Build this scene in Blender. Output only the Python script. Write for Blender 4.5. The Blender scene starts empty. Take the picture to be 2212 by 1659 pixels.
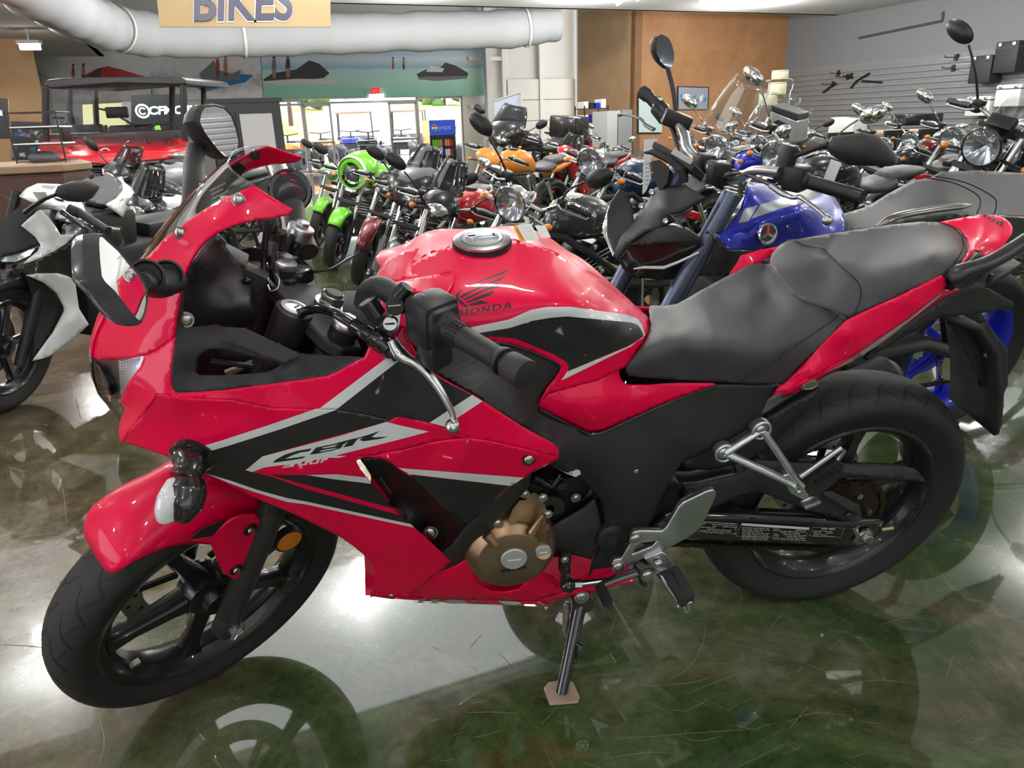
import bpy, bmesh, math, random
import numpy as np
from mathutils import Vector, Matrix
from mathutils.geometry import delaunay_2d_cdt
from math import sin, cos, pi, radians
random.seed(7)
SC = bpy.context.scene
COL = SC.collection
# ------------------------------------------------------------------ camera
F_PX = 1595.09
CAM = np.array([-0.97196, -1.44759, 1.13985])
def _rx(a): c, s = cos(a), sin(a); return np.array([[1, 0, 0], [0, c, -s], [0, s, c]])
def _ry(a): c, s = cos(a), sin(a); return np.array([[c, 0, s], [0, 1, 0], [-s, 0, c]])
def _rz(a): c, s = cos(a), sin(a); return np.array([[c, -s, 0], [s, c, 0], [0, 0, 1]])
RM = _rz(-0.171936) @ _rx(-0.34333) @ _ry(0.035450)      # columns: right, forward, up
camd = bpy.data.cameras.new('camera'); cam = bpy.data.objects.new('camera', camd); COL.objects.link(cam)
camd.sensor_width = 36; camd.lens = F_PX * 36 / 2212; camd.clip_end = 300; camd.clip_start = .05
m4 = Matrix.Identity(4)
for i in range(3):
    m4[i][0] = RM[i, 0]; m4[i][1] = RM[i, 2]; m4[i][2] = -RM[i, 1]; m4[i][3] = CAM[i]
cam.matrix_world = m4
SC.camera = cam
# ------------------------------------------------------------------ view, world, light
SC.view_settings.view_transform = 'Standard'; SC.view_settings.look = 'None'
SC.view_settings.gamma = 1; SC.view_settings.use_curve_mapping = False
SC.view_settings.exposure = 0.2
wd = bpy.data.worlds.new('world'); SC.world = wd; wd.use_nodes = True
bgn = wd.node_tree.nodes['Background']
bgn.inputs[0].default_value = (.86, .93, 1, 1); bgn.inputs[1].default_value = 4.
SC.cycles.max_bounces = 8; SC.cycles.diffuse_bounces = 3; SC.cycles.glossy_bounces = 4
SC.cycles.transparent_max_bounces = 16; SC.cycles.caustics_reflective = False; SC.cycles.caustics_refractive = False
SC.cycles.sample_clamp_indirect = 6
def area(name, loc, size, power, color=(1, 1, 1), rot=(0, 0, 0), sy=None):
    l = bpy.data.lights.new(name, 'AREA'); l.energy = power; l.color = color; l.size = size
    if sy: l.shape = 'RECTANGLE'; l.size_y = sy
    o = bpy.data.objects.new(name, l); COL.objects.link(o); o.location = loc; o.rotation_euler = rot
    return o
CEIL = 2.8
PHI = radians(12.4)                                           # the room's axes are turned against the bikes
def RO(a, b, z=0.): return Vector((a * cos(PHI) - b * sin(PHI), a * sin(PHI) + b * cos(PHI), z))
# added fill from behind the camera, then daylight from the shop window at left
area('front_fill', RO(-2.0, -6.3, 1.5), 6, 38, (.86, .93, 1), (radians(90), 0, PHI), 2.2)
area('daylight_side', RO(-7.35, -.5, 1.4), 4, 80, (.80, .84, 1), (radians(90), 0, PHI - pi / 2), 1.9)
SPOTS = []
for i, b_ in enumerate((-3.8, -1.8, .2, 2.2, 4.4, 6.8, 9.4)):
    for j, a_ in enumerate((-5.2, -2.6, -.2, 2.2, 4.8, 7.8)):
        SPOTS.append(RO(a_ + (.35 if i % 2 else -.25), b_ + .15 * (j % 2), CEIL))
for p_ in SPOTS:
    l_ = bpy.data.lights.new('ceiling_light', 'POINT'); l_.energy = 16 + max(0, (p_.y - 2)) * 10; l_.color = (1, .97, .93); l_.shadow_soft_size = .06
    o_ = bpy.data.objects.new('ceiling_light', l_); COL.objects.link(o_); o_.location = p_ - Vector((0, 0, .32))
# ------------------------------------------------------------------ unprojection and frames
def ray(px, py): return RM @ np.array([(px - 1106) / F_PX, 1, -(py - 829.5) / F_PX])
def ground(px, py, z=0.):
    d = ray(px, py); return Vector(CAM + d * (z - CAM[2]) / d[2])
def at_depth(px, py, Y):                                     # point on the plane world y = Y
    d = ray(px, py); return Vector(CAM + d * (Y - CAM[1]) / d[1])
class Frame:
    """A thing's own axes; pt() turns a pixel plus its distance left of the centre plane (mm) into a local point."""
    def __init__(s, loc, R): s.o = np.array(loc, float); s.R = np.array(R, float)
    def pt(s, px, py, d):
        c = s.R.T @ (CAM - s.o); r = s.R.T @ ray(px, py)
        return c + r * ((-d / 1000.) - c[1]) / r[1]
    def pts(s, arr):
        arr = np.asarray(arr, float); r = np.stack([(arr[:, 0] - 1106) / F_PX, np.ones(len(arr)), -(arr[:, 1] - 829.5) / F_PX], 1) @ RM.T @ s.R
        c = s.R.T @ (CAM - s.o); return c + r * ((-arr[:, 2:3] / 1000. - c[1]) / r[:, 1:2])
    def matrix(s):
        m = Matrix.Identity(4)
        for i in range(3):
            for j in range(3): m[i][j] = s.R[i, j]
            m[i][3] = s.o[i]
        return m
def K(ox, oy, sc): return lambda L: [((ox + p[0] / sc), (oy + p[1] / sc)) + tuple(p[2:]) for p in L]
# ------------------------------------------------------------------ materials
MATS = {}
def mat(name, col, rough=.5, metal=0., coat=0., noise=0., nscale=30., bump=0., bscale=200., trans=0., ior=1.45, emit=0., alpha=1., spec=.5, coat_r=.03):
    if name in MATS: return MATS[name]
    m = bpy.data.materials.new(name); m.use_nodes = True; nt = m.node_tree; b = nt.nodes['Principled BSDF']
    I = b.inputs
    I['Base Color'].default_value = (*col, 1); I['Roughness'].default_value = rough; I['Metallic'].default_value = metal
    I['Coat Weight'].default_value = coat; I['Coat Roughness'].default_value = coat_r; I['Transmission Weight'].default_value = trans
    I['IOR'].default_value = ior; I['Alpha'].default_value = alpha; I['Specular IOR Level'].default_value = spec
    if emit: I['Emission Color'].default_value = (*col, 1); I['Emission Strength'].default_value = emit
    tc = nt.nodes.new('ShaderNodeTexCoord')
    if noise or not bump:
        n = nt.nodes.new('ShaderNodeTexNoise'); n.inputs['Scale'].default_value = nscale; n.inputs['Detail'].default_value = 3
        nt.links.new(tc.outputs['Object'], n.inputs['Vector'])
        mp = nt.nodes.new('ShaderNodeMapRange'); k = noise or .03
        mp.inputs['To Min'].default_value = max(0, rough - k * .5); mp.inputs['To Max'].default_value = rough + k * .5
        nt.links.new(n.outputs['Fac'], mp.inputs['Value']); nt.links.new(mp.outputs['Result'], I['Roughness'])
    if bump:
        n = nt.nodes.new('ShaderNodeTexNoise'); n.inputs['Scale'].default_value = bscale; n.inputs['Detail'].default_value = 2
        bp = nt.nodes.new('ShaderNodeBump'); bp.inputs['Strength'].default_value = bump; bp.inputs['Distance'].default_value = .002
        nt.links.new(tc.outputs['Object'], n.inputs['Vector']); nt.links.new(n.outputs['Fac'], bp.inputs['Height']); nt.links.new(bp.outputs['Normal'], I['Normal'])
    MATS[name] = m; return m
RED = mat('red_paint', (.86, .0, .062), .38, coat=.32, spec=.2)
WHITE = mat('white_paint', (.74, .78, .78), .35, coat=.8)
BLKP = mat('black_paint', (.012, .012, .014), .25, coat=1)
BLKM = mat('black_satin_decal', (.018, .018, .02), .42, coat=.25)
BLKT = mat('black_textured_plastic', (.026, .026, .028), .46, bump=.5, bscale=900)
BLK = mat('black_plastic', (.016, .016, .018), .42)
BLKD = mat('dark_interior', (.006, .006, .007), .6)
GLOSSB = mat('gloss_black_metal', (.01, .01, .012), .14, coat=.6)
RUB = mat('tyre_rubber', (.022, .022, .023), .62, noise=.15, nscale=12, bump=.25, bscale=500)
GRIPM = mat('grip_rubber', (.018, .018, .019), .4, bump=.4, bscale=700)
SEATM = mat('seat_vinyl', (.050, .051, .056), .42, bump=.35, bscale=1400)
SIL = mat('silver_cast_aluminium', (.58, .6, .62), .34, metal=1, noise=.1)
ALU = mat('brushed_aluminium', (.62, .64, .66), .22, metal=1, noise=.1, nscale=60)
CHR = mat('chrome', (.85, .87, .9), .05, metal=1)
BRZ = mat('bronze_engine_cover', (.34, .22, .12), .36, metal=.85, noise=.12)
BRZ2 = mat('bronze_machined', (.25, .185, .115), .42, metal=.8)
STEEL = mat('zinc_bolt', (.55, .56, .55), .28, metal=1)
WHEELM = mat('black_wheel_paint', (.014, .014, .016), .28, coat=.3)
CHAINM = mat('rusty_chain', (.055, .035, .022), .5, metal=.7, bump=.5)
MIRR = mat('mirror_glass', (.9, .92, .93), .01, metal=1)
AMBER = mat('amber_lens', (.85, .25, .02), .15, coat=1)
REDL = mat('red_lens', (.5, .01, .01), .15, coat=1)
CLEARL = mat('frosted_lens', (.75, .77, .78), .18, coat=1)
PAPER = mat('white_label', (.78, .79, .78), .5)
INKG = mat('label_grey_print', (.45, .46, .47), .5)
ORNG = mat('label_orange', (.9, .3, .02), .45)
def glass(name, col, alpha, rough=.02):
    """thin clear plastic: sharp reflections over a mostly see-through sheet"""
    if name in MATS: return MATS[name]
    m = bpy.data.materials.new(name); m.use_nodes = True; nt = m.node_tree; nt.nodes.clear()
    o = nt.nodes.new('ShaderNodeOutputMaterial'); t = nt.nodes.new('ShaderNodeBsdfTransparent'); g = nt.nodes.new('ShaderNodeBsdfGlossy')
    mx = nt.nodes.new('ShaderNodeMixShader'); f = nt.nodes.new('ShaderNodeLayerWeight'); f.inputs['Blend'].default_value = .5
    pw = nt.nodes.new('ShaderNodeMath'); pw.operation = 'POWER'; pw.inputs[1].default_value = 5; nt.links.new(f.outputs['Facing'], pw.inputs[0])
    mr = nt.nodes.new('ShaderNodeMapRange'); mr.inputs['To Min'].default_value = alpha; mr.inputs['To Max'].default_value = .9
    t.inputs[0].default_value = (*col, 1); g.inputs['Roughness'].default_value = rough; g.inputs[0].default_value = (1, 1, 1, 1)
    nt.links.new(pw.outputs[0], mr.inputs['Value']); nt.links.new(mr.outputs[0], mx.inputs[0])
    nt.links.new(t.outputs[0], mx.inputs[1]); nt.links.new(g.outputs[0], mx.inputs[2]); nt.links.new(mx.outputs[0], o.inputs[0])
    MATS[name] = m; return m
SCREEN = glass('clear_screen', (.86, .88, .88), .06)
SMOKE = glass('smoked_screen', (.25, .26, .28), .07)
LENSG = glass('headlamp_lens', (.8, .82, .84), .08)
def carbon():
    m = bpy.data.materials.new('carbon_textured_black'); m.use_nodes = True; nt = m.node_tree; b = nt.nodes['Principled BSDF']
    b.inputs['Roughness'].default_value = .38; tc = nt.nodes.new('ShaderNodeTexCoord'); ck = nt.nodes.new('ShaderNodeTexChecker')
    mp = nt.nodes.new('ShaderNodeMapping'); mp.inputs['Rotation'].default_value = (0, radians(40), 0)
    ck.inputs['Scale'].default_value = 330; ck.inputs['Color1'].default_value = (.032, .032, .034, 1); ck.inputs['Color2'].default_value = (.012, .012, .013, 1)
    nt.links.new(tc.outputs['Object'], mp.inputs[0]); nt.links.new(mp.outputs[0], ck.inputs[0]); nt.links.new(ck.outputs[0], b.inputs['Base Color'])
    return m
CARB = carbon()
# ------------------------------------------------------------------ object helpers
def link(o, parent=None):
    COL.objects.link(o)
    if parent is not None: o.parent = parent
    return o
def thing(name, label=None, cat=None, group=None, loc=(0, 0, 0), rot=(0, 0, 0), kind=None):
    o = bpy.data.objects.new(name, None); COL.objects.link(o); o.location = loc; o.rotation_euler = rot
    o.empty_display_size = .1
    return tag(o, label, cat, group, kind)
def tag(o, label=None, cat=None, group=None, kind=None):
    if label: o['label'] = label
    if cat: o['category'] = cat
    if group: o['group'] = group
    if kind: o['kind'] = kind
    return o
class MB:
    """collects shapes into one mesh"""
    def __init__(s): s.v = []; s.f = []; s.m = []; s.mats = []
    def mi(s, m):
        if m not in s.mats: s.mats.append(m)
        return s.mats.index(m)
    def add(s, vs, fs, m):
        k = len(s.v); s.v += [tuple(map(float, v)) for v in vs]; i = s.mi(m)
        for f in fs: s.f.append([a + k for a in f]); s.m.append(i)
        return s
    def box(s, c, size, m, R=None, bev=0):
        hx, hy, hz = [a / 2 for a in size]; P = []
        if bev:
            b = min(bev, hx * .49, hy * .49, hz * .49); bm = bmesh.new(); bmesh.ops.create_cube(bm, size=1)
            for v in bm.verts: v.co = Vector((v.co.x * size[0], v.co.y * size[1], v.co.z * size[2]))
            bmesh.ops.bevel(bm, geom=list(bm.edges), offset=b, segments=2, profile=.5, affect='EDGES')
            P = [np.array(v.co) for v in bm.verts]; fs = [[v.index for v in f.verts] for f in bm.faces]; bm.free()
        else:
            P = [np.array((x * hx, y * hy, z * hz)) for x in (-1, 1) for y in (-1, 1) for z in (-1, 1)]
            fs = [[0, 1, 3, 2], [4, 6, 7, 5], [0, 4, 5, 1], [2, 3, 7, 6], [0, 2, 6, 4], [1, 5, 7, 3]]
        if R is not None: P = [np.asarray(R) @ p for p in P]
        return s.add([p + np.array(c) for p in P], fs, m)
    def tube(s, pts, r, m, n=10, caps=True, closed=False, flat=1.):
        pts = [np.array(p, float) for p in pts]; N = len(pts)
        rs = r if hasattr(r, '__len__') else [r] * N
        prev = None; rings = []
        for i, p in enumerate(pts):
            if closed: t = pts[(i + 1) % N] - pts[i - 1]
            else: t = pts[min(i + 1, N - 1)] - pts[max(i - 1, 0)]
            t = t / (np.linalg.norm(t) + 1e-9)
            if prev is None:
                a = np.array([0, 0, 1.]) if abs(t[2]) < .9 else np.array([1., 0, 0])
                u = np.cross(t, a); u /= np.linalg.norm(u)
            else:
                u = prev - t * (prev @ t); u /= (np.linalg.norm(u) + 1e-9)
            prev = u; w = np.cross(t, u)
            rings.append([p + rs[i] * (cos(2 * pi * k / n) * u + flat * sin(2 * pi * k / n) * w) for k in range(n)])
        vs = [q for R_ in rings for q in R_]; fs = []
        for i in range(N if closed else N - 1):
            j = (i + 1) % N
            for k in range(n): fs.append([i * n + k, i * n + (k + 1) % n, j * n + (k + 1) % n, j * n + k])
        if caps and not closed: fs += [list(range(n))[::-1], [(N - 1) * n + k for k in range(n)]]
        return s.add(vs, fs, m)
    def cyl(s, a, b, r, m, n=20, r2=None, bev=0.):
        a = np.array(a, float); b = np.array(b, float); r2 = r if r2 is None else r2
        if bev:
            L = np.linalg.norm(b - a); t = (b - a) / L; e = min(bev, L * .45)
            return s.tube([a, a + t * e * .3, a + t * e, b - t * e, b - t * e * .3, b], [r - e, r - e * .3, r, r2, r2 - e * .3, r2 - e], m, n)
        return s.tube([a, b], [r, r2], m, n)
    def lathe(s, prof, m, c=(0, 0, 0), R=None, n=48, a0=0, a1=2 * pi):
        """prof: (radius, along axis y)"""
        full = abs(a1 - a0 - 2 * pi) < 1e-6; N = n if full else n + 1; vs = []; fs = []
        for (r, y) in prof:
            for k in range(N):
                a = a0 + (a1 - a0) * k / n; v = np.array([r * cos(a), y, r * sin(a)])
                if R is not None: v = np.asarray(R) @ v
                vs.append(v + np.array(c))
        for i in range(len(prof) - 1):
            for k in range(n): fs.append([i * N + k, i * N + (k + 1) % N, (i + 1) * N + (k + 1) % N, (i + 1) * N + k])
        return s.add(vs, fs, m)
    def sphere(s, c, r, m, n=16, sc=(1, 1, 1), R=None):
        prof = [(r * cos(a), r * sin(a)) for a in np.linspace(-pi / 2, pi / 2, n // 2 + 1)]
        S = np.diag(sc); S = S if R is None else np.asarray(R) @ S
        return s.lathe(prof, m, c, S, n)
    def loft(s, secs, m, caps=True, closed=True):
        n = len(secs[0]); vs = [p for q in secs for p in q]; fs = []
        for i in range(len(secs) - 1):
            for k in range(n if closed else n - 1): fs.append([i * n + k, i * n + (k + 1) % n, (i + 1) * n + (k + 1) % n, (i + 1) * n + k])
        if caps and closed: fs += [list(range(n))[::-1], [(len(secs) - 1) * n + k for k in range(n)]]
        return s.add(vs, fs, m)
    def plate(s, poly, n, th, m):
        """extrude a closed 3D polygon along n by th"""
        n = np.array(n, float); n /= np.linalg.norm(n); P = [np.array(p, float) for p in poly]; k = len(P)
        vs = P + [p + n * th for p in P]
        return s.add(vs, [list(range(k)), [k + i for i in range(k)][::-1]] + [[i, k + i, k + (i + 1) % k, (i + 1) % k] for i in range(k)], m)
    def xf(s, M, k=0):
        M = np.array(M)
        for i in range(k, len(s.v)):
            v = M[:3, :3] @ np.array(s.v[i]) + M[:3, 3]; s.v[i] = tuple(v)
        return s
    def build(s, name, parent=None, smooth=35, bevel=0, solid=0, offs=-1, sub=0, mirror=False):
        me = bpy.data.meshes.new(name); me.from_pydata(s.v, [], s.f)
        for m in s.mats: me.materials.append(m)
        me.polygons.foreach_set('material_index', s.m)
        bm = bmesh.new(); bm.from_mesh(me)
        if mirror:
            g = bmesh.ops.duplicate(bm, geom=bm.verts[:] + bm.edges[:] + bm.faces[:]); 
            for e in g['geom']:
                if isinstance(e, bmesh.types.BMVert): e.co.y = -e.co.y
            bmesh.ops.reverse_faces(bm, faces=[e for e in g['geom'] if isinstance(e, bmesh.types.BMFace)])
        if not solid: bmesh.ops.recalc_face_normals(bm, faces=bm.faces)
        bm.to_mesh(me); bm.free()
        if smooth:
            me.polygons.foreach_set('use_smooth', [True] * len(me.polygons))
            me.set_sharp_from_angle(angle=radians(smooth))
        o = bpy.data.objects.new(name, me); link(o, parent)
        if solid:
            md = o.modifiers.new('thickness', 'SOLIDIFY'); md.thickness = solid; md.offset = offs
        if bevel:
            md = o.modifiers.new('bevel', 'BEVEL'); md.width = bevel; md.segments = 2; md.limit_method = 'ANGLE'; md.angle_limit = radians(40)
        if sub:
            md = o.modifiers.new('sub', 'SUBSURF'); md.levels = sub; md.render_levels = sub
        return o
def cr(pts, n=6, closed=False):
    """Catmull-Rom through points"""
    P = [np.array(p, float) for p in pts]; N = len(P); out = []
    rng = range(N) if closed else range(N - 1)
    for i in rng:
        p0 = P[(i - 1) % N] if closed else P[max(i - 1, 0)]; p1 = P[i]; p2 = P[(i + 1) % N]; p3 = P[(i + 2) % N] if closed else P[min(i + 2, N - 1)]
        for k in range(n):
            t = k / n; out.append(.5 * ((2 * p1) + (-p0 + p2) * t + (2 * p0 - 5 * p1 + 4 * p2 - p3) * t * t + (-p0 + 3 * p1 - 3 * p2 + p3) * t ** 3))
    if not closed: out.append(P[-1])
    return out
# ------------------------------------------------------------------ traced shell panels
class TPS:
    def __init__(s, P, lam=2e-3):
        P = np.array([list(p[:3]) + [p[3] if len(p) > 3 else lam] for p in P], float); key = {}
        for p in P: key[(round(p[0]), round(p[1]))] = p
        P = np.array(list(key.values())); s.x = P[:, :2] / 100.; n = len(P)
        d = np.linalg.norm(s.x[:, None] - s.x[None], axis=2); A = np.zeros((n + 3, n + 3))
        A[:n, :n] = s.U(d) + np.diag(P[:, 3]); A[:n, n] = 1; A[:n, n + 1:] = s.x; A[n, :n] = 1; A[n + 1:, :n] = s.x.T
        b = np.zeros(n + 3); b[:n] = P[:, 2]; s.w = np.linalg.lstsq(A, b, rcond=None)[0]
    @staticmethod
    def U(r): return np.where(r > 1e-9, r * r * np.log(r + 1e-12), 0.)
    def __call__(s, q):
        q = np.asarray(q, float)[:, :2] / 100.; d = np.linalg.norm(q[:, None] - s.x[None], axis=2)
        n = len(s.x); return s.U(d) @ s.w[:n] + s.w[n] + q @ s.w[n + 1:]
def inpoly(q, poly):
    x, y = q[:, 0], q[:, 1]; r = np.zeros(len(q), bool); P = np.array([p[:2] for p in poly], float)
    for i in range(len(P)):
        x1, y1 = P[i - 1]; x2, y2 = P[i]
        c = ((y1 > y) != (y2 > y)); t = np.where(c, (x2 - x1) * (y - y1) / (y2 - y1 + 1e-12) + x1, 0); r ^= c & (x < t)
    return r
def patch(mb, fr, outline, m, inner=(), decals=(), step=7., lift=0., lam=2e-3, fn=None):
    """fr: Frame; outline/inner: (px, py, mm left of centre); decals: (pixel polygon, material or None=hole)"""
    f = fn or TPS(list(outline) + list(inner), lam)
    o = np.array([p[:2] for p in outline], float); lo, hi = o.min(0), o.max(0)
    pts = [tuple(p) for p in o]; edges = [(i, (i + 1) % len(o)) for i in range(len(o))]
    for poly, dm in decals:
        k = len(pts); n = len(poly); pts += [(p[0] + .013, p[1] + .017) for p in poly]; edges += [(k + i, k + (i + 1) % n) for i in range(n)]
    gx, gy = np.meshgrid(np.arange(lo[0] + step / 2, hi[0], step), np.arange(lo[1] + step / 2, hi[1], step))
    gx[::2] += step / 2; g = np.stack([gx.ravel(), gy.ravel()], 1); g = g[inpoly(g, o)]
    seg = np.array([np.linspace(pts[a], pts[b], max(2, int(math.dist(pts[a], pts[b]) / step) + 1))[:, :] for a, b in []]) if 0 else None
    allseg = np.concatenate([np.linspace(pts[a], pts[b], max(2, int(math.dist(pts[a], pts[b]) / (step * .7)) + 2)) for a, b in edges])
    if len(g):
        keep = np.ones(len(g), bool)
        for i in range(0, len(allseg), 400):
            keep &= (np.linalg.norm(g[:, None] - allseg[None, i:i + 400], axis=2).min(1) > step * .45)
        g = g[keep]
    # split long edges
    P2 = []; E2 = []
    base = list(pts); P2 = base[:]
    for a, b in edges:
        k = int(math.dist(pts[a], pts[b]) / step)
        prev = a
        for j in range(1, k + 1):
            if k == 0: break
            t = j / (k + 1); P2.append((pts[a][0] + (pts[b][0] - pts[a][0]) * t, pts[a][1] + (pts[b][1] - pts[a][1]) * t)); E2.append((prev, len(P2) - 1)); prev = len(P2) - 1
        E2.append((prev, b))
    P2 += [tuple(p) for p in g]
    vs, es, fs = delaunay_2d_cdt([Vector(p) for p in P2], E2, [], 0, 1e-4)[:3]
    V = np.array([tuple(v) for v in vs]); F = [list(t) for t in fs]
    cen = np.array([V[t].mean(0) for t in F]); ins = inpoly(cen, o); idx = [m] * len(F)
    hole = np.zeros(len(F), bool)
    for poly, dm in decals:
        q = inpoly(cen, poly)
        for i in np.nonzero(q)[0]: idx[i] = dm; hole[i] = dm is None
    dz = f(V) + lift; W = fr.pts(np.column_stack([V, dz]))
    cd = fr.R.T @ (CAM - fr.o)
    k = len(mb.v); mb.v += [tuple(w) for w in W]
    for i, t in enumerate(F):
        if not ins[i] or hole[i]: continue
        a, b, c = W[t[0]], W[t[1]], W[t[2]]; n = np.cross(b - a, c - a)
        if n @ (cd - a) < 0: t = t[::-1]
        mb.f.append([j + k for j in t]); mb.m.append(mb.mi(idx[i]))
    return f
def clean(o):
    bm = bmesh.new(); bm.from_mesh(o.data); bmesh.ops.delete(bm, geom=[v for v in bm.verts if not v.link_faces], context='VERTS'); bm.to_mesh(o.data); bm.free()
def shell(name, fr, parts, parent, solid=.0025, smooth=60, mirror=False, **kw):
    """parts: list of (outline, inner, material, decals)"""
    mb = MB(); fns = []
    for p in parts: fns.append(patch(mb, fr, p[0], p[2], p[1], p[3] if len(p) > 3 else (), **kw))
    o = mb.build(name, parent, smooth=smooth, solid=solid)
    clean(o)
    if mirror:
        o2 = MB(); o2.v = [(x, -y * mirror, z - (.035 if mirror < .95 else 0)) for x, y, z in mb.v]; o2.f = [f[::-1] for f in mb.f]; o2.m = mb.m; o2.mats = mb.mats
        clean(o2.build(name, parent, smooth=smooth, solid=solid))
    o['_'] = 0; del o['_']
    return o, fns
# ================================================================== HERO: red sport bike
LAM = 0.235731; STEER = 0.629478
hero = thing('sport_motorcycle', 'red sport bike with white and black stripes leaning on its stand nearest the camera', 'motorcycle', rot=(LAM, 0, 0))
HF = Frame((0, 0, 0), _rx(LAM))
rake = radians(25.3); SAX = np.array([sin(rake), 0, cos(rake)]); SA0 = np.array([-1.478, 0, 0])
def axrot(u, a):
    u = np.array(u, float) / np.linalg.norm(u)
    k = np.array([[0, -u[2], u[1]], [u[2], 0, -u[0]], [-u[1], u[0], 0]]); return np.eye(3) + sin(a) * k + (1 - cos(a)) * k @ k
SR = axrot(SAX, STEER)
def steer(p): return SR @ (np.array(p, float) - SA0) + SA0
M_ST = np.eye(4); M_ST[:3, :3] = SR; M_ST[:3, 3] = SA0 - SR @ SA0
class SFrame(Frame):                              # steered axes, results given in the bike's axes
    def pt(s, px, py, d):
        Rw = HF.R @ SR; c = Rw.T @ (CAM - HF.R @ SA0) + SA0; r = Rw.T @ ray(px, py)
        return steer(c + r * ((-d / 1000.) - c[1]) / r[1])
    def pts(s, arr): return np.array([s.pt(*a[:3]) for a in arr])
SFr = SFrame((0, 0, 0), HF.R)
A4 = K(180, 290, 4); B4 = K(180, 660, 4); C4 = K(600, 560, 4); D4 = K(660, 880, 4); E4 = K(800, 440, 4); F4 = K(1150, 560, 4); G4 = K(1640, 440, 4); H4 = K(1000, 1000, 4)
R3 = K(1480, 780, 3.19); W3 = K(60, 1100, 3.253); J3 = K(0, 1000, 2.962); L3 = K(1400, 780, 2.962)
def P(px, py, d): return HF.pt(px, py, d)
def PK(k, x, y, d): q = k([(x, y)])[0]; return HF.pt(q[0], q[1], d)
# ---------------- wheels
def wheel(parent, R_, hw, rimr, rimw, mtyre, mrim, nsp=5, side=-1, spoke_w=.020, twin=False, Mx=None, name='wheel', label=None, a_off=0., grooves=True, disc=.14, det=64):
    w = MB(); b = rimr; k = rimw
    w.lathe([(b + .008, -k), (b + .010, -k - .004), (b + .004, -k - .007), (b - .004, -k - .003), (b - .012, -k + .008), (b - .020, -k + .02), (b - .026, -k * .4), (b - .028, 0), (b - .026, k * .4), (b - .020, k - .02), (b - .012, k - .008), (b - .004, k + .003), (b + .004, k + .007), (b + .010, k + .004), (b + .008, k)], mrim, n=det)
    w.lathe([(.0, -.052), (.026, -.052), (.03, -.048), (.034, -.03), (.05, -.026), (.052, 0), (.05, .026), (.034, .03), (.03, .048), (0, .052)], mrim, n=28)
    for i in range(nsp):
        a = a_off + 2 * pi * i / nsp; c, s_ = cos(a), sin(a)
        for da in ((-.16, .16) if twin else (0,)):
            secs = []
            for (r, wd, th, an) in ((.034, .024, .022, .3), (.08, .017, .02, .55), (.15, .014, .017, .85), (b - .03, .019, .018, 1.), (b - .018, .027, .022, 1.05)):
                aa = a + da * an; cx, cz = cos(aa), sin(aa); tx, tz = -sin(aa), cos(aa)
                ww = wd * (spoke_w / .020)
                secs.append([np.array([r * cx + u * ww * tx, v * th, r * cz + u * ww * tz]) for u, v in ((-1, -.55), (-.75, -1), (.75, -1), (1, -.55), (1, .55), (.75, 1), (-.75, 1), (-1, .55))])
            w.loft(secs, mrim)
    t = MB(); n = 20; rm = R_ - .43 * (R_ - b); prof = [(b - .004, -k + .004), (b + .006, -k - .003)]
    for i in range(n + 1):
        a = -pi * .62 + i / n * pi * 1.24; y = hw * sin(a) / 1.0; r = rm + (R_ - rm) * cos(a)
        if r > b + .012: prof.append((r, y))
    prof += [(b + .006, k + .003), (b - .004, k - .004)]
    t.lathe(prof, mtyre, n=max(det, 24) + 32)
    if grooves:
        for i in range(30):                       # sipes cut as thin dark strips lying in the tread
            a0 = 2 * pi * i / 30
            for sd in (-1, 1):
                for (u0, u1, sk, wd_) in ((.16, 1.12, .30, .0032), (.55, .95, -.10, .0022)):
                    da = (.5 if wd_ < .003 else 0) * 2 * pi / 30; q = []
                    for j in range(7):
                        u = u0 + (u1 - u0) * j / 6; y = sd * hw * sin(u); r = rm + (R_ - rm) * cos(u) + .0004
                        an = a0 + da + sk * (u - u0) + .1 * sd + .06 * sin(4 * u)
                        q.append((r, y, an))
                    vs = []; 
                    for r, y, an in q:
                        for e in (-1, 1): vs.append((r * cos(an + e * wd_ / r), y, r * sin(an + e * wd_ / r)))
                    t.add(vs, [[2 * j, 2 * j + 1, 2 * j + 3, 2 * j + 2] for j in range(6)], BLKD)
        for y in (-.004, .004)[:0]: pass
    if Mx is not None: w.xf(Mx); t.xf(Mx)
    wo = w.build(name, parent, 40); to = t.build('tyre', wo, 50)
    return wo, to
def disc(parent, r0, r1, y, Mx, m=STEEL, name='brake_disc', holes=30):
    d = MB(); n = 60
    rr = [(r1 * (1 + .02 * sin(k * 2 * pi / 10 * (60 / 60) * 1.0 * 10 / 1 * .1 * 6)), 0) for k in range(n)]
    d.lathe([(r0, y - .002), (r1, y - .002), (r1, y + .002), (r0, y + .002), (r0, y - .002)], m, n=60)
    for k in range(holes):
        a = 2 * pi * k / holes; rad = r0 + (r1 - r0) * (.3 + .4 * (k % 2)); c = np.array([rad * cos(a), y, rad * sin(a)])
        d.cyl(c - [0, .0024, 0], c + [0, .0024, 0], .0045, BLKD, 8)
    for k in range(5):
        a = 2 * pi * k / 5 + .3
        d.box((.5 * (r0 + .04) * cos(a), y, .5 * (r0 + .04) * sin(a)), (r0 - .03, .006, .016), BLK, _ry(-a))
    d.xf(Mx); return d.build(name, parent, 40)
M_F = M_ST @ np.array([[1, 0, 0, -1.38], [0, 1, 0, 0], [0, 0, 1, .293], [0, 0, 0, 1.]])
M_R = np.array([[1, 0, 0, 0], [0, 1, 0, 0], [0, 0, 1, .312], [0, 0, 0, 1.]])
fw, ft = wheel(hero, .293, .055, .216, .036, RUB, WHEELM, 5, Mx=M_F, name='front_wheel', a_off=.55, twin=False)
disc(fw, .105, .148, .052, M_F)
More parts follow.
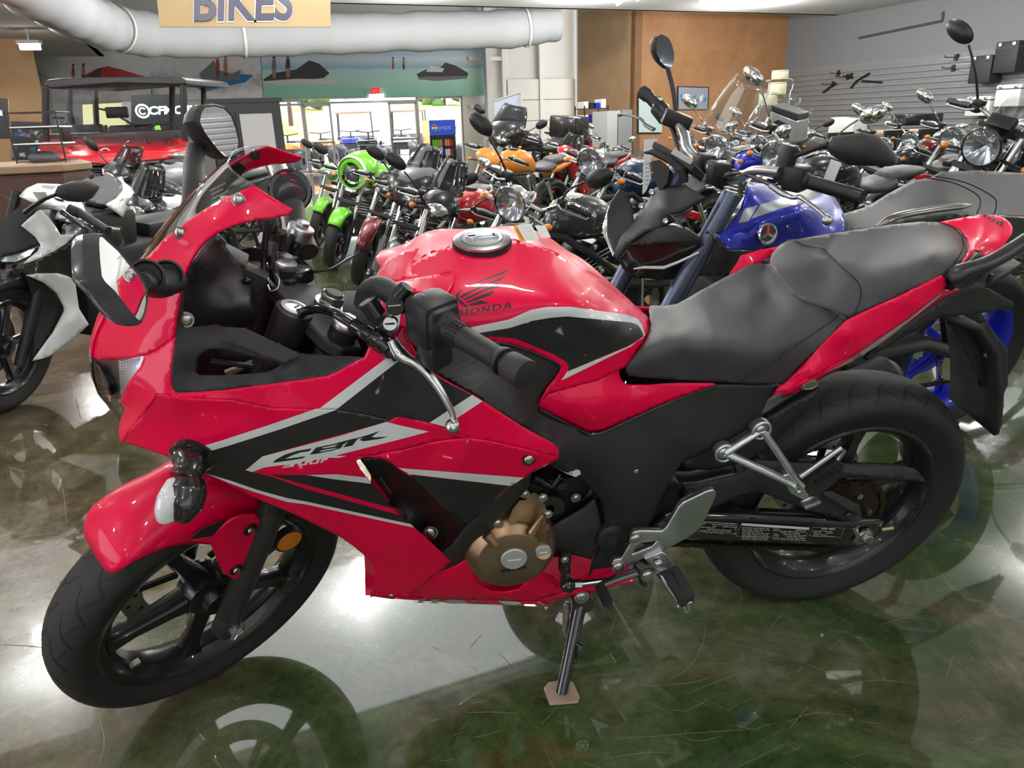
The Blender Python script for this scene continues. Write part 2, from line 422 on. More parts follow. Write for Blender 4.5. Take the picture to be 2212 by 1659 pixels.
rw, rt = wheel(hero, .314, .071, .216, .052, RUB, WHEELM, 5, Mx=M_R, name='rear_wheel', a_off=.2)
disc(rw, .08, .11, .058, M_R, holes=20)
sp = MB()                                          # rear sprocket
for k in range(36):
    a = 2 * pi * k / 36; sp.box((.083 * cos(a), -.072, .083 * sin(a)), (.008, .005, .006), CHAINM, _ry(-a))
sp.lathe([(.03, -.0745), (.082, -.0745), (.082, -.0695), (.03, -.0695)], CHAINM, n=48)
for k in range(5): a = 2 * pi * k / 5; sp.cyl((.055 * cos(a), -.082, .055 * sin(a)), (.055 * cos(a), -.07, .055 * sin(a)), .008, STEEL, 6)
sp.xf(M_R).build('sprocket', rw)
# valve stem and wheel weight
v = MB(); a = radians(-155); v.box((.19 * cos(a), -.02, .19 * sin(a)), (.02, .012, .008), STEEL); v.xf(M_F).build('wheel_weight', fw)
# ---------------- forks and triple clamp (steered)
def SP(off_fwd, lat, h):
    """point beside the steering axis: forward offset, lateral (+left), height along the axis"""
    fwd = np.array([-cos(rake), 0, sin(rake)]); return steer(SA0 + SAX * h + fwd * off_fwd + np.array([0, -lat, 0]))
for sd in (1, -1):
    f = MB(); off = .042
    a_ = SP(off, .092 * sd, .30); b_ = SP(off, .092 * sd, .50); c_ = SP(off, .092 * sd, .995); b_ = SP(off, .092 * sd, .62)
    f.cyl(a_, b_, .0235, BLKT, 28, r2=.0245, bev=.004); f.cyl(SP(off, .092 * sd, .278), SP(off, .092 * sd, .33), .025, BLKT, 20, bev=.006)
    fo = f.build('fork_leg', hero)
    g = MB(); g.cyl(b_, SP(off, .092 * sd, .74), .0185, CHR, 24); g.cyl(SP(off, .092 * sd, .72), c_, .0225, STEEL if 0 else BLK, 24); g.cyl(SP(off, .092 * sd, .615), SP(off, .092 * sd, .635), .027, BLK, 24)
    g.build('stanchion', fo)
    g = MB(); g.cyl(c_, SP(off, .092 * sd, 1.008), .023, SIL, 24, bev=.003); g.cyl(SP(off, .092 * sd, 1.008), SP(off, .092 * sd, 1.017), .012, SIL, 6); g.build('fork_cap', fo)
    if sd == 1:
        g = MB(); hub = SP(.0365, .092, .307)
        n_ = SR @ np.array([0, -1, 0]); g.cyl(hub, hub + n_ * .036, .017, STEEL, 20); g.cyl(hub + n_ * .036, hub + n_ * .044, .0135, STEEL, 6, bev=.002); g.build('axle_nut', fo)
# amber round reflector
rp = SFr.pt(626, 1170, 100); rn = HF.R.T @ (CAM - HF.R @ rp); rn = SR @ np.array([-.1, -1, .05]); rn /= np.linalg.norm(rn)
def basis(n):
    n = np.array(n, float) / np.linalg.norm(n); a = np.array([0, 0, 1.]) if abs(n[2]) < .9 else np.array([1., 0, 0]); u = np.cross(a, n); u /= np.linalg.norm(u); w = np.cross(n, u); return np.stack([u, n, w], 1)
q = MB(); q.lathe([(0, .001), (.024, .0), (.025, -.002), (.025, -.012), (0, -.012)], AMBER, rp, basis(rn), 28)
q.lathe([(.0245, -.001), (.028, -.001), (.029, -.006), (.028, -.016), (0, -.016)], BLK, rp, basis(rn), 28)
q.tube([rp - rn * .012, SP(.042, .092, .46)], .006, BLK, 8); q.build('amber_reflector', hero)
# triple clamp
t = MB()
prof = [SP(.075, .092, 0), SP(.075, -.092, 0), SP(.06, -.122, 0), SP(.02, -.122, 0), SP(-.0, -.07, 0), SP(-.035, -.03, 0), SP(-.035, .03, 0), SP(-.0, .07, 0), SP(.02, .122, 0), SP(.06, .122, 0)]
ax = SR @ SAX
t.plate([p + ax * .955 for p in prof], ax, .022, BLKT); t.plate([p + ax * .72 for p in prof], ax, .035, BLK); t.build('triple_clamp', hero, bevel=.004)
t = MB(); c = SP(0, 0, .977); t.cyl(c, c + ax * .006, .026, STEEL, 28); t.cyl(c + ax * .006, c + ax * .022, .021, STEEL, 6, bev=.003); t.lathe([(0, .026), (.013, .026), (.017, .022), (.017, .016)], BLKT, c, basis(ax), 24); t.build('stem_nut', hero)
t = MB(); c = SP(.085, .02, .90); t.cyl(c, c + ax * .085, .030, BLK, 32, bev=.004); t.cyl(c - ax * .12, c, .036, BLK, 28, bev=.005); t.box(c - ax * .06 + SR @ np.array([-.0, -.045, 0]), (.05, .05, .07), BLK, SR, .008); io = t.build('ignition_switch', hero)
t = MB(); t.lathe([(.0225, 0), (.0225, .003), (.016, .004), (.016, .002), (0, .002)], SIL, c + ax * .085, basis(ax), 28); t.box(c + ax * .0875, (.014, .0025, .001), BLKD, SR); t.build('key_cylinder', io)
# head tube / dark inner mass
t = MB(); t.cyl(SA0 + SAX * .66, SA0 + SAX * .95, .034, BLK, 20); t.box((-.93, 0, .80), (.30, .15, .16), BLKD, bev=.02); t.box((-.80, 0, .72), (.5, .12, .1), BLKD, bev=.02); t.build('frame_head', hero)
# ---------------- left clip-on handlebar
def hb(px, py, d): return P(px, py, d)
g0 = hb(775, 640, 105); g1 = hb(808, 628, 150); g2 = hb(851, 648, 190); g3 = hb(965, 708, 255); g4 = hb(1090, 783, 352); g5 = hb(1133, 800, 384)
gd = (g4 - g3) / np.linalg.norm(g4 - g3)
t = MB(); t.cyl(SP(.042, .092, .93), SP(.042, .092, .953), .031, BLKT, 28); t.tube(cr([hb(785, 655, 100), hb(798, 628, 122), hb(822, 620, 150), hb(852, 638, 180), hb(880, 656, 200)], 6), [.015] * 3 + [.0165] * 22, BLKT, 16); hbo = t.build('handlebar', hero)
t = MB(); L = g4 - g3
def along(s_): return g3 + L * s_
t.tube([along(-.05), along(0), along(.02), along(.05), along(.10), along(.9), along(.92), along(.95), along(.99), along(1.0)], [.025, .025, .021, .0165, .0165, .0155, .018, .019, .019, .015], GRIPM, 32)
B_ = basis(gd)
for i in range(16):
    a = 2 * pi * i / 16 + .1
    for j in range(5):
        s_ = .13 + j * .035
        c = along(s_) + B_ @ np.array([.0168 * cos(a), 0, .0168 * sin(a)])
        t.box(c, (.004, .003, .002), GRIPM, B_ @ _ry(-a + pi / 2))
t.build('grip', hbo)
t = MB(); t.cyl(along(1.0), along(1.06), .014, BLK, 24); t.cyl(along(1.06), along(1.34), .0195, BLKT, 32, r2=.0205, bev=.003); t.build('bar_end_weight', hbo)
# switch housing
s = MB(); c = along(-.28); Rh = B_
s.box(c, (.062, .052, .070), BLK, Rh, .010); s.box(along(-.27) + np.array([.0, -.005, -.045]), (.040, .042, .05), BLK, Rh, .008)
s.box(along(-.12), (.050, .03, .056), BLK, Rh, .012)
so = s.build('switch_housing', hbo)
s = MB(); s.box(P(915, 640, 224), (.007, .0006, .005), PAPER, _ry(.5)); s.build('switch_symbol', so)
s = MB(); bt = P(936, 648, 222); s.box(bt, (.02, .03, .014), GLOSSB, Rh, .004); s.build('dip_switch', so)
# lever perch
s = MB(); s.plate([P(*q) for q in C4([(860, 590, 205), (985, 370, 212), (1000, 330, 210), (1060, 300, 210), (1070, 470, 212), (1050, 600, 212), (970, 680, 210)])], HF.R.T @ np.array([0, 1, -.5]), .014, GLOSSB)
s.cyl(PK(C4, 1015, 400, 212), PK(C4, 1012, 408, 219), .013, GLOSSB, 24); s.box(PK(C4, 1010, 404, 220), (.018, .0015, .003), STEEL)
s.tube([PK(C4, 1040, 330, 205), PK(C4, 1120, 235, 205)], [.013, .011], GLOSSB, 12); s.tube([PK(C4, 770, 360, 190), PK(C4, 860, 490, 195)], .014, GLOSSB, 16)
po = s.build('lever_perch', hbo, bevel=.002)
s = MB(); nn = P(967, 708, 226) - P(967, 708, 216); c = PK(C4, 968, 560, 216); s.lathe([(0, .003), (.0095, .003), (.0105, .001), (.0105, -.006), (0, -.006)], ALU, c, basis(np.array([.1, -.8, .6])), 24); s.box(c + np.array([0, -.003, .002]), (.014, .001, .0022), BLKD); s.build('pivot_screw', po)
s = MB()
path = C4([(640, 560, 190), (720, 610, 196), (800, 655, 202), (890, 700, 208), (960, 770, 212), (1035, 855, 216)])
s.tube([P(*q) for q in cr(path, 5)], [.011] * 6 + [.013] * 5 + [.018] * 5 + [.017] * 4 + [.014] * 3 + [.009] * 3, GLOSSB, 16, flat=.8); s.build('cable_boot', po)
s = MB()
path = C4([(985, 690, 214), (1040, 790, 220), (1110, 850, 226), (1200, 900, 234), (1300, 990, 244), (1390, 1110, 254), (1460, 1230, 262), (1510, 1340, 268), (1518, 1400, 272)])
s.tube([P(*q) for q in cr(path, 6)], list(np.interp(np.linspace(0, 1, 49), [0, .15, .3, .6, .9, 1], [.010, .013, .0095, .0075, .005, .005])), ALU, 18, flat=.72)
s.sphere(PK(C4, 1512, 1443, 274), .0115, ALU, 24); s.build('clutch_lever', hbo)
s = MB(); s.tube([P(*q) for q in cr(C4([(640, 555, 190), (520, 480, 175), (430, 440, 150), (330, 430, 120), (180, 470, 70), (60, 560, 40)]), 6)], .0075, GLOSSB, 12); s.build('clutch_cable', hero)
# ---------------- right clip-on (turned away)
r0 = P(645, 545, -112); r1 = P(640, 470, -170)
s = MB(); cc = SP(.042, -.092, .955); s.cyl(cc, cc + ax * .03, .032, GLOSSB, 28, bev=.004); s.box(cc + ax * .012 + SR @ np.array([.035, -.0, 0]), (.05, .045, .03), GLOSSB, SR, .01)
s.tube(cr([P(665, 545, -100), P(655, 520, -125), P(642, 490, -150), P(634, 445, -195)], 5), .019, BLKT, 20); rbo = s.build('handlebar', hero)
a_, b_ = P(630, 428, -205), P(597, 358, -330)
s = MB(); s.tube([a_, a_ + (b_ - a_) * .15, a_ + (b_ - a_) * .2, b_], [.024, .024, .0185, .0175], SIL, 24); s.build('grip', rbo)
s = MB(); s.cyl(b_ - (b_ - a_) * .02, b_ + (b_ - a_) * .2, .0195, SIL, 24, bev=.002); s.build('bar_end_weight', rbo)
s = MB(); dd = (b_ - a_) / np.linalg.norm(b_ - a_); s.lathe([(.022, .0), (.036, .0), (.039, -.004), (.039, -.024), (.036, -.028), (.020, -.028)], GLOSSB, P(627, 412, -215), basis((.15, -.9, .35)), 32); s.lathe([(.010, .004), (.028, .004), (.030, 0)], BLK, P(627, 412, -213), basis((.15, -.9, .35)), 28)
so = s.build('throttle_housing', rbo)
s = MB(); s.plate([P(*q) for q in A4([(1680, 390, -225), (1700, 330, -225), (1740, 325, -225), (1850, 415, -215), (1800, 400, -215)])], (0, 1, 0), .006, RED); s.build('engine_stop_switch', so)
s = MB(); c1 = P(648, 502, -118); s.cyl(c1 - ax * .012, c1 + ax * .012, .0225, SIL, 28, bev=.003); s.cyl(c1 + ax * .012, c1 + ax * .021, .012, SIL, 6, bev=.002)
s.cyl(c1 - ax * .035, c1 - ax * .012, .024, GLOSSB, 24); s.build('brake_reservoir', rbo)
for nm, pth, r_ in (('brake_hose', [(578, 480, -30), (572, 530, -25), (570, 580, -20), (585, 615, -10), (610, 640, 0), (640, 670, 10)], .005), ('wiring_loom', [(600, 500, -60), (590, 560, -40), (600, 610, -20), (625, 650, -10), (640, 700, 0)], .008), ('throttle_cable', [(640, 500, -110), (615, 540, -80), (605, 600, -50), (620, 660, -20)], .006)):
    s = MB(); s.tube([P(*q) for q in cr(pth, 6)], r_, GLOSSB, 10); s.cyl(P(*pth[0]), P(pth[0][0], pth[0][1] + 18, pth[0][2]), r_ * 1.9, BLK, 12); s.build(nm, hero)
s = MB(); s.tube([P(*q) for q in cr([(596, 592, -10), (603, 606, 0), (600, 622, 5), (585, 628, 5), (578, 615, 0)], 5)], .0018, STEEL, 8); s.build('cable_clip', hero)
s = MB(); s.box(P(580, 478, -60), (.03, .03, .03), BLK, bev=.006); s.cyl(P(580, 478, -60), P(580, 482, -35), .012, GLOSSB, 16); s.box(P(605, 528, -70), (.025, .02, .03), BLK, bev=.004); s.build('lever_switch', hero)
# ---------------- front cowl
cowl_edge = A4([(1805, 645, 127), (1770, 695, 129), (1620, 725, 131), (1480, 742, 132), (1300, 785, 132), (1150, 855, 132), (1040, 935, 132), (960, 1040, 134), (905, 1140, 136), (870, 1230, 139), (840, 1370, 143), (820, 1480, 146), (800, 1590, 150)])
screen_edge = A4([(1480, 440, 100), (1200, 560, 98), (1060, 640, 96), (900, 745, 92), (700, 900, 84), (560, 1050, 76), (480, 1130, 70)])
nose_sil = B4([(255, -60, 40), (180, 120, 46), (128, 230, 48), (98, 330, 50), (85, 400, 50), (86, 460, 50)])
out = A4([(1610, 530, 113)]) + screen_edge + nose_sil + B4([(160, 465, 68), (300, 465, 98), (420, 450, 122), (530, 430, 136), (640, 380, 142), (790, 270, 150)]) + cowl_edge[::-1]
cowl, cf = shell('front_cowl', HF, [(out, A4([(1340, 570, 112), (840, 860, 100), (1150, 760, 124), (900, 1000, 118), (700, 1150, 108)]) + B4([(600, 60, 118), (400, 200, 95), (650, 300, 140), (300, 380, 92)]), RED, ())], hero, mirror=True)
s = MB(); L_ = [P(*q) for q in nose_sil]; s.loft([[p + np.array([-.004 * (1 - abs(u)), 0, 0]) if 0 else np.array([p[0] - .012 * (1 - u * u), p[1] * u * 1.0, p[2]]) for p in L_] for u in (1, .5, 0, -.5, -1)], RED, closed=False); s.build('nose_strip', hero, 60, solid=.0025)
s = MB(); ln = screen_edge[1:] + nose_sil[:1] + A4([(500, 1300, 60), (840, 1370, 143), (870, 1230, 139), (905, 1140, 136), (960, 1040, 134), (1040, 935, 132), (1150, 855, 132), (1250, 700, 118)]); patch(s, HF, [(x, y, d - 7) for x, y, d in ln], BLKD, step=9); s.v = [(x, -y, z) for x, y, z in s.v]; s.f = [f_[::-1] for f_ in s.f]; clean(s.build('cowl_inner_liner', hero, 60, solid=.002))
# screen
Ls = A4([(1480, 442, 100), (1340, 500, 99), (1200, 562, 98), (1060, 640, 96), (900, 747, 92), (700, 902, 84), (560, 1052, 76), (470, 1140, 68)])
Ms = A4([(1262, 205, 0), (1130, 330, 0), (1010, 440, 0), (915, 545, 0), (810, 660, 0), (660, 830, 0), (560, 970, 0), (450, 1118, 0)])
rows = []
for l, mm in zip(cr(Ls, 3), cr(Ms, 3)):
    pl = P(*l); pm = P(*mm); row = []
    for j in range(25):
        u = -1 + 2 * j / 24; w_ = 1 - abs(u) ** 2.4
        row.append(np.array([pl[0] + (pm[0] - pl[0]) * w_, pl[1] * -u * -1, pl[2] + (pm[2] - pl[2]) * w_]))
    rows.append(row)
s = MB(); s.loft(rows, SCREEN, closed=False); scr = s.build('windscreen', hero, 80)
s = MB(); s.tube(rows[0], .0018, SCREEN, 6); s.build('screen_rim', scr)
s = MB()                                          # moulded writing block on the screen
for i in range(4):
    for j in range(9 - 2 * (i % 2)):
        x = 1100 + j * 15 + 12 * i; y = 588 - 34 * (3 - i) - j * 7.5
        s.box(PK(A4, x, y, 107), (.0013, .0003, .0018), INKG)
s.build('moulded_text', scr, 0)
def bolt(k, x, y, d, r, parent, n=(0, -1, .15), m=STEEL, nm='screw', cup=BLKD, dome=True):
    b = MB(); c = PK(k, x, y, d); B2 = basis(n)
    b.lathe([(0, .0035), (r * .5, .0034), (r * .85, .0022), (r, 0), (r, -.004)], m, c, B2, 20)
    if cup: b.lathe([(r * .35, .0037), (r * .3, .0025), (0, .0025)], cup, c, B2, 6); b.lathe([(r * 1.02, .0006), (r * 1.3, .0006), (r * 1.3, -.002)], m if cup is BLKD and dome else BLK, c, B2, 20)
    return b.build(nm, parent, 40)
for x, y, d in ((1342, 570, 114), (838, 855, 101)): bolt(A4, x, y, d, .0075, cowl)
for x, y, d in ((1342, 570, 114), (838, 855, 101)):
    c = PK(A4, x, y, d); c = c * [1, -1, 1]; s = MB(); s.cyl(c + [0, -.001, 0], c + [0, -.014, 0], .0075, GLOSSB, 16); s.cyl(c + [0, -.014, 0], c + [0, -.022, 0], .0035, GLOSSB, 10); s.build('screw_well_nut', hero)
# ---------------- headlight
hl = B4([(86, 460, 50), (160, 467, 68), (300, 468, 98), (420, 452, 122), (530, 432, 135), (500, 520, 136), (440, 600, 133), (390, 665, 129), (352, 740, 118), (330, 800, 112), (318, 860, 106), (330, 920, 98), (325, 992, 88), (250, 905, 62), (190, 830, 55), (140, 770, 50), (105, 680, 47), (86, 580, 48), (80, 520, 49)])
hlo, hfn = shell('headlight', HF, [(hl, [], LENSG, ())], hero, mirror=False, solid=0)
s = MB(); patch(s, HF, [(x, y, d - 10) for x, y, d in hl], BLKP, (), [(B4([(300, 470), (535, 430), (500, 540), (390, 680), (335, 800), (318, 860), (320, 700)]), mat('fluted_reflector', (.62, .65, .70), .3, metal=.7)), (B4([(140, 775), (330, 775), (320, 860), (335, 1000), (240, 900)]), CHR), (B4([(195, 820), (300, 815), (318, 900), (240, 880)]), BLKP)], step=5)
for i in range(9):
    y = 560 + i * 27; x0 = 318; x1 = 470 - i * 17
    s.tube([PK(B4, x0, y, 96 - i * 1), PK(B4, x1, y - 22, 118 - i * 2)], .0016, CHR, 6)
    s.tube([PK(B4, x0, y + 12, 95 - i * 1), PK(B4, x1 - 8, y - 10, 117 - i * 2)], .0014, BLKP, 6)
for i in range(5):
    for j in range(8): s.sphere(PK(B4, 325 + j * 22, 485 + i * 17 - j * 4, 97 + j * 3.4), .0022, CHR, 6)
s.lathe([(0, -.004), (.02, .0), (.031, .006), (.033, .008)], CHR, PK(B4, 215, 650, 66), basis((-1, -.55, 0)), 24)
s.build('reflector', hlo, 40, solid=0)
s = MB(); L_ = [P(*q) for q in B4([(86, 460, 50), (80, 520, 49), (86, 580, 48), (105, 680, 47), (140, 770, 50), (190, 830, 55), (250, 905, 62), (325, 992, 88)])]
s.loft([[np.array([p[0] - .014 * (1 - u * u), p[1] * u, p[2]]) for p in L_] for u in (1, .6, .2, -.2, -.6, -1)], BLKP, closed=False); s.build('headlight_centre', hlo, 60, solid=.002)
o2 = MB(); patch(o2, HF, [(x, y, d - 2) for x, y, d in hl], BLKP, step=9); o2.v = [(x, -y, z) for x, y, z in o2.v]; o2.f = [f[::-1] for f in o2.f]; clean(o2.build('headlight', hero, 60, solid=.002))
# ---------------- side fairing
lipL = B4([(790, 275, 151), (770, 450, 163), (757, 600, 170), (760, 680, 172), (775, 725, 174), (810, 755, 176), (900, 752, 178), (1200, 732, 183), (1700, 668, 189)]) + C4([(0, 1068, 190), (200, 1045, 192), (430, 1008, 196), (520, 970, 198), (620, 912, 200), (745, 850, 203)])
ridge = B4([(355, 1183, 130), (382, 1085, 137), (480, 985, 148), (640, 770, 170), (700, 770, 176), (800, 800, 182), (1000, 806, 186), (1300, 818, 190), (1640, 890, 200), (2010, 900, 206)]) + C4([(500, 1302, 210), (700, 1330, 214), (970, 1395, 219), (1040, 1360, 222), (1180, 1385, 226), (1310, 1420, 229), (1650, 1545, 236)]) + D4([(1640, 300, 240), (2000, 385, 245)])
topR = C4([(745, 850, 203), (790, 745, 200), (870, 800, 206), (920, 838, 210), (1000, 700, 200), (1070, 560, 190), (1130, 590, 192), (1145, 720, 198), (1200, 812, 204), (1310, 960, 212), (1500, 1075, 220), (1680, 1170, 226), (1770, 1225, 230)]) + D4([(1880, 170, 236), (2150, 320, 242), (2187, 370, 243), (2192, 430, 243)])
stripeW1 = B4([(915, 1278), (1040, 1212), (1200, 1165), (1640, 1020), (2010, 892)]) + C4([(360, 1290), (960, 838), (1052, 872), (500, 1303)]) + B4([(2210, 895), (1700, 1072), (1250, 1215), (1060, 1270), (1000, 1300)])
black1 = B4([(1000, 1300), (1060, 1268), (1250, 1213), (1700, 1070), (2210, 893)]) + C4([(500, 1303), (1052, 872), (1160, 890), (1330, 985), (1500, 1085), (1680, 1172), (1312, 1412), (1180, 1385), (1040, 1360), (938, 1408)]) + D4([(0, 318)]) + B4([(1560, 1300), (1400, 1420), (1460, 1438), (1900, 1540)]) + D4([(0, 680), (800, 905), (905, 1010), (850, 1010), (0, 820)]) + J3([(1840, 230), (1640, 172), (1480, 116), (1320, 68)]) + B4([(1040, 1440), (1110, 1380), (1100, 1340)])
whiteCBR = B4([(1402, 1424), (1545, 1305), (2212, 1128)]) + C4([(938, 1405), (1040, 1432), (1305, 1490)]) + D4([(840, 270), (345, 395), (0, 482)]) + B4([(1700, 1380), (1560, 1400), (1460, 1438)])
redline = B4([(1580, 1462), (1640, 1472), (1900, 1546)]) + D4([(0, 668), (775, 880), (815, 932), (0, 704)]) + B4([(1720, 1512)])
blk2 = B4([(1600, 1460), (1930, 1465)]) + D4([(585, 662), (770, 880), (0, 668)]) + B4([(1900, 1546), (1640, 1472)])
white2 = B4([(1930, 1465)]) + D4([(270, 578), (540, 608), (585, 662), (250, 622)])
white3 = J3([(1320, 68), (1480, 115), (1640, 170), (1840, 226)]) + D4([(0, 812), (905, 1008), (940, 1040), (0, 838)]) + J3([(1840, 250), (1640, 190), (1470, 130)])
w4 = C4([(1312, 1412), (1680, 1172), (1768, 1228), (1440, 1445)])
cbrC = D4([(-225, 417), (-150, 350), (-95, 328), (0, 352)])
# CBR lettering
CB = C4
def quadtext(strokes, o, ux, uy):
    """strokes in unit text space to pixels"""
    return [[(o[0] + x * ux[0] + y * uy[0], o[1] + x * ux[1] + y * uy[1]) for x, y in s_] for s_ in strokes]
cbr = [  # unit space x 0..~3.3, y 0(base)..1(top), drawn as slanted slabs
    [(0, 0), (.35, .62), (.55, .8), (1.12, .86), (1.0, .7), (.62, .66), (.32, .16), (1.0, .16), (.9, 0)],
    [(1.02, 0), (1.32, .55), (1.2, .55), (1.3, .72), (2.15, .86), (2.2, .7), (1.95, .55), (1.98, .4), (1.78, .1), (1.5, 0)],
    [(2.0, .0), (2.38, .72), (2.3, .86), (3.1, 1.05), (3.0, .8), (2.8, .7), (3.5, .72), (2.75, .45), (2.62, .62), (2.45, .55), (2.2, 0)]]
cbr_cut = [[(1.28, .14), (1.38, .3), (1.72, .34), (1.62, .16)], [(1.48, .46), (1.52, .6), (1.98, .7), (1.9, .52)], [(2.5, .68), (2.55, .78), (2.88, .86), (2.82, .74)]]
o_ = (590, 1001); ux = (71.0, -17.0); uy = (4, -42.)
Z3 = K(520, 880, 3.024)
cbrp = [(Z3(p), BLKM) for p in ([(208, 363), (228, 342), (290, 308), (370, 283), (467, 267), (445, 287), (385, 296), (335, 314), (290, 337), (428, 318), (405, 333), (300, 350)], [(450, 310), (492, 262), (600, 240), (725, 207), (660, 250), (668, 252), (640, 276), (560, 290), (500, 303)], [(668, 262), (712, 210), (760, 200), (820, 183), (912, 153), (855, 192), (875, 196), (965, 190), (905, 207), (800, 222), (775, 212), (800, 198), (765, 205), (730, 250)])] + [(Z3(p), WHITE) for p in ([(528, 264), (575, 254), (640, 240), (610, 256), (545, 268)], [(515, 285), (545, 278), (625, 264), (600, 275), (525, 289)])]
n3p = [(Z3(p), WHITE) for p in ([(270, 396), (275, 388), (322, 382), (326, 377), (283, 381), (288, 373), (330, 369), (334, 364), (291, 367), (297, 358), (364, 351), (345, 387)], [(372, 382), (390, 349), (447, 341), (430, 375)], [(445, 373), (462, 339), (522, 330), (505, 366)], [(518, 362), (536, 328), (600, 318), (662, 294), (618, 316), (690, 318), (640, 330), (575, 328), (560, 345), (545, 344), (535, 360)])] + [(Z3(p), RED) for p in ([(392, 373), (402, 355), (425, 351), (415, 369)], [(463, 365), (473, 345), (500, 341), (491, 360)])]
decs = [(stripeW1, WHITE), (black1, BLKM), (blk2, BLKM), (white2, WHITE), (redline, RED), (white3, WHITE), (whiteCBR, WHITE), (w4, WHITE)] + cbrp + n3p
# piece 1: nose flank
p1 = B4([(530, 432, 136), (640, 382, 142)]) + lipL[:6] + ridge[5:3:-1] + ridge[3::-1][0:] + B4([(312, 1172, 120), (302, 1090, 113), (318, 990, 102), (345, 930, 105), (358, 880, 110), (320, 850, 107), (332, 790, 113), (390, 660, 131), (490, 530, 137)])
# piece 2: above ridge
p2 = lipL[5:] + topR[1:] + D4([(2110, 490, 242)]) + ridge[::-1][:-5][0:] 
p2 = lipL[5:] + topR[1:] + ridge[:4:-1]
# piece 3: front panel below ridge
p3 = ridge[:17] + D4([(1300, 272, 230), (1050, 310, 226), (830, 370, 222), (600, 415, 216), (450, 430, 210), (430, 460, 208), (470, 545, 204), (540, 630, 200), (660, 770, 192), (780, 905, 185), (940, 1042, 178), (1060, 1150, 172), (1257, 1330, 160), (1180, 1410, 152), (1040, 1510, 140), (880, 1640, 124), (750, 1655, 122), (560, 1628, 124), (575, 1560, 132), (595, 1490, 138), (603, 1420, 142), (580, 1345, 148), (500, 1270, 154), (400, 1190, 162), (300, 1120, 168), (200, 1068, 173), (0, 970, 182)]) + J3([(1840, 310, 186), (1640, 228, 186), (1480, 150, 184), (1300, 60, 180)]) + B4([(1110, 1390, 182), (1110, 1345, 183), (990, 1292, 180), (880, 1275, 176), (815, 1300, 172), (810, 1345, 171), (720, 1305, 166), (520, 1235, 148)])
# piece 4: rear flap below ridge
p4 = ridge[16:] + D4([(2180, 430, 243), (2190, 440, 243), (2110, 490, 240), (1950, 570, 234), (1890, 612, 230), (1740, 702, 222), (1620, 800, 216), (1500, 935, 210), (1408, 1012, 206), (1180, 842, 208), (940, 605, 214), (860, 572, 216), (800, 530, 218), (740, 478, 219), (650, 442, 217), (520, 428, 213), (430, 460, 208), (450, 430, 210), (600, 415, 216), (830, 370, 222), (1050, 310, 226), (1300, 272, 230)])
fair, ff = shell('side_fairing', HF, [
    (p1, B4([(600, 550, 150), (430, 900, 130)]), RED, ()),
    (p2, C4([(1000, 1200, 216), (1400, 1250, 224), (600, 1150, 207)]), RED, decs),
    (p3, B4([(700, 900, 168), (900, 1000, 176), (1300, 930, 190), (1200, 1100, 194)]) + D4([(0, 560, 203), (300, 700, 192), (500, 900, 180), (700, 1200, 168), (300, 1000, 178)]), RED, decs),
    (p4, D4([(1300, 450, 230), (1000, 420, 220), (1500, 650, 222)]), RED, decs + [(D4([(800, 522), (880, 530), (1885, 607), (1780, 680), (870, 573), (940, 600)]), WHITE), (D4([(900, 580), (1780, 680), (1740, 690), (1650, 770), (1500, 950), (1415, 1020), (1180, 840), (940, 605)]), BLKM)])],
    hero, mirror=False, smooth=50, step=6.5)
# same panels on the other side
for q_ in (p1, p2, p3, p4):
    pass
o2 = MB()
p2r = lipL[5:] + topR[9:] + ridge[:4:-1]
for q_, in_ in ((p1, ()), (p2r, ()), (p3, ()), (p4, ())): patch(o2, HF, q_, RED, in_, (), step=14)
o2.v = [(x, -y, z - max(0, z - .78) * .75 * min(1, max(0, (x + 1.2) / .12))) for x, y, z in o2.v]; o2.f = [f[::-1] for f in o2.f]; clean(o2.build('side_fairing', hero, 50, solid=.0025))
bolt(D4, 1932, 452, 242, .0085, fair, (.1, -1, .1), dome=False); bolt(D4, 742, 1622, 124, .005, fair, dome=False)
# vent inner and black trim tube
s = MB(); patch(s, HF, D4([(470, 440, 175), (660, 430, 180), (800, 500, 182), (960, 590, 182), (1200, 830, 178), (1420, 1010, 178), (1380, 1250, 150), (1290, 1370, 135), (1180, 1330, 140), (900, 1010, 150), (600, 640, 165)]), BLK, D4([(800, 800, 120), (1100, 1000, 118), (1050, 1200, 120)]), step=9)
s.tube([PK(D4, 640, 600, 168), PK(D4, 735, 735, 160)], .003, GLOSSB, 8); vo = s.build('vent_duct', hero, 50, solid=.002); clean(vo)
bolt(D4, 1078, 1085, 150, .011, vo, m=STEEL)
s = MB(); patch(s, HF, D4([(1950, 575, 226), (1740, 702, 220), (1620, 800, 214), (1500, 935, 208), (1405, 1014, 204), (1330, 1110, 190), (1240, 1220, 176), (1180, 1260, 165), (1258, 1332, 158), (1180, 1412, 148), (1300, 1372, 150), (1420, 1280, 160), (1540, 1140, 172), (1700, 950, 186), (1880, 740, 200), (1925, 690, 208)]), BLKT, D4([(1700, 830, 214), (1550, 1020, 202), (1350, 1230, 180)]), step=7); clean(s.build('fairing_edge_trim', fair, 60, solid=.004))
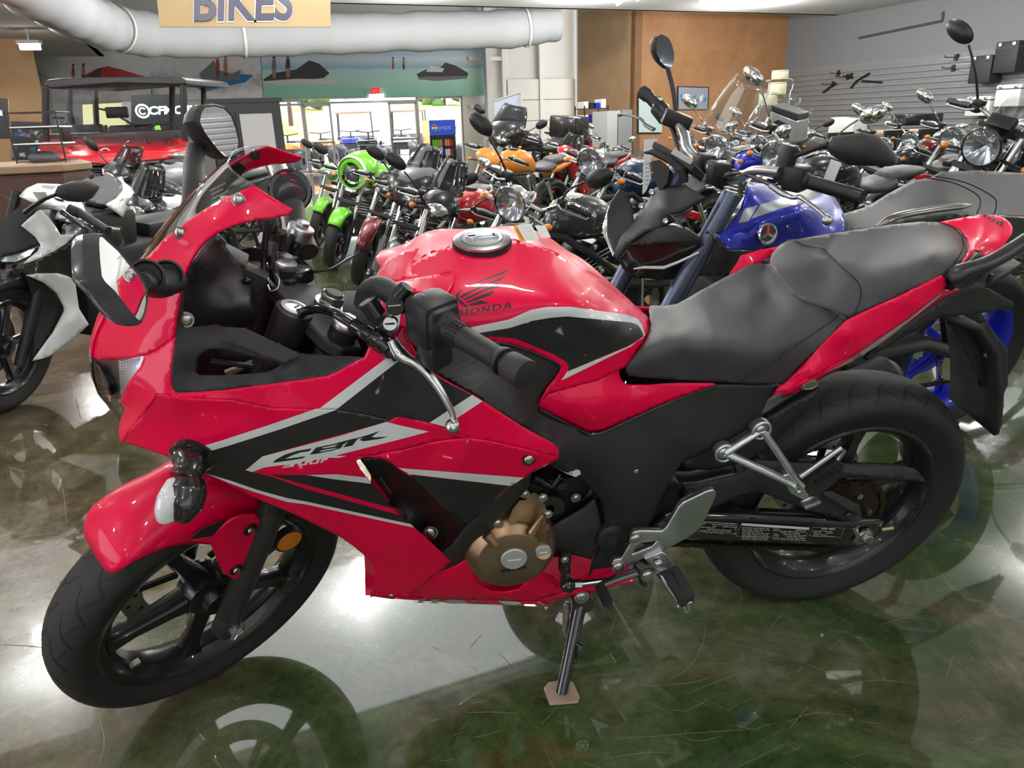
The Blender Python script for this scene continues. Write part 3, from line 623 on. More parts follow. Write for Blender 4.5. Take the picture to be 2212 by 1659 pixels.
# belly pan
s = MB(); patch(s, HF, D4([(1480, 1165, 165), (1540, 1210, 170), (1532, 1300, 168), (1465, 1390, 160), (1460, 1450, 156), (1500, 1530, 150), (1600, 1590, 148), (1720, 1600, 148), (1850, 1570, 150), (1920, 1500, 152), (2000, 1415, 150), (2100, 1480, 146), (2200, 1590, 142)]) + H4([(850, 1130, 140), (700, 1170, 136), (640, 1195, 132), (300, 1185, 128), (0, 1185, 122)]) + D4([(1000, 1655, 112), (880, 1640, 116), (1040, 1510, 136), (1180, 1410, 146), (1300, 1372, 152), (1420, 1280, 160)]), RED, D4([(1300, 1500, 146), (1700, 1660, 132)]), step=7)
patch(s, HF, D4([(560, 1630, 124), (750, 1657, 122), (880, 1642, 116), (1000, 1657, 112)]) + H4([(0, 1187, 122), (300, 1187, 128), (640, 1197, 132), (700, 1172, 136), (850, 1132, 140), (1160, 1065, 138), (1160, 1110, 134), (920, 1165, 128), (800, 1190, 122), (740, 1245, 100), (400, 1230, 92), (0, 1215, 85), (-300, 1195, 85), (-640, 1170, 95), (-780, 1150, 110)]), RED, (), step=7)
bel = s.build('belly_pan', fair, 50, solid=.003); clean(bel)
s = MB(); patch(s, HF, H4([(640, 930, 150), (800, 1020, 148), (850, 1120, 140), (1200, 1040, 138), (1290, 1010, 136), (1150, 1000, 120), (1000, 1010, 120), (860, 1080, 130), (780, 980, 140)]), RED, (), step=7); clean(s.build('belly_pan_rear', bel, 50, solid=.003))
# underside closing plate of the belly
s = MB(); s.loft([[np.array([x, y * u, z]) for u in (-1, -.5, 0, .5, 1)] for x, y, z in ((-1.06, .11, .30), (-.95, .085, .235), (-.8, .085, .205), (-.62, .09, .185), (-.5, .12, .24))], RED, closed=False); s.build('belly_underside', bel, 60, solid=.003)
# slab letters
def slab(ch):
    S = {'H': [[(0, 0), (0, .16), (.1, .16), (.1, .84), (0, .84), (0, 1), (.42, 1), (.42, .84), (.32, .84), (.32, .58), (.68, .58), (.68, .84), (.58, .84), (.58, 1), (1, 1), (1, .84), (.9, .84), (.9, .16), (1, .16), (1, 0), (.58, 0), (.58, .16), (.68, .16), (.68, .42), (.32, .42), (.32, .16), (.42, .16), (.42, 0)]],
         'O': [[(.5 + .5 * cos(a), .5 + .52 * sin(a)) for a in np.linspace(0, 2 * pi, 20, endpoint=False)], [(.5 + .27 * cos(a), .5 + .36 * sin(a)) for a in np.linspace(0, 2 * pi, 16, endpoint=False)]],
         'N': [[(0, 0), (0, .16), (.1, .16), (.1, .84), (0, .84), (0, 1), (.34, 1), (.72, .42), (.72, .84), (.62, .84), (.62, 1), (1, 1), (1, .84), (.9, .84), (.9, 0), (.66, 0), (.28, .58), (.28, .16), (.38, .16), (.38, 0)]],
         'D': [[(0, 0), (0, .16), (.1, .16), (.1, .84), (0, .84), (0, 1), (.6, 1), (.85, .9), (1, .68), (1, .32), (.85, .1), (.6, 0)], [(.33, .17), (.33, .83), (.55, .83), (.7, .76), (.76, .62), (.76, .38), (.7, .24), (.55, .17)]],
         'A': [[(0, 0), (0, .15), (.1, .15), (.38, 1), (.62, 1), (.9, .15), (1, .15), (1, 0), (.58, 0), (.58, .15), (.66, .15), (.62, .28), (.38, .28), (.34, .15), (.42, .15), (.42, 0)], [(.43, .43), (.5, .72), (.57, .43)]]}
    return S[ch]
def word(txt, o, ux, uy, m, back, w=1., gap=.12):
    out = []; x = 0
    for ch in txt:
        pol = slab(ch)
        for i, pg in enumerate(pol):
            q_ = [(o[0] + (x + a * w) * ux[0] + b * uy[0], o[1] + (x + a * w) * ux[1] + b * uy[1]) for a, b in pg]; out.append((q_, m if i == 0 else back))
        x += w + gap
    return out
# HONDA under the belly panel
s = MB(); bfn = TPS(D4([(560, 1630, 124), (750, 1657, 122), (1000, 1657, 112)]) + H4([(0, 1187, 122), (300, 1187, 128), (640, 1197, 132), (740, 1245, 100), (400, 1230, 92), (0, 1215, 85), (-300, 1195, 85), (-640, 1170, 95)]))
for pg, m_ in word('HONDA', (897, 1302), (52, 1.2), (3, -8.), WHITE, RED):
    if m_ is WHITE: patch(s, HF, [(a, b, 0) for a, b in pg], WHITE, step=8, lift=1.5, fn=bfn)
clean(s.build('brand_lettering', bel, 0, solid=0))
# ---------------- black inner cockpit trim (both sides)
tr_out = A4([(862, 1580, 140), (868, 1420, 136), (905, 1240, 132), (960, 1120, 128)])
trim_u = A4([(960, 1100, 130), (905, 1200, 134), (870, 1290, 137), (842, 1420, 141), (824, 1520, 144)])
trim = trim_u + B4([(803, 230, 149), (795, 300, 152), (775, 450, 163), (762, 600, 170), (765, 680, 172), (780, 722, 174), (812, 748, 175), (900, 747, 177), (1200, 728, 182), (1700, 664, 188)]) + C4([(0, 1062, 189), (200, 1040, 191), (430, 1003, 195), (520, 965, 197), (620, 906, 199), (742, 845, 200), (660, 840, 185), (430, 830, 160), (180, 812, 150)]) + B4([(1860, 410, 158), (1400, 200, 150), (1210, 182, 148), (1150, 160, 140), (960, 185, 138), (900, 170, 137), (872, 110, 137), (862, 0, 136)]) + A4([(868, 1420, 132), (905, 1260, 130), (945, 1150, 128)])
hole = B4([(975, 580), (985, 470), (1030, 410), (1100, 375), (1200, 375), (1450, 440), (1700, 505), (1700, 525), (1600, 570), (1400, 595), (1200, 603), (1000, 600)])
inn = B4([(850, 670, 172), (1000, 690, 172), (1400, 668, 180), (970, 590, 158), (1180, 300, 160), (1720, 495, 172), (1000, 300, 150), (900, 400, 156), (2140, 545, 186), (1700, 560, 172)])
tro, _f = shell('cockpit_trim', HF, [(trim, inn, BLKT, [(hole, None)])], hero, mirror=True, step=7)
s = MB(); patch(s, HF, B4([(1205, 182, 150), (1400, 195, 152), (1860, 412, 166), (1872, 440, 170), (1735, 498, 178), (1180, 300, 160)]), BLKT, (), step=7, lift=2); clean(s.build('trim_bar', tro, 30, solid=.004))
s = MB(); patch(s, HF, B4([(930, 350, 60), (1750, 400, 60), (1750, 620, 60), (900, 640, 60)]), BLKD, (), step=20); s.tube([PK(B4, 1230, 585, 80), PK(B4, 1500, 480, 70)], .006, STEEL, 8); s.tube([PK(B4, 1100, 480, 90), PK(B4, 1600, 540, 80)], .005, BLK, 8); clean(s.build('inner_shroud', tro, 30, solid=.002))
bolt(B4, 885, 122, 138, .009, tro); 
# inner dark tray and instrument cluster
s = MB(); patch(s, HF, A4([(1050, 950, 60), (1160, 880, 40), (1480, 1300, 10), (1450, 1420, 40), (1480, 1560, 50), (1440, 1660, 50), (1100, 1720, 80), (930, 1700, 100), (862, 1640, 110), (880, 1440, 108), (905, 1280, 104), (960, 1100, 100)]), BLK, A4([(1100, 1280, 70), (1300, 1500, 80)]), step=8); clean(s.build('cockpit_tray', hero, 40, solid=.003))
s = MB(); fr_ = [P(*q) for q in A4([(1045, 1035, 60), (1190, 1100, 20), (1300, 1040, -10), (1370, 1120, -20), (1385, 1180, -20), (1330, 1320, 10), (1230, 1310, 30), (1110, 1260, 60), (1015, 1180, 85)])]
nrm = np.array([.75, -.1, .65]); s.plate([p - nrm * .035 for p in fr_], nrm, .035, BLKP); clo = s.build('instrument_cluster', hero, bevel=.003)
s = MB(); s.plate([P(*q) + nrm * .001 for q in A4([(1060, 1080, 58), (1190, 1140, 22), (1250, 1200, 5), (1300, 1240, 5), (1290, 1290, 15), (1200, 1260, 38), (1110, 1220, 60), (1030, 1160, 82)])], nrm, .002, mat('instrument_glass', (.05, .055, .055), .05, coat=1)); s.build('display', clo)
s = MB(); s.plate([P(*q) + nrm * .004 for q in A4([(1040, 1075, 62), (1080, 1095, 52), (1085, 1105, 52), (1045, 1090, 62)])], nrm, .0006, REDL); s.plate([P(*q) + nrm * .004 for q in A4([(1058, 1175, 72), (1066, 1172, 70), (1096, 1222, 62), (1088, 1224, 64)])], nrm, .0006, REDL)
for i in range(5): s.plate([P(1040 / 4 + 180 + i * 5 + a, (1130 + i * 8) / 4 + 290 + b, 70 - i * 6) + nrm * .004 for a, b in ((0, 0), (2.5, 1), (2.5, 3), (0, 2))], nrm, .0006, PAPER)
s.build('gauge_needle', clo, 0)
s = MB(); s.box(P(532, 612, 0), (.05, .03, .06), BLKT, _ry(.6), .004); s.box(P(505, 560, -10), (.04, .05, .02), BLKT, _ry(.6), .004)
for x, y in ((1415, 1265), (1385, 1340)): s.sphere(PK(A4, x, y, 24), .006, GLOSSB, 10)
s.build('cluster_bracket', clo)
# ---------------- fuel tank
cl = [(850, 600, 0), (885, 572, 0), (925, 550, 0), (975, 532, 0), (1041, 519, 0), (1120, 520, 0), (1200, 545, 0), (1290, 598, 0), (1360, 650, 0), (1400, 685, 0)]
rear_e = F4([(1016, 500, 25), (1020, 560, 50), (1012, 620, 75), (985, 690, 100), (930, 770, 122), (880, 850, 136), (830, 920, 144)])
low = F4([(745, 975, 150), (560, 1050, 156), (320, 1110, 162), (130, 1160, 166), (60, 1240, 168), (130, 1110, 166), (200, 1030, 164), (240, 965, 162), (235, 920, 162), (170, 875, 162), (0, 795, 163)])
tlow2 = E4([(1250, 1225, 164), (1050, 1190, 168), (800, 1215, 172), (500, 1210, 176), (420, 1230, 178)])
front = C4([(1190, 760, 182), (1140, 700, 176), (1120, 600, 165), (1050, 640, 165), (1000, 700, 168), (950, 560, 140), (880, 420, 110), (900, 330, 90), (960, 240, 60)])
t_out = cl + rear_e + low[1:] + tlow2 + front + [(835, 640, 20)]
crest = E4([(500, 1130, 172), (620, 1100, 170), (850, 1065, 168), (1060, 1010, 168), (1200, 985, 168), (1380, 905, 169), (1560, 870, 169), (1800, 875, 167), (2212, 945, 158)]) + F4([(920, 500, 118), (965, 590, 104)])
recess = E4([(1400, 1010, 160), (1700, 1020, 156), (1700, 1250, 152), (2000, 1080, 152), (1200, 1130, 164), (1500, 1200, 156)]) + F4([(600, 650, 142), (300, 700, 150), (850, 640, 128), (450, 820, 150), (300, 920, 158)])
top_in = E4([(700, 640, 105), (1000, 520, 60), (1000, 700, 118), (1400, 560, 70), (1400, 760, 138), (1700, 560, 62), (1750, 740, 132), (2000, 750, 110), (620, 880, 150), (950, 850, 146), (500, 760, 120)])
tk_r = [  # rim of red around the black frame cover
]
wA = E4([(500, 1190), (640, 1130), (860, 1070), (1060, 1030), (1200, 1000), (1380, 920), (1530, 892), (1720, 890), (2212, 957)]) + F4([(905, 510), (945, 560), (975, 655), (850, 755), (250, 1048), (300, 972), (825, 755), (960, 678), (955, 640), (930, 590), (905, 562), (860, 548)]) + E4([(2212, 1022), (1700, 974), (1560, 985), (1400, 1012), (1200, 1075), (950, 1115), (700, 1170)])
bA = E4([(950, 1115), (1200, 1075), (1400, 1012), (1560, 985), (1700, 974), (2212, 1022)]) + F4([(860, 548), (905, 562), (930, 590), (955, 640), (960, 665), (825, 750), (305, 970), (315, 930), (295, 890), (180, 820), (0, 745)]) + E4([(1250, 1165), (1050, 1150), (980, 1150)])
Y6 = K(960, 560, 6.8)
def wing():
    return [(Y6(p), BLKM) for p in ([(960, 140), (880, 205), (700, 265), (480, 350), (290, 430), (212, 515), (206, 560), (240, 600), (360, 700), (305, 710), (190, 610), (165, 560), (170, 515), (200, 480), (400, 375), (640, 265)],
        [(890, 245), (830, 310), (640, 370), (380, 500), (355, 520), (245, 575), (222, 548), (300, 500), (500, 410), (700, 325)], [(815, 350), (760, 420), (600, 460), (440, 545), (300, 606), (268, 590), (380, 535), (600, 430)],
        [(740, 455), (680, 530), (540, 580), (340, 646), (314, 622), (440, 568), (560, 520)], [(540, 600), (660, 645), (380, 690), (352, 662)])]
hw = word('HONDA', (762, 0), (1, 0), (0, -1), BLKM, RED)
ho = E4([(765, 972)])[0]; hx_ = [(p_, q_) for p_, q_ in [(E4([(1225, 900)])[0][0] - ho[0], E4([(1225, 900)])[0][1] - ho[1])]][0]
hondaT = word('HONDA', ho, (hx_[0] / 5.48, hx_[1] / 5.48), (1.0, -13.2), BLKM, RED)
cl = [c + (1e-4,) for c in cl]; t_out[:len(cl)] = cl
_tf = TPS(t_out + crest + recess + top_in, .5); _cp = np.concatenate([np.linspace(a[:2], b[:2], 30) for a, b in zip(cl[:-1], cl[1:])])
def tfn(q):
    q = np.asarray(q, float)[:, :2]; D_ = np.linalg.norm(q[:, None] - _cp[None], axis=2); k_ = D_.argmin(1); t = np.clip(D_.min(1) / 110, 0, 1); t = t * t * (3 - 2 * t)
    return _tf(q) - _tf(_cp)[k_] * (1 - t)
s = MB(); patch(s, HF, t_out, RED, (), [(wA, WHITE), (bA, BLKM)] + wing() + hondaT, step=6.5, fn=tfn)
k1 = len(s.f); s2_ = MB(); patch(s2_, HF, t_out, RED, (), [(wA, WHITE), (bA, BLKM)], step=8, fn=tfn)
s.add([(x, -y, z) for x, y, z in s2_.v], [f[::-1] for f in s2_.f], RED); s.m[k1:] = [s.mi(s2_.mats[i]) for i in s2_.m]
s.v = [(x, 0. if abs(y) < .0006 else y, z) for x, y, z in s.v]
tank = s.build('fuel_tank', hero, 80, solid=.003); clean(tank)
bm = bmesh.new(); bm.from_mesh(tank.data); bmesh.ops.remove_doubles(bm, verts=[v for v in bm.verts if abs(v.co.y) < 1e-5], dist=.0008); bm.to_mesh(tank.data); bm.free()
# filler cap
cpx = E4([(965, 327)])[0]; c0 = P(cpx[0], cpx[1], 0) + np.array([.0, 0, .002]); e1 = P(*E4([(1205, 300, 0)])[0][:2], 0); 
n_ = np.array([-.03, -.02, 1.]); n_ /= np.linalg.norm(n_); Bc = basis(n_)
s = MB(); s.lathe([(0, .006), (.031, .006), (.034, .0055), (.044, .0045), (.047, .003), (.0475, -.01)], ALU, c0, Bc, 64); s.lathe([(.0345, .0061), (.0353, .0061)], BLKD, c0, Bc, 48)
s.lathe([(.0475, -.002), (.049, -.001), (.050, -.010)], BLK, c0, Bc, 64); cap = s.build('fuel_cap', tank)
s = MB(); e = Bc @ np.array([.018, 0, 0]); u_ = P(*E4([(870, 340)])[0][:2], 0) - c0; u_ = u_ - n_ * (u_ @ n_); u_ /= np.linalg.norm(u_); w_ = np.cross(n_, u_); Rr = np.stack([u_, n_, w_], 1)
s.box(c0 + u_ * .0 + n_ * .007, (.054, .004, .016), ALU, Rr, .002); s.cyl(c0 + u_ * .017 + n_ * .004, c0 + u_ * .017 + n_ * .010, .009, ALU, 20); s.box(c0 + u_ * .017 + n_ * .0104, (.012, .0008, .0022), BLKD, Rr); s.box(c0 - u_ * .02 + n_ * .0092, (.003, .0008, .012), BLKD, Rr)
s.build('key_flap', cap)
for nm, poly, strips in (('warning_label', [(1227, 190), (1385, 172), (1460, 308), (1300, 336)], 1), ('small_label', [(1420, 188), (1510, 188), (1560, 292), (1480, 295)], 0)):
    s = MB(); pl = E4(poly); c_ = np.mean(pl, 0)
    patch(s, HF, [(a, b, 0) for a, b in pl], PAPER, (), ([(E4([(1227, 190), (1268, 186), (1340, 322), (1300, 336)]), ORNG)] if strips else []), step=4, lift=2.2, fn=tfn)
    nr = 9 if strips else 6; A0, A1, A2, A3 = [np.array(p) for p in pl]
    for i in range(1, nr):
        t0 = i / nr; a_ = A1 + (A2 - A1) * t0; b_ = A0 + (A3 - A0) * t0; lo_ = .1; hi_ = .66 if strips else .9
        d0 = a_ + (b_ - a_) * lo_; d1 = a_ + (b_ - a_) * hi_; w2 = (A2 - A1) * .022
        patch(s, HF, [(d0[0], d0[1], 0), (d1[0], d1[1], 0), (d1[0] + w2[0], d1[1] + w2[1], 0), (d0[0] + w2[0], d0[1] + w2[1], 0)], INKG, step=6, lift=2.7, fn=tfn)
    if strips:
        for i in range(7): 
            q_ = E4([(1262 + i * 8.4, 222 + i * 13.5)])[0]; patch(s, HF, [(q_[0] - .5, q_[1] - 1.6, 0), (q_[0] + 2.2, q_[1] - 1.2, 0), (q_[0] + 2.4, q_[1] + .9, 0), (q_[0] - .2, q_[1] + .9, 0)], BLKM, step=6, lift=2.7, fn=tfn)
    clean(s.build(nm, tank, 0, solid=0))
# tank front shroud
fc = E4([(40, 640, 10), (60, 600, -10), (110, 520, -36), (160, 468, -52), (300, 400, -62), (500, 340, -66), (632, 300, -67), (560, 370, -48), (440, 480, -20), (395, 540, 2), (372, 600, 22), (420, 600, 30), (690, 552, 66), (742, 585, 76), (720, 680, 100), (660, 780, 122), (600, 825, 130), (480, 780, 116), (340, 740, 92), (200, 690, 58), (100, 680, 32)])
fc_top = E4([(40, 640, 10), (60, 600, -10), (110, 520, -36), (160, 468, -52), (300, 400, -62), (500, 340, -66), (632, 300, -67), (560, 370, -48), (440, 480, -20), (395, 540, 2), (372, 600, 22), (420, 600, 30), (690, 552, 62), (742, 583, 74), (560, 612, 70), (300, 655, 58), (170, 690, 48), (90, 680, 30)])
fc_side = E4([(742, 583, 74), (720, 680, 112), (660, 780, 136), (600, 825, 146), (480, 790, 138), (340, 750, 120), (220, 720, 84), (170, 690, 48), (300, 655, 58), (560, 612, 70)])
s = MB(); patch(s, HF, fc_top, RED, E4([(300, 560, 20)]), step=6.5, lift=4, lam=.05); patch(s, HF, fc_side, RED, (), step=6.5, lift=4, lam=.02); clean(s.build('tank_shroud', hero, 40, solid=.003))
# ---------------- frame cover (large black panel) and red side cover
fcov = E4([(400, 1245, 176), (480, 1212, 176), (800, 1218, 170), (1050, 1193, 166), (1250, 1228, 162), (1450, 1300, 158), (1600, 1370, 156), (1650, 1420, 155), (1640, 1470, 156), (1540, 1600, 158)]) + F4([(120, 1115, 162), (55, 1240, 165), (60, 1300, 166), (460, 1500, 168), (530, 1512, 168), (620, 1490, 166), (1100, 1270, 158), (1590, 1090, 148), (1700, 1085, 146), (1900, 1095, 144), (2140, 1090, 140), (2050, 1180, 138), (1990, 1310, 136)]) + L3([(730, 320, 136), (735, 360, 136), (640, 430, 142), (420, 560, 150), (225, 640, 156), (170, 720, 158), (75, 890, 150), (0, 1060, 150)]) + H4([(1580, 580, 150), (1470, 590, 152), (1430, 640, 154), (1400, 750, 154), (1350, 850, 152), (1300, 900, 150), (1130, 920, 146), (1080, 1000, 140), (1110, 860, 146), (1180, 720, 150), (1230, 560, 152), (1190, 330, 152), (1100, 220, 154), (1000, 140, 158), (740, 10, 168), (700, -30, 176)]) + D4([(2120, 480, 214), (2190, 430, 222), (2180, 365, 224), (1880, 160, 222), (1600, 0, 218)]) + C4([(1680, 1160, 212), (1330, 985, 196), (1210, 812, 188)])
fcv, ffn = shell('frame_cover', HF, [(fcov, E4([(900, 1400, 184), (1300, 1450, 172)]) + F4([(100, 1450, 186), (500, 1640, 176), (1000, 1500, 164), (1500, 1300, 150), (1300, 1600, 166)]) + H4([(1300, 300, 172), (1600, 100, 172), (1250, 640, 160)]), BLKT, [(E4([(395, 1245), (480, 1214), (800, 1218), (1050, 1193), (1250, 1228), (1600, 1370), (1650, 1420), (1540, 1600), (1100, 1780), (600, 1500), (420, 1300)]), CARB)])], hero, mirror=True, step=8)
bolt(H4, 1493, 68, 174, .006, fcv, cup=BLKD); 
s = MB(); c = PK(H4, 1275, 640, 164); s.lathe([(0, .008), (.016, .008), (.022, .007), (.028, .004), (.030, 0), (.030, -.01)], BLK, c, basis((0, -1, .1)), 32); s.lathe([(.012, .0088), (.014, .0088)], BLKD, c, basis((0, -1, .1)), 24); s.build('pivot_cap', fcv)
s = MB(); q_ = H4([(745, -12, 178), (850, 0, 178), (1010, 65, 172), (1020, 95, 172), (975, 122, 172), (900, 95, 174), (760, 20, 178)]); patch(s, HF, q_, PAPER, (), [(H4([(770, 6), (850, 12), (960, 50), (940, 100), (900, 85), (775, 22)]), BLKM)], step=3, lift=6)
for i in range(5): s.box(PK(H4, 800 + i * 34, 20 + i * 15, 186 - i), (.006, .0004, .003), PAPER)
clean(s.build('frame_label', hero, 0, solid=0))
edge = F4([(60, 1295, 168), (260, 1400, 170), (460, 1500, 170), (530, 1512, 170), (620, 1490, 168), (850, 1385, 164), (1100, 1272, 160), (1350, 1175, 155), (1592, 1092, 149)])
s = MB(); s.tube([P(*q) for q in cr(edge, 4)], .0028, BLKP, 8); s.tube([P(*q) for q in cr(E4([(480, 1214, 178), (800, 1218, 172), (1050, 1195, 168), (1250, 1230, 164), (1450, 1302, 160), (1600, 1374, 158), (1648, 1425, 157), (1630, 1480, 158)]), 5)], .003, BLKP, 8); s.build('cover_edge', fcv)
sc_ = F4([(745, 942, 150), (752, 1000, 150), (775, 1050, 151), (820, 1085, 151), (1000, 1082, 150), (1300, 1072, 148), (1575, 1075, 147), (1590, 1088, 147), (1350, 1170, 153), (1100, 1262, 158), (850, 1375, 162), (620, 1478, 165), (530, 1498, 166), (460, 1485, 166), (260, 1385, 167), (60, 1275, 165), (58, 1235, 164), (130, 1160, 163), (300, 1108, 161), (500, 1050, 157), (700, 965, 151)])
shell('side_cover', HF, [(sc_, F4([(300, 1250, 172), (500, 1380, 174), (700, 1200, 168), (1000, 1150, 160)]), RED, ())], hero, mirror=True, solid=.004)
# ---------------- seats
ls = F4([(1005, 440, -60), (1020, 400, -88), (1150, 400, -100), (1250, 385, -108), (1330, 342, -112), (1450, 272, -116), (1600, 190, -118), (1750, 110, -116), (1870, 50, -112), (1960, 30, -105), (2030, 42, -95)]) + G4([(90, 515, -75), (150, 600, -30), (220, 700, 10), (290, 780, 45), (400, 840, 75), (530, 885, 100), (650, 920, 122), (750, 1000, 138), (620, 1150, 142), (420, 1350, 142), (225, 1545, 138), (100, 1560, 138)]) + F4([(2150, 1072, 138), (1960, 1078, 139), (1780, 1072, 142), (1560, 1058, 146), (1200, 1040, 152), (950, 1022, 152), (830, 1005, 150), (808, 970, 149), (812, 930, 149), (850, 870, 146), (930, 765, 134), (985, 690, 110), (1012, 630, 84), (1022, 560, 52), (1016, 490, 18)])
li = F4([(900, 840, 147), (1010, 700, 122), (1110, 640, 110), (1300, 630, 118), (1550, 650, 124), (1750, 705, 128), (1900, 722, 128), (2100, 700, 124), (1200, 520, 40), (1200, 450, -40), (1400, 500, 20), (1600, 480, 10), (1600, 350, -60), (1900, 560, 60), (1900, 300, -20), (1300, 850, 150), (1700, 880, 148), (2100, 850, 140), (1500, 600, 90), (1250, 590, 85), (1850, 160, -85), (2050, 300, -10)]) + G4([(250, 1150, 124), (450, 1085, 122), (620, 980, 118)])
shell('rider_seat', HF, [(ls, li, SEATM, ())], hero, smooth=80, step=6.5, solid=.01)
s = MB(); s.tube([P(q[0], q[1], q[2] + 2) for q in cr(F4([(1780, 1068, 143), (1950, 975, 150), (2130, 870, 150)]) + G4([(200, 1300, 147), (350, 1200, 141), (500, 1100, 136), (620, 1020, 130), (680, 960, 126)]), 4)], .0012, BLKD, 6); s.build('seat_seam', hero)
lp = G4([(92, 485, -95), (110, 430, -112), (160, 370, -122), (240, 322, -124), (500, 275, -126), (800, 230, -126), (1100, 185, -124), (1380, 155, -120), (1540, 158, -112), (1650, 185, -95), (1735, 235, -66), (1790, 320, -20), (1805, 400, 30), (1790, 460, 62), (1730, 530, 88), (1640, 590, 104), (1580, 622, 110), (1300, 760, 118), (1050, 872, 124), (820, 968, 130), (770, 990, 132), (700, 950, 128), (650, 915, 122), (530, 880, 102), (400, 835, 78), (290, 775, 46), (220, 695, 12), (150, 600, -28), (100, 530, -66)])
lpi = G4([(300, 500, -40), (480, 480, -20), (560, 640, 30), (700, 760, 90), (860, 700, 92), (870, 850, 118), (560, 400, -60), (700, 520, 20), (620, 300, -105), (1000, 250, -100), (1000, 400, -20), (1000, 620, 88), (1200, 560, 84), (1500, 430, 72), (1250, 400, 10), (1500, 300, -30), (1660, 330, 10), (1250, 680, 110), (1550, 560, 100), (1720, 430, 62), (420, 700, 30), (400, 380, -80)])
ps, _ = shell('pillion_seat', HF, [(lp, lpi, SEATM, ())], hero, smooth=80, step=6.5, solid=.01)
seam1 = G4([(310, 325, -118), (400, 360, -90), (480, 375, -72), (560, 395, -62), (610, 440, -40), (700, 530, 18), (800, 620, 62), (860, 690, 92), (880, 760, 108), (870, 850, 120), (820, 960, 131)])
seam2 = G4([(1660, 190, -92), (1730, 250, -56), (1762, 320, -14), (1755, 400, 30), (1700, 500, 78), (1640, 590, 104)])
pf = TPS(lp + lpi)
s = MB()
for sm, n_s in ((seam1, 60), (seam2, 36)):
    s = MB(); pts = cr(sm, 12); idx = np.linspace(0, len(pts) - 1, n_s).astype(int)
    for a_, b_ in zip(idx[:-1], idx[1:]):
        p0 = np.array(pts[a_][:2]); p1 = p0 + (np.array(pts[b_][:2]) - p0) * .55
        d0, d1 = pf([p0, p1]); s.tube([P(p0[0], p0[1], d0 + 1.5), P(p1[0], p1[1], d1 + 1.5)], .0011, BLKD, 5)
    s.build('seat_stitching', ps)
pass
# ---------------- tail
tl = G4([(115, 1660, 148), (165, 1580, 148), (232, 1540, 146), (400, 1370, 146), (560, 1200, 146), (750, 1012, 145), (835, 968, 142), (1200, 805, 130), (1580, 622, 118), (1605, 645, 117), (1625, 700, 116), (1590, 755, 118), (1300, 985, 134), (1020, 1180, 146), (800, 1320, 154), (560, 1450, 160), (400, 1530, 160), (232, 1620, 156)])
tl2 = G4([(232, 1620, 156), (560, 1450, 160), (800, 1320, 154), (1020, 1180, 146), (1300, 985, 134), (1590, 755, 118), (1735, 745, 100), (1500, 885, 108), (1250, 1060, 120), (1020, 1230, 130), (800, 1370, 138), (560, 1500, 144), (380, 1610, 146), (200, 1680, 148)])
tlo = F4([(1990, 1310, 148), (2050, 1180, 148), (2212, 1040, 148), (2212, 1180, 156), (2100, 1300, 152), (2060, 1305, 150)])
tail, _ = shell('tail_cowl', HF, [(tl, G4([(800, 1120, 156), (1300, 860, 136), (450, 1430, 160)]), RED, [(G4([(560, 1475), (830, 1330), (1020, 1195), (1320, 985), (1590, 770), (1560, 805), (1300, 1010), (1030, 1210), (830, 1345)]), INKG)]), (tl2, [], RED, [(G4([(545, 1475), (830, 1318), (1020, 1182), (1320, 975), (1590, 762), (1550, 812), (1300, 1015), (1030, 1220), (830, 1352)]), INKG)])], hero, mirror=.92, solid=.003)
q_ = [(1648, 886, 149), (1663, 856, 148), (1698, 818, 147), (1705, 850, 156), (1690, 866, 156), (1672, 878, 152)]
s = MB(); c = PK(G4, 437, 1567, 156); s.lathe([(0, .001), (.012, .001), (.013, -.001), (.015, 0), (.016, -.004)], STEEL, c, basis((0, -1, -.1)) @ np.diag([1.1, 1, .7]), 24); s.build('seat_lock', tail)
tt = G4([(1560, 157, -108), (1740, 122, -98), (1930, 92, -72), (2040, 96, -58), (2115, 120, -40), (2170, 165, -14), (2192, 205, 6), (2185, 250, 26), (2100, 365, 48), (1985, 488, 66), (1942, 486, 72), (1920, 425, 66), (1900, 415, 68), (1860, 398, 70), (1800, 470, 86), (1740, 550, 102), (1735, 520, 98), (1800, 430, 70), (1808, 380, 40), (1790, 300, -20), (1740, 225, -62), (1650, 178, -92)])
s = MB(); patch(s, HF, tt, RED, G4([(1950, 250, 0), (2100, 230, 4), (1900, 150, -55)]), [], step=6); 
for q2 in word('HONDA', G4([(2112, 168)])[0][:2], (-8.1, -4.0), (-1.5, 6.), BLKM, RED): patch(s, HF, [(a, b, 0) for a, b in q2[0]], q2[1], step=9, lift=1.5, fn=TPS(tt)) if q2[1] is BLKM else None
clean(s.build('tail_centre_cowl', hero, 45, solid=.003))
s = MB(); rt_ = F4([(1690, 158, -128), (1712, 110, -132), (1770, 30, -138)]) + [(1601, 552, -142), (1640, 540, -146), (1690, 530, -146), (1672, 562, -134), (1650, 566, -130), (1630, 572, -125)]; patch(s, HF, rt_, RED, step=6); clean(s.build('tail_cowl_far_edge', tail, 45, solid=.003))
s = MB(); patch(s, HF, [(1648, 560, -118), (1700, 545, -122), (1700, 600, -60), (1665, 575, -90)], BLKD, step=8); s.loft([[np.array([x, y * u, z]) for u in (-1, -.5, 0, .5, 1)] for x, y, z in ((-.55, .12, .72), (-.3, .125, .73), (-.15, .12, .76), (.0, .10, .82), (.15, .08, .87), (.22, .05, .88))], BLK, closed=False); clean(s.build('seat_base', hero, 50, solid=.01))
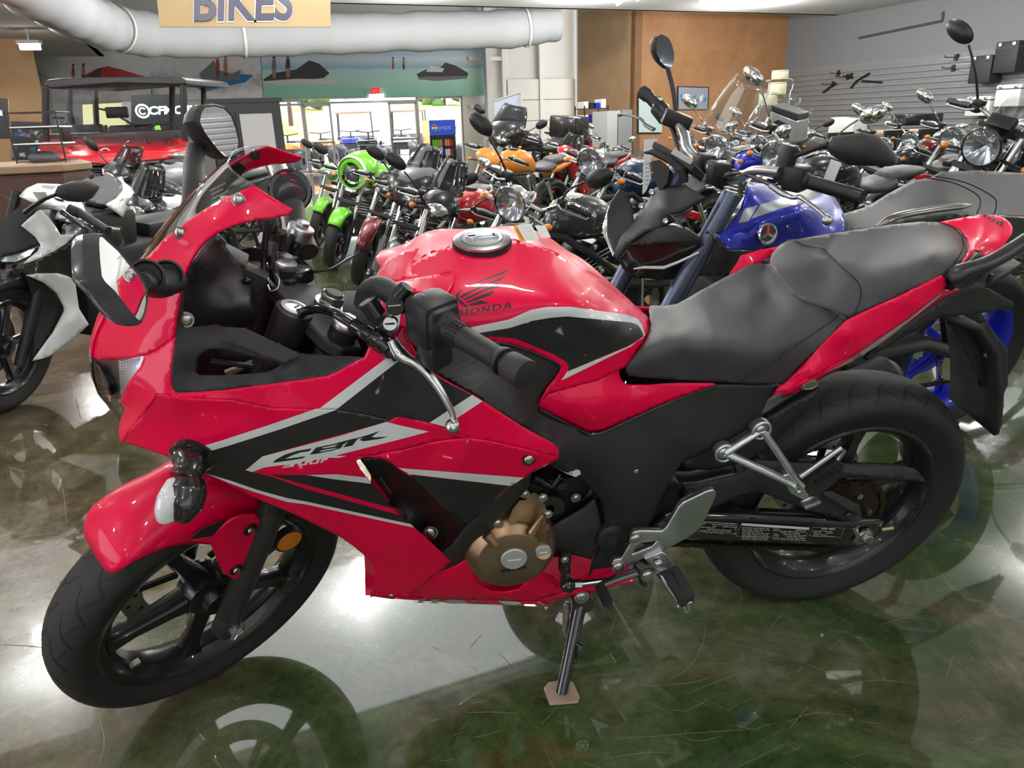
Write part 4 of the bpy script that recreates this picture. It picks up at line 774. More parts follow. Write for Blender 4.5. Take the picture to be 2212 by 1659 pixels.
# grab rail
gr = G4([(1640, 660, 116), (1720, 600, 118), (1830, 560, 120), (1960, 520, 121), (2100, 450, 120), (2212, 380, 118), (2330, 300, 112)])
s = MB(); s.tube([P(*q) for q in cr(gr, 6)], list(np.interp(np.linspace(0, 1, 37), [0, .1, .4, 1], [.014, .019, .016, .015])), mat('dark_grey_cast', (.05, .05, .052), .38, metal=.6), 16, flat=.75); 
s.tube([P(*q) for q in cr(G4([(1640, 700, 114), (1720, 660, 112), (1860, 600, 112)]), 4)], .012, MATS['dark_grey_cast'], 12); s.box(PK(G4, 1992, 650, 118), (.008, .008, .02), BLK, None, .002)
s.build('grab_rail', hero); k_ = len(s.v)

s = MB(); patch(s, HF, G4([(1865, 455, 98), (1900, 418, 90), (1925, 430, 92), (1945, 490, 96), (1870, 560, 104), (1680, 640, 112), (1740, 560, 108)]), BLKT, step=7); clean(s.build('rail_mount_trim', hero, 40, solid=.004))
# undertail, mud guard, licence bracket
s = MB(); patch(s, HF, G4([(1735, 752, 96), (1900, 700, 92), (2100, 800, 70), (2200, 850, 60), (2190, 900, 60), (1900, 950, 70), (1560, 980, 96), (1300, 1120, 110), (1020, 1290, 120), (930, 1360, 124), (1020, 1240, 128), (1250, 1070, 118), (1500, 895, 106)]), BLKT, step=8)
clean(s.build('undertail', hero, 50, solid=.01))
s = MB(); s.loft([[np.array([x, y, z]) for y in (-.075, -.03, .03, .075)] for x, z in ((.06, .80), (.16, .76), (.22, .70), (.27, .60), (.30, .52), (.305, .49))], BLKT, closed=False); s.build('rear_mudguard', hero, 40, solid=.012)
pl_ = G4([(1700, 960, 30), (1900, 920, 30), (2060, 1150, 30), (2148, 1250, 32), (2150, 1560, 34), (2110, 1656, 34)]) + K(1750, 560, 4.788)([(2030, 1330, 36), (1975, 1425, 36), (1900, 1410, 36), (1830, 1350, 36), (1700, 1150, 36), (1580, 900, 34), (1470, 700, 30)])
s = MB(); patch(s, HF, pl_, BLKT, step=10); hg = s.build('licence_plate_hanger', hero, 40, solid=.012); clean(hg)
s = MB(); patch(s, HF, G4([(1860, 1060, 40), (1960, 1040, 40), (2060, 1420, 42), (2020, 1480, 42)]), BLKD, step=10, lift=6); clean(s.build('hanger_rib', hg, 40, solid=.006)); bolt(G4, 1970, 1300, 46, .007, hg)
# rear inner guard + rear brake
s = MB(); patch(s, HF, L3([(640, 430, 90), (735, 380, 90), (1100, 170, 90), (1050, 280, 95), (880, 420, 100), (750, 560, 105), (660, 640, 110), (400, 700, 110), (240, 690, 115), (230, 650, 115), (420, 560, 100)]), BLK, step=9); clean(s.build('rear_hugger', hero, 50, solid=.05, offs=-1))
# ---------------- swingarm, chain, guard
s = MB(); sa = L3([(10, 1090, 126), (130, 985, 126), (380, 990, 126), (700, 1000, 126), (1050, 1015, 124), (1220, 1030, 122), (1360, 1030, 120), (1510, 1032, 118), (1440, 1120, 118), (1400, 1160, 118), (1330, 1180, 118), (1000, 1168, 122), (600, 1150, 124), (150, 1130, 126)])
patch(s, HF, sa, BLKP, step=10); sw = s.build('swingarm', hero, 30, solid=.03, offs=-1); clean(sw)
o2 = MB(); o2.v = [(x, -y, z) for x, y, z in s.v]; o2.f = [f[::-1] for f in s.f]; o2.m = s.m; o2.mats = s.mats; clean(o2.build('swingarm', hero, 30, solid=.03)) 
s = MB(); s.tube([P(*q) for q in L3([(0, 800, 60), (260, 800, 70), (450, 760, 80), (700, 720, 60)])], .03, BLK, 12); s.box((-.47, 0, .42), (.10, .22, .12), BLK, bev=.01); s.build('swingarm_brace', sw)
s = MB(); patch(s, HF, L3([(240, 800, 122), (330, 790, 122), (590, 730, 122), (700, 640, 118), (960, 655, 112), (1250, 660, 108), (1500, 665, 106), (1660, 680, 106), (1720, 700, 106), (1778, 768, 106), (1600, 765, 112), (1270, 748, 118), (1130, 770, 120), (1100, 860, 124), (1130, 850, 124), (1350, 950, 124), (1368, 1000, 122), (1365, 1022, 122), (1230, 1028, 124), (1210, 1005, 126), (1050, 965, 128), (900, 910, 128), (780, 860, 128), (700, 838, 128), (620, 855, 128), (380, 950, 128), (260, 1010, 128), (240, 940, 126)]), BLKT, L3([(700, 780, 132), (1000, 860, 132)]), step=8); cg = s.build('chain_guard', hero, 30, solid=.012); clean(cg)
s = MB(); patch(s, HF, L3([(1250, 663, 118), (1500, 668, 116), (1660, 682, 116), (1778, 768, 114), (1600, 752, 128), (1270, 720, 132), (1180, 700, 130)]), BLKT, step=8); patch(s, HF, L3([(1130, 835, 128), (1180, 830, 124), (1350, 920, 122), (1368, 985, 128), (1300, 965, 134), (1130, 862, 134)]), BLKT, step=8); clean(s.build('guard_lip', cg, 30, solid=.004))
bolt(L3, 1285, 985, 132, .007, cg, m=GLOSSB, cup=None)
# labels on the swingarm
s = MB(); fn = TPS(sa)
def lab(poly, m, lift=3.): patch(s, HF, [(a, b, 0) for a, b in L3(poly)], m, step=8, lift=lift, fn=fn)
lab([(600, 1036), (1034, 1064), (1030, 1080), (598, 1052)], PAPER)
rnd = random.Random(3)
for (x0, y0, x1, rows_, sl) in ((330, 1028, 565, 7, .055), (600, 1062, 775, 8, .05), (800, 1072, 1010, 7, .05), (1055, 1085, 1190, 4, .03)):
    for i in range(rows_):
        y = y0 + i * 10.5; x = x0
        while x < x1 - 10:
            L = rnd.uniform(12, 46); L = min(L, x1 - x)
            if rnd.random() < .85: lab([(x, y + (x - x0) * sl), (x + L, y + (x + L - x0) * sl), (x + L, y + 4.6 + (x + L - x0) * sl), (x, y + 4.6 + (x - x0) * sl)], INKG)
            x += L + 5
for pl in ([(310, 1022), (575, 1040), (555, 1106), (300, 1090)], [(598, 1036), (1034, 1064), (1008, 1136), (560, 1120)], [(1055, 1062), (1258, 1068), (1232, 1128), (1030, 1118)]):
    for i in range(4):
        a_, b_ = np.array(pl[i]), np.array(pl[(i + 1) % 4]); n2 = np.array([-(b_ - a_)[1], (b_ - a_)[0]]) / np.linalg.norm(b_ - a_) * 1.6; lab([a_, b_, b_ + n2, a_ + n2], INKG)
for i, ch in enumerate('DRIVE CHAIN'):
    if ch != ' ': lab([(1110 + i * 8, 1068 + i * .3), (1115 + i * 8, 1068 + i * .3), (1115 + i * 8, 1077 + i * .3), (1110 + i * 8, 1077 + i * .3)], PAPER)
clean(s.build('swingarm_labels', sw, 0, solid=0))
s = MB(); ac = PK(L3, 1385, 1105, 124); s.cyl(ac, ac + [0, -.006, 0], .0165, STEEL, 28); s.cyl(ac + [0, -.006, 0], ac + [0, -.018, 0], .0125, STEEL, 6, bev=.002); s.cyl(ac + [0, -.018, 0], ac + [0, -.024, 0], .008, STEEL, 16)
s.plate([PK(L3, *q) for q in ((1300, 1070, 122), (1340, 1060, 122), (1345, 1150, 122), (1300, 1160, 122), (1325, 1115, 122))], (0, -1, 0), .003, ALU); s.build('axle_bolt', sw)
s = MB(); s.box(PK(L3, 1435, 1030, 122), (.05, .003, .002), ALU); s.cyl(PK(L3, 1490, 1078, 118), PK(L3, 1565, 1068, 118), .0045, mat('yellow_zinc', (.55, .5, .3), .35, metal=.8), 12); s.box(PK(L3, 1355, 1057, 124), (.002, .001, .003), REDL); s.build('chain_adjuster', sw)
# chain: links as one chain mesh around sprocket and along the lower run
s = MB(); path = [PK(L3, *q) for q in ((-80, 1150, 76), (180, 1172, 76), (700, 1190, 76), (1150, 1200, 76))]
ctr = np.array([0, -.072, .312]); 
e_ = path[-1]; a_s = math.atan2(e_[2] - ctr[2], e_[0] - ctr[0])
arc = [ctr + np.array([.088 * cos(a), 0, .088 * sin(a)]) for a in np.linspace(-pi / 2 + .0, pi / 2 + .15, 26)]
pt0 = arc[0]; fr_pt = np.array([-.56, -.072, .40]); low_ = [fr_pt + np.array([.0, 0, -.03])] ; full = [np.array([path[0][0], -.072, path[0][2]]), np.array([path[1][0], -.072, path[1][2]]), np.array([path[2][0], -.072, path[2][2]]), np.array([path[3][0], -.072, path[3][2]])] 
full = [np.array([-.56, -.072, .335])] + [q for q in full[1:]] + arc[2:] + [np.array([-.25, -.072, .43]), np.array([-.56, -.072, .42])]
acc = []; 
for a_, b_ in zip(full[:-1], full[1:]):
    n = max(1, int(np.linalg.norm(b_ - a_) / .004)); acc += [a_ + (b_ - a_) * i / n for i in range(n)]
dist = 0; prev = acc[0]; k_ = 0
for p_ in acc:
    dist += np.linalg.norm(p_ - prev)
    if dist >= .0159:
        dist = 0; t_ = p_ - lastp if k_ else np.array([1., 0, 0]); lastp = p_; t_ = t_ / (np.linalg.norm(t_) + 1e-9); an = math.atan2(t_[2], t_[0])
        c_ = p_; s.box(c_ + [0, (-.006 if k_ % 2 else -.004), 0], (.0205, .0018, .012), CHAINM, _ry(-an)); s.box(c_ + [0, (.006 if k_ % 2 else .004), 0], (.0205, .0018, .012), CHAINM, _ry(-an)); s.cyl(c_ + [0, -.0075, 0], c_ + [0, .0075, 0], .0045, CHAINM, 8); k_ += 1
    elif k_ == 0: lastp = p_
    prev = p_
s.build('drive_chain', hero)
# ---------------- pillion footpeg hanger
def arm(mb, pts, r, m, flat=.75, n=14): mb.tube([P(*q) for q in pts], r, m, n, flat=flat)
s = MB(); h0 = L3([(485, 585, 168)])[0]; h1 = L3([(722, 440, 168)])[0]; h2 = L3([(960, 830, 205)])[0]
arm(s, [h0, h1], [.011, .009], SIL); arm(s, cr([h0, L3([(560, 620, 175)])[0], L3([(870, 760, 196)])[0], L3([(940, 800, 204)])[0]], 4), .0095, SIL); arm(s, cr([h1, L3([(770, 500, 174)])[0], L3([(930, 730, 196)])[0], L3([(990, 800, 204)])[0]], 4), .0095, SIL)
for h in (h0, h1):
    c = P(*h); B2 = basis((0, -1, .1)); s.lathe([(.0, -.004), (.0125, -.004), (.0145, .006), (.0185, .006), (.020, .003), (.020, -.012), (0, -.012)], SIL, c, B2, 28)
s.plate([PK(L3, *q) for q in ((865, 730, 196), (930, 720, 198), (985, 780, 204), (1035, 870, 208), (990, 890, 208), (915, 850, 206), (890, 790, 204))], (0, 1, 0), .014, SIL)
ph = s.build('pillion_peg_hanger', hero, 40, bevel=.002)
for h in (h0, h1): bolt(lambda L: L, h[0], h[1], h[2] + 4, .0095, ph, m=STEEL)
bolt(L3, 968, 838, 210, .005, ph, m=STEEL, cup=None)
s = MB(); s.plate([PK(L3, *q) for q in ((1000, 810, 206), (1215, 635, 216), (1240, 650, 216), (1258, 670, 216), (1235, 740, 214), (1190, 790, 212), (1080, 870, 208), (1040, 868, 207))], (0, 1, 0), .022, RUB)
for i in range(4):
    x, y = 1210 - i * 48, 690 + i * 22; s.tube([PK(L3, x - 25, y - 5, 217 - i), PK(L3, x + 5, y + 5, 217 - i), PK(L3, x + 12, y + 22, 216 - i)], .0022, BLKD, 6)
pg = s.build('pillion_peg', hero, 30, bevel=.003)
s = MB(); s.tube([PK(L3, *q) for q in ((975, 740, 212), (1100, 650, 214), (1235, 555, 216), (1250, 575, 216), (1215, 630, 216))], [.0055, .005, .005, .005, .004], SIL, 10); s.build('peg_bar', pg); s = MB(); s.box(PK(L3, 1040, 905, 206), (.032, .02, .008), SIL, _ry(-.4), .002); s.build('peg_pivot', pg)
# ---------------- rider footpeg plate
s = MB()
pl = H4([(2170, 232, 196), (2190, 255, 196), (2180, 310, 196), (2060, 560, 200), (1960, 640, 204), (1720, 770, 208), (1560, 830, 206), (1400, 910, 200), (1350, 945, 198), (1300, 925, 198), (1285, 880, 198), (1310, 840, 198), (1370, 830, 198), (1450, 690, 198), (1445, 640, 198), (1480, 595, 198), (1540, 585, 198), (1720, 590, 202), (1760, 560, 202), (1870, 375, 198), (1910, 340, 197), (2110, 245, 196)])
patch(s, HF, pl, SIL, (), [(H4([(1545, 695), (1680, 675), (1640, 720), (1465, 790), (1500, 720)]), None)], step=7)
rp_ = s.build('rider_peg_plate', hero, 40, solid=.012, bevel=.0025); clean(rp_)
for x, y in ((1495, 655), (1345, 900)): bolt(H4, x, y, 201, .010, rp_, m=STEEL)
s = MB(); s.plate([PK(H4, *q) for q in ((1570, 830, 212), (1720, 770, 216), (1760, 790, 218), (1810, 850, 220), (1800, 900, 222), (1720, 930, 222), (1680, 940, 220))], (0, 1, -.2), .016, SIL); bolt(H4, 1695, 875, 224, .008, rp_, m=SIL, cup=None); s.build('peg_bracket', rp_, bevel=.002)
s = MB(); s.plate([PK(H4, *q) for q in ((1705, 940, 222), (1830, 880, 222), (1870, 900, 225), (2005, 1130, 290), (2000, 1160, 292), (1900, 1190, 292), (1870, 1170, 290), (1720, 975, 226))], HF.R.T @ np.array([0, .3, -1]), .018, RUB)
for q in (((1800, 930), (1890, 1100)), ((1770, 940), (1850, 930)), ((1850, 960), (1890, 1010)), ((1905, 1000), (1935, 1050)), ((1890, 1110), (1960, 1100))):
    (xa, ya), (xb, yb) = q; f_ = lambda y: 224 + (y - 920) * .26; s.tube([PK(H4, xa, ya, f_(ya) + 2), PK(H4, xb, yb, f_(yb) + 2)], .0018, BLKD, 6)
rpg = s.build('rider_peg', hero, 30, bevel=.004)
s = MB(); s.tube([PK(H4, *q) for q in ((1690, 960, 220), (1860, 1200, 284), (1910, 1225, 288), (1975, 1190, 288))], .005, ALU, 10); s.cyl(PK(H4, 1890, 1205, 286), PK(H4, 1920, 1262, 290), .013, ALU, 18, r2=.010); s.sphere(PK(H4, 1922, 1266, 290), .0095, ALU, 14); s.build('peg_frame', rpg)
# gear lever and linkage
s = MB(); s.tube([PK(H4, *q) for q in ((1560, 925, 216), (1300, 1010, 212), (1190, 1060, 214))], [.010, .009, .008], mat('dark_steel', (.10, .10, .105), .35, metal=.9), 12, flat=.7)
s.cyl(PK(H4, 1530, 880, 200), PK(H4, 1595, 960, 232), .0145, MATS['dark_steel'], 24); s.cyl(PK(H4, 1540, 960, 218), PK(H4, 1560, 1050, 218), .008, MATS['dark_steel'], 14)
gl = s.build('gear_lever', hero, 40); bolt(H4, 1597, 975, 234, .010, gl, m=STEEL); bolt(H4, 1562, 1050, 222, .006, gl, m=STEEL)
s = MB(); a_, b_ = PK(H4, 1185, 1070, 216), PK(H4, 1250, 1215, 262); 
for i in range(15): t0, t1 = i / 15, (i + .62) / 15; s.cyl(a_ + (b_ - a_) * t0, a_ + (b_ - a_) * t1, .0105, RUB, 20); 
s.cyl(a_, b_, .0088, RUB, 16); s.cyl(b_, b_ + (b_ - a_) * .06, .007, RUB, 16); s.build('lever_rubber', gl)
s = MB(); s.tube([PK(H4, 1010, 1045, 172), PK(H4, 1275, 1010, 205)], .0058, ALU, 14); s.cyl(PK(H4, 950, 1045, 170), PK(H4, 1030, 1042, 174), .0095, STEEL, 6); s.sphere(PK(H4, 905, 1055, 172), .016, GLOSSB, 20); s.box(PK(H4, 885, 960, 172), (.018, .012, .04), GLOSSB, None, .003); s.box(PK(H4, 880, 850, 165), (.022, .02, .05), BLK, None, .005); sl_ = s.build('shift_linkage', hero); bolt(H4, 880, 835, 178, .006, sl_, m=STEEL)
# ---------------- engine
s = MB(); s.box((-.76, -.01, .45), (.36, .24, .22), BLKD, bev=.03); s.box((-.86, 0, .56), (.2, .2, .2), BLKD, _ry(.3), .02); s.box((-.55, -.02, .50), (.16, .18, .26), BLKD, bev=.02); s.box((-.70, 0, .33), (.3, .14, .1), BLKD, bev=.02)
for i in range(6): s.box((-.90 - i * .004, 0, .50 + i * .022), (.2, .23, .006), BLK, _ry(.3), .002)
s.build('engine', hero)
n_ = np.array([-.05, -1, .04]); Be = basis(n_)
s = MB(); ec = PK(H4, 425, 830, 196); 
s.lathe([(0, .004), (.062, .004), (.064, .003), (.066, .0), (.078, -.010), (.086, -.024), (.089, -.045), (.089, -.08), (0, -.08)], BRZ, ec, Be, 64)
s.lathe([(0, .0046), (.062, .0046), (.063, .004)], BRZ2, ec, Be, 64)
patch(s, HF, H4([(395, 490, 186), (430, 400, 182), (490, 325, 178), (540, 322, 178), (570, 270, 176), (620, 258, 176), (660, 275, 176), (680, 330, 178), (705, 350, 178), (725, 420, 180), (710, 500, 186), (700, 600, 190), (720, 720, 188), (640, 700, 194), (560, 620, 192), (590, 540, 190), (560, 515, 190), (480, 505, 190), (420, 530, 190)]), BRZ, step=6)
s.tube([PK(H4, *q) for q in ((700, 445, 200), (600, 600, 200))], [.004, .010], BRZ, 10); s.tube([PK(H4, *q) for q in ((690, 560, 196), (690, 740, 188))], .013, BRZ, 12); s.tube([PK(H4, *q) for q in ((200, 620, 190), (280, 700, 196))], .009, BRZ, 12)
s.cyl(PK(H4, 695, 765, 178), PK(H4, 695, 765, 204), .0145, BRZ, 24)
eo = s.build('engine_side_cover', hero, 40); clean(eo)
for nm, x, y, d, r in (('inspection_plug', 442, 832, 203, .0245), ('timing_plug', 695, 768, 207, .0140)):
    s = MB(); c = PK(H4, x, y, d); s.lathe([(0, .002), (r * .92, .002), (r, .0), (r, -.006)], mat('plug_grey', (.5, .53, .5), .45, metal=.4), c, Be, 36); s.box(c + n_ * .0026, (r * 1.05, .001, .0022), PAPER, Be @ _ry(.0)); s.build(nm, eo)
for x, y, d in ((535, 268, 182), (690, 300, 182), (300, 518, 190), (735, 442, 184)): bolt(H4, x, y, d, .0065, eo, m=STEEL)
s = MB(); 
for pg, m_ in word('HONDA', (1082, 1237), (9.3, -1.6), (1.6, -5.2), BLKD, BRZ2, gap=.25):
    if m_ is BLKD: s.plate([P(a, b, 205) for a, b in pg], (0, 1, 0), .0006, m_)
s.build('cast_lettering', eo, 0)
s = MB(); patch(s, HF, H4([(715, 580, 160), (1040, 400, 158), (1140, 320, 156), (1170, 420, 158), (1200, 600, 158), (1190, 700, 158), (1110, 835, 156), (900, 780, 158), (760, 750, 160), (730, 660, 162)]), BLKT, H4([(800, 650, 170), (1100, 620, 168), (900, 550, 166)]), step=8); sc2 = s.build('sprocket_cover', hero, 30, solid=.006); clean(sc2)
s = MB(); s.box(PK(H4, 1110, 630, 172), (.003, .002, .026), BLK, None, .001); s.build('cover_rib', sc2)
s = MB(); c = PK(H4, 745, 400, 150); s.lathe([(.01, .0), (.03, .0), (.032, -.01), (.032, -.04)], GLOSSB, c, Be, 28); s.tube([PK(H4, 900, 420, 110), PK(H4, 980, 350, 120), PK(H4, 1140, 230, 130)], .014, GLOSSB, 12); s.tube([PK(H4, 600, 120, 120), PK(H4, 760, 200, 120), PK(H4, 860, 100, 120)], .010, GLOSSB, 12); 
eh = s.build('engine_hoses', hero); bolt(H4, 975, 300, 140, .007, eh, m=STEEL); bolt(H4, 858, 200, 140, .005, eh, m=GLOSSB)
# ---------------- exhaust on the far side
s = MB(); s.tube(cr([(-.98, .03, .42), (-.95, .06, .30), (-.8, .10, .22), (-.5, .13, .22), (-.3, .15, .27)], 6), .02, STEEL, 14); s.tube([(-.34, .15, .26), (-.30, .16, .28), (.10, .19, .42), (.24, .20, .48), (.26, .2, .49)], [.03, .055, .06, .055, .03], BLK, 20); s.build('exhaust', hero)
# ---------------- side stand
foot = HF.R.T @ np.array(ground(1213, 1497, .006)); top = PK(H4, 1020, 1175, 118)
s = MB(); kn = top + (foot - top) * .55
s.tube([top, top + (foot - top) * .2, kn, foot], [.016, .0145, .0135, .0125], BLKP, 16); s.tube([kn + (top - kn) * .18, kn + np.array([.02, -.008, .02]), kn - (top - kn) * .2 + np.array([.018, 0, 0]), kn - (top - kn) * .3], .0035, BLKP, 8)
s.cyl(top + [0, -.02, 0], top + [0, .02, 0], .024, BLKP, 20); st = s.build('side_stand', hero)
s = MB(); wf = np.array(ground(1213, 1497, .004)); fl = [(-.032, -.028), (.026, -.034), (.034, -.02), (.032, .022), (.02, .034), (-.02, .034), (-.034, .02)]
s.plate([HF.R.T @ (wf + np.array([a, b, -.003])) for a, b in fl], HF.R.T @ np.array([0, 0, 1]), .007, mat('scuffed_foot', (.38, .3, .22), .6, bump=.4)); s.build('stand_foot', st, bevel=.002)
s = MB(); sa_, sb_ = PK(H4, 900, 1190, 128), PK(H4, 885, 1450, 135); n = 26 * 14
s.tube([sa_ + (sb_ - sa_) * (i / n) + np.array([.0065 * cos(2 * pi * i / 14), .0065 * sin(2 * pi * i / 14), 0]) for i in range(n)], .0014, STEEL, 5); s.tube([sb_, PK(H4, 878, 1490, 136), PK(H4, 905, 1500, 136)], .0014, STEEL, 6); s.build('stand_spring', st)
bolt(H4, 1028, 1160, 140, .012, st, m=STEEL)
# ---------------- front fender (steered) 
s = MB()
KA = [64, 71, 78, 85, 93, 100, 112, 130, 150]
secs = []
for a in np.linspace(63.5, 152, 40):
    rt_ = np.interp(a, [63, 68, 78, 95, 130, 152], [.318, .332, .350, .362, .352, .335]); re_ = np.interp(a, [63] + KA, [.314, .318, .322, .303, .278, .238, .222, .25, .28, .29])
    wk = np.interp(a, [63, 66, 70, 76], [.62, .86, .97, 1]); A = radians(a); sec = []
    D = max(rt_ - re_, .010); prof = [(.066, rt_ - D), (.068, rt_ - .78 * D), (.066, rt_ - min(.06, .55 * D)), (.060, rt_ - min(.034, .34 * D)), (.047, rt_ - min(.014, .18 * D)), (.026, rt_ - min(.003, .05 * D)), (0, rt_)]
    for y, r_ in prof + [(-y, r_) for y, r_ in prof[-2::-1]]: sec.append(steer(np.array([-1.38 - r_ * cos(A), -y * wk, .293 + r_ * sin(A)])))
    secs.append(sec)
s.loft(secs, RED, closed=False)
fend = s.build('front_fender', hero, 60, solid=.003)
for sd in (1,):
    s = MB(); fo_ = J3([(1350, 520, 90), (1210, 500, 86), (1350, 470, 90), (1470, 370, 94), (1540, 340, 96), (1640, 330, 98), (1690, 400, 100), (1660, 480, 100), (1560, 755, 100), (1490, 745, 100), (1430, 710, 98), (1380, 590, 96)])
    V = SFr.pts(fo_); s.plate(V, SR @ np.array([0, 1, 0]), .006, RED); br = s.build('fork_mount', fend, bevel=.003)
    for x, y in ((1605, 428), (1512, 685)):
        c = SFr.pt(*K(0, 1000, 2.962)([(x, y)])[0], 101); b = MB(); b.lathe([(0, .004), (.006, .004), (.007, .001), (.007, -.002)], STEEL, c, basis(SR @ np.array([0, -1, 0])), 16); b.lathe([(.0, .0008), (.0125, .0008), (.0125, -.001)], BLKD, c, basis(SR @ np.array([0, -1, 0])), 20); b.build('screw', br)
    s = MB(); V = SFr.pts(J3([(1212, 488, 84), (1290, 420, 84), (1450, 362, 88), (1400, 430, 88), (1350, 465, 90)])); s.plate(V + (SR @ np.array([0, -.0015, 0])), SR @ np.array([0, 1, 0]), .002, BLKD); s.build('fender_vent', fend)
# brake caliper on the far side of the front wheel
s = MB(); cpos = steer((-1.30, .068, .40)); s.box(cpos, (.06, .05, .11), BLK, SR @ _ry(.5), .01); s.tube([cpos, steer((-1.28, .08, .55)), steer((-1.22, .06, .8))], .005, BLK, 8); s.build('brake_caliper', hero)
# ---------------- turn signals
s = MB(); st_ = B4([(900, 1290, 178), (930, 1360, 196), (910, 1440, 210), (880, 1500, 220)]); s.tube([P(*q) for q in cr(st_, 4)], [.025] * 3 + [.023] * 4 + [.022] * 3 + [.024] * 3, BLKP, 16, flat=.8)
s.lathe([(.0, .004), (.030, .004), (.038, 0), (.038, -.01)], GLOSSB, PK(B4, 960, 1325, 176), basis((-.2, -1, -.3)), 28)
bod = [P(x, y, d) for x, y, d in ((408, 1034, 222), (404, 1056, 234), (398, 1082, 246), (388, 1106, 254), (376, 1122, 258))]
s.tube(cr(bod, 8), list(np.interp(np.linspace(0, 1, 33), [0, .25, .55, .85, 1], [.022, .030, .029, .019, .005])), BLKP, 28, flat=.85)
tso = s.build('turn_signal', hero, 60)
s = MB(); bod2 = [P(x, y, d) for x, y, d in ((386, 1032, 222), (378, 1052, 234), (369, 1078, 248), (362, 1104, 257), (367, 1122, 258))]
s.tube(cr(bod2, 8), list(np.interp(np.linspace(0, 1, 33), [0, .15, .5, .88, 1], [.004, .014, .019, .016, .005])), CLEARL, 24, flat=1.1); s.build('lens', tso, 60)
m2 = MB(); m2.v = [(x, -y, z) for x, y, z in (tuple(v.co) for v in tso.data.vertices)]; m2.f = [list(p.vertices)[::-1] for p in tso.data.polygons]; m2.m = [0] * len(m2.f); m2.mats = [BLKP]; m2.build('turn_signal', hero, 50)
# ---------------- mirrors
def mirror_head(fr, glass_px, gd, back_px, name, parent):
    """glass outline from pixels on a plane; body bulges away from the rider"""
    pass
# left mirror: near, glass towards the rider
gl_px = A4([(118, 870), (150, 865), (215, 925), (300, 1000), (380, 1100), (470, 1210), (520, 1290), (545, 1350), (550, 1450), (530, 1560), (500, 1620), (475, 1640), (420, 1590), (330, 1470), (250, 1370), (165, 1290), (135, 1240), (120, 1100), (112, 950)])
def onplane(pts, c, n):
    c = np.array(c); n = np.array(n, float) / np.linalg.norm(n); o = HF.R.T @ CAM; out = []
    for x, y in pts: r = HF.R.T @ ray(x, y); out.append(o + r * ((n @ (c - o)) / (n @ r)))
    return np.array(out), n
g3, gn = onplane(gl_px, P(268, 600, 330), (.83, .03, .50)); gc = g3.mean(0)
def inset(pts, k, off): return [gc + (p - gc) * k + off for p in pts]
s = MB(); fwd = -gn
fwd = np.array([-.98, -.12, .08]); secs = [inset(g3, .93, gn * .001), inset(g3, .97, gn * .003), inset(g3, 1.02, gn * .0), inset(g3, 1.04, fwd * .006), inset(g3, 1.03, fwd * .013)]
bk = np.array([-.03, -.012, -.006])
s.loft(secs, BLKT, caps=False); s.loft([inset(g3, 1.03, fwd * .013), inset(g3, .98, fwd * .021), inset(g3, .86, fwd * .028), inset(g3, .5, fwd * .034), inset(g3, .15, fwd * .035)], mat('mirror_shell_gloss', (.05, .05, .055), .22, coat=1), caps=True); ml = s.build('mirror', hero, 50)
s = MB(); s.add([gc + (p - gc) * .935 + gn * .0012 for p in g3], [list(range(len(g3)))], MIRR); s.build('mirror_glass', ml, 0, solid=0)
s = MB(); arm_ = A4([(740, 1240, 165), (650, 1290, 190), (560, 1290, 225), (470, 1280, 270)])
s.tube([P(*q) for q in cr(arm_, 4)], [.026, .026, .024, .024, .023, .022, .02, .02, .018, .017, .016, .015, .015], BLKT, 18, flat=.85); s.build('mirror_stem', ml)
for x, y, d in ((720, 1222, 184), (545, 1225, 238)):
    c = PK(A4, x, y, d); b = MB(); b.lathe([(.004, -.004), (.0165, -.004), (.0185, .002), (.021, .001), (.022, -.012)], BLKT, c, basis((.3, -1, .5)), 24); b.lathe([(0, -.001), (.009, -.001), (.010, -.004)], GLOSSB, c, basis((.3, -1, .5)), 12); b.build('mirror_bolt', ml)
# right mirror, beyond the screen
gr_px = [(427, 262), (432, 240), (440, 229), (462, 226), (484, 232), (500, 250), (510, 278), (516, 305), (513, 330), (500, 341), (483, 340), (468, 325), (452, 305), (438, 285)]
g3, gn = onplane(gr_px, P(470, 283, -345), (.80, -.28, .10)); gc = g3.mean(0)
s = MB(); fwd = -gn; bk = np.array([-.02, .0, -.004])
secs = [inset(g3, .93, gn * .001), inset(g3, .98, gn * .003), inset(g3, 1.04, gn * .0), inset(g3, 1.05, fwd * .008), inset(g3, 1.03, fwd * .022), inset(g3, .88, fwd * .036), inset(g3, .55, fwd * .046), inset(g3, .15, fwd * .05)]
s.loft(secs, BLKT); mr_ = s.build('mirror', hero, 50)
s = MB(); s.add([gc + (p - gc) * .935 + gn * .0012 for p in g3], [list(range(len(g3)))], MIRR); s.build('mirror_glass', mr_, 0, solid=0)
s = MB(); s.tube([P(*q) for q in cr([(422, 322, -325), (420, 350, -285), (419, 400, -215), (416, 470, -160), (414, 500, -140)], 5)], [.017] * 5 + [.019] * 16, BLKT, 18, flat=.8); s.build('mirror_stem', mr_)
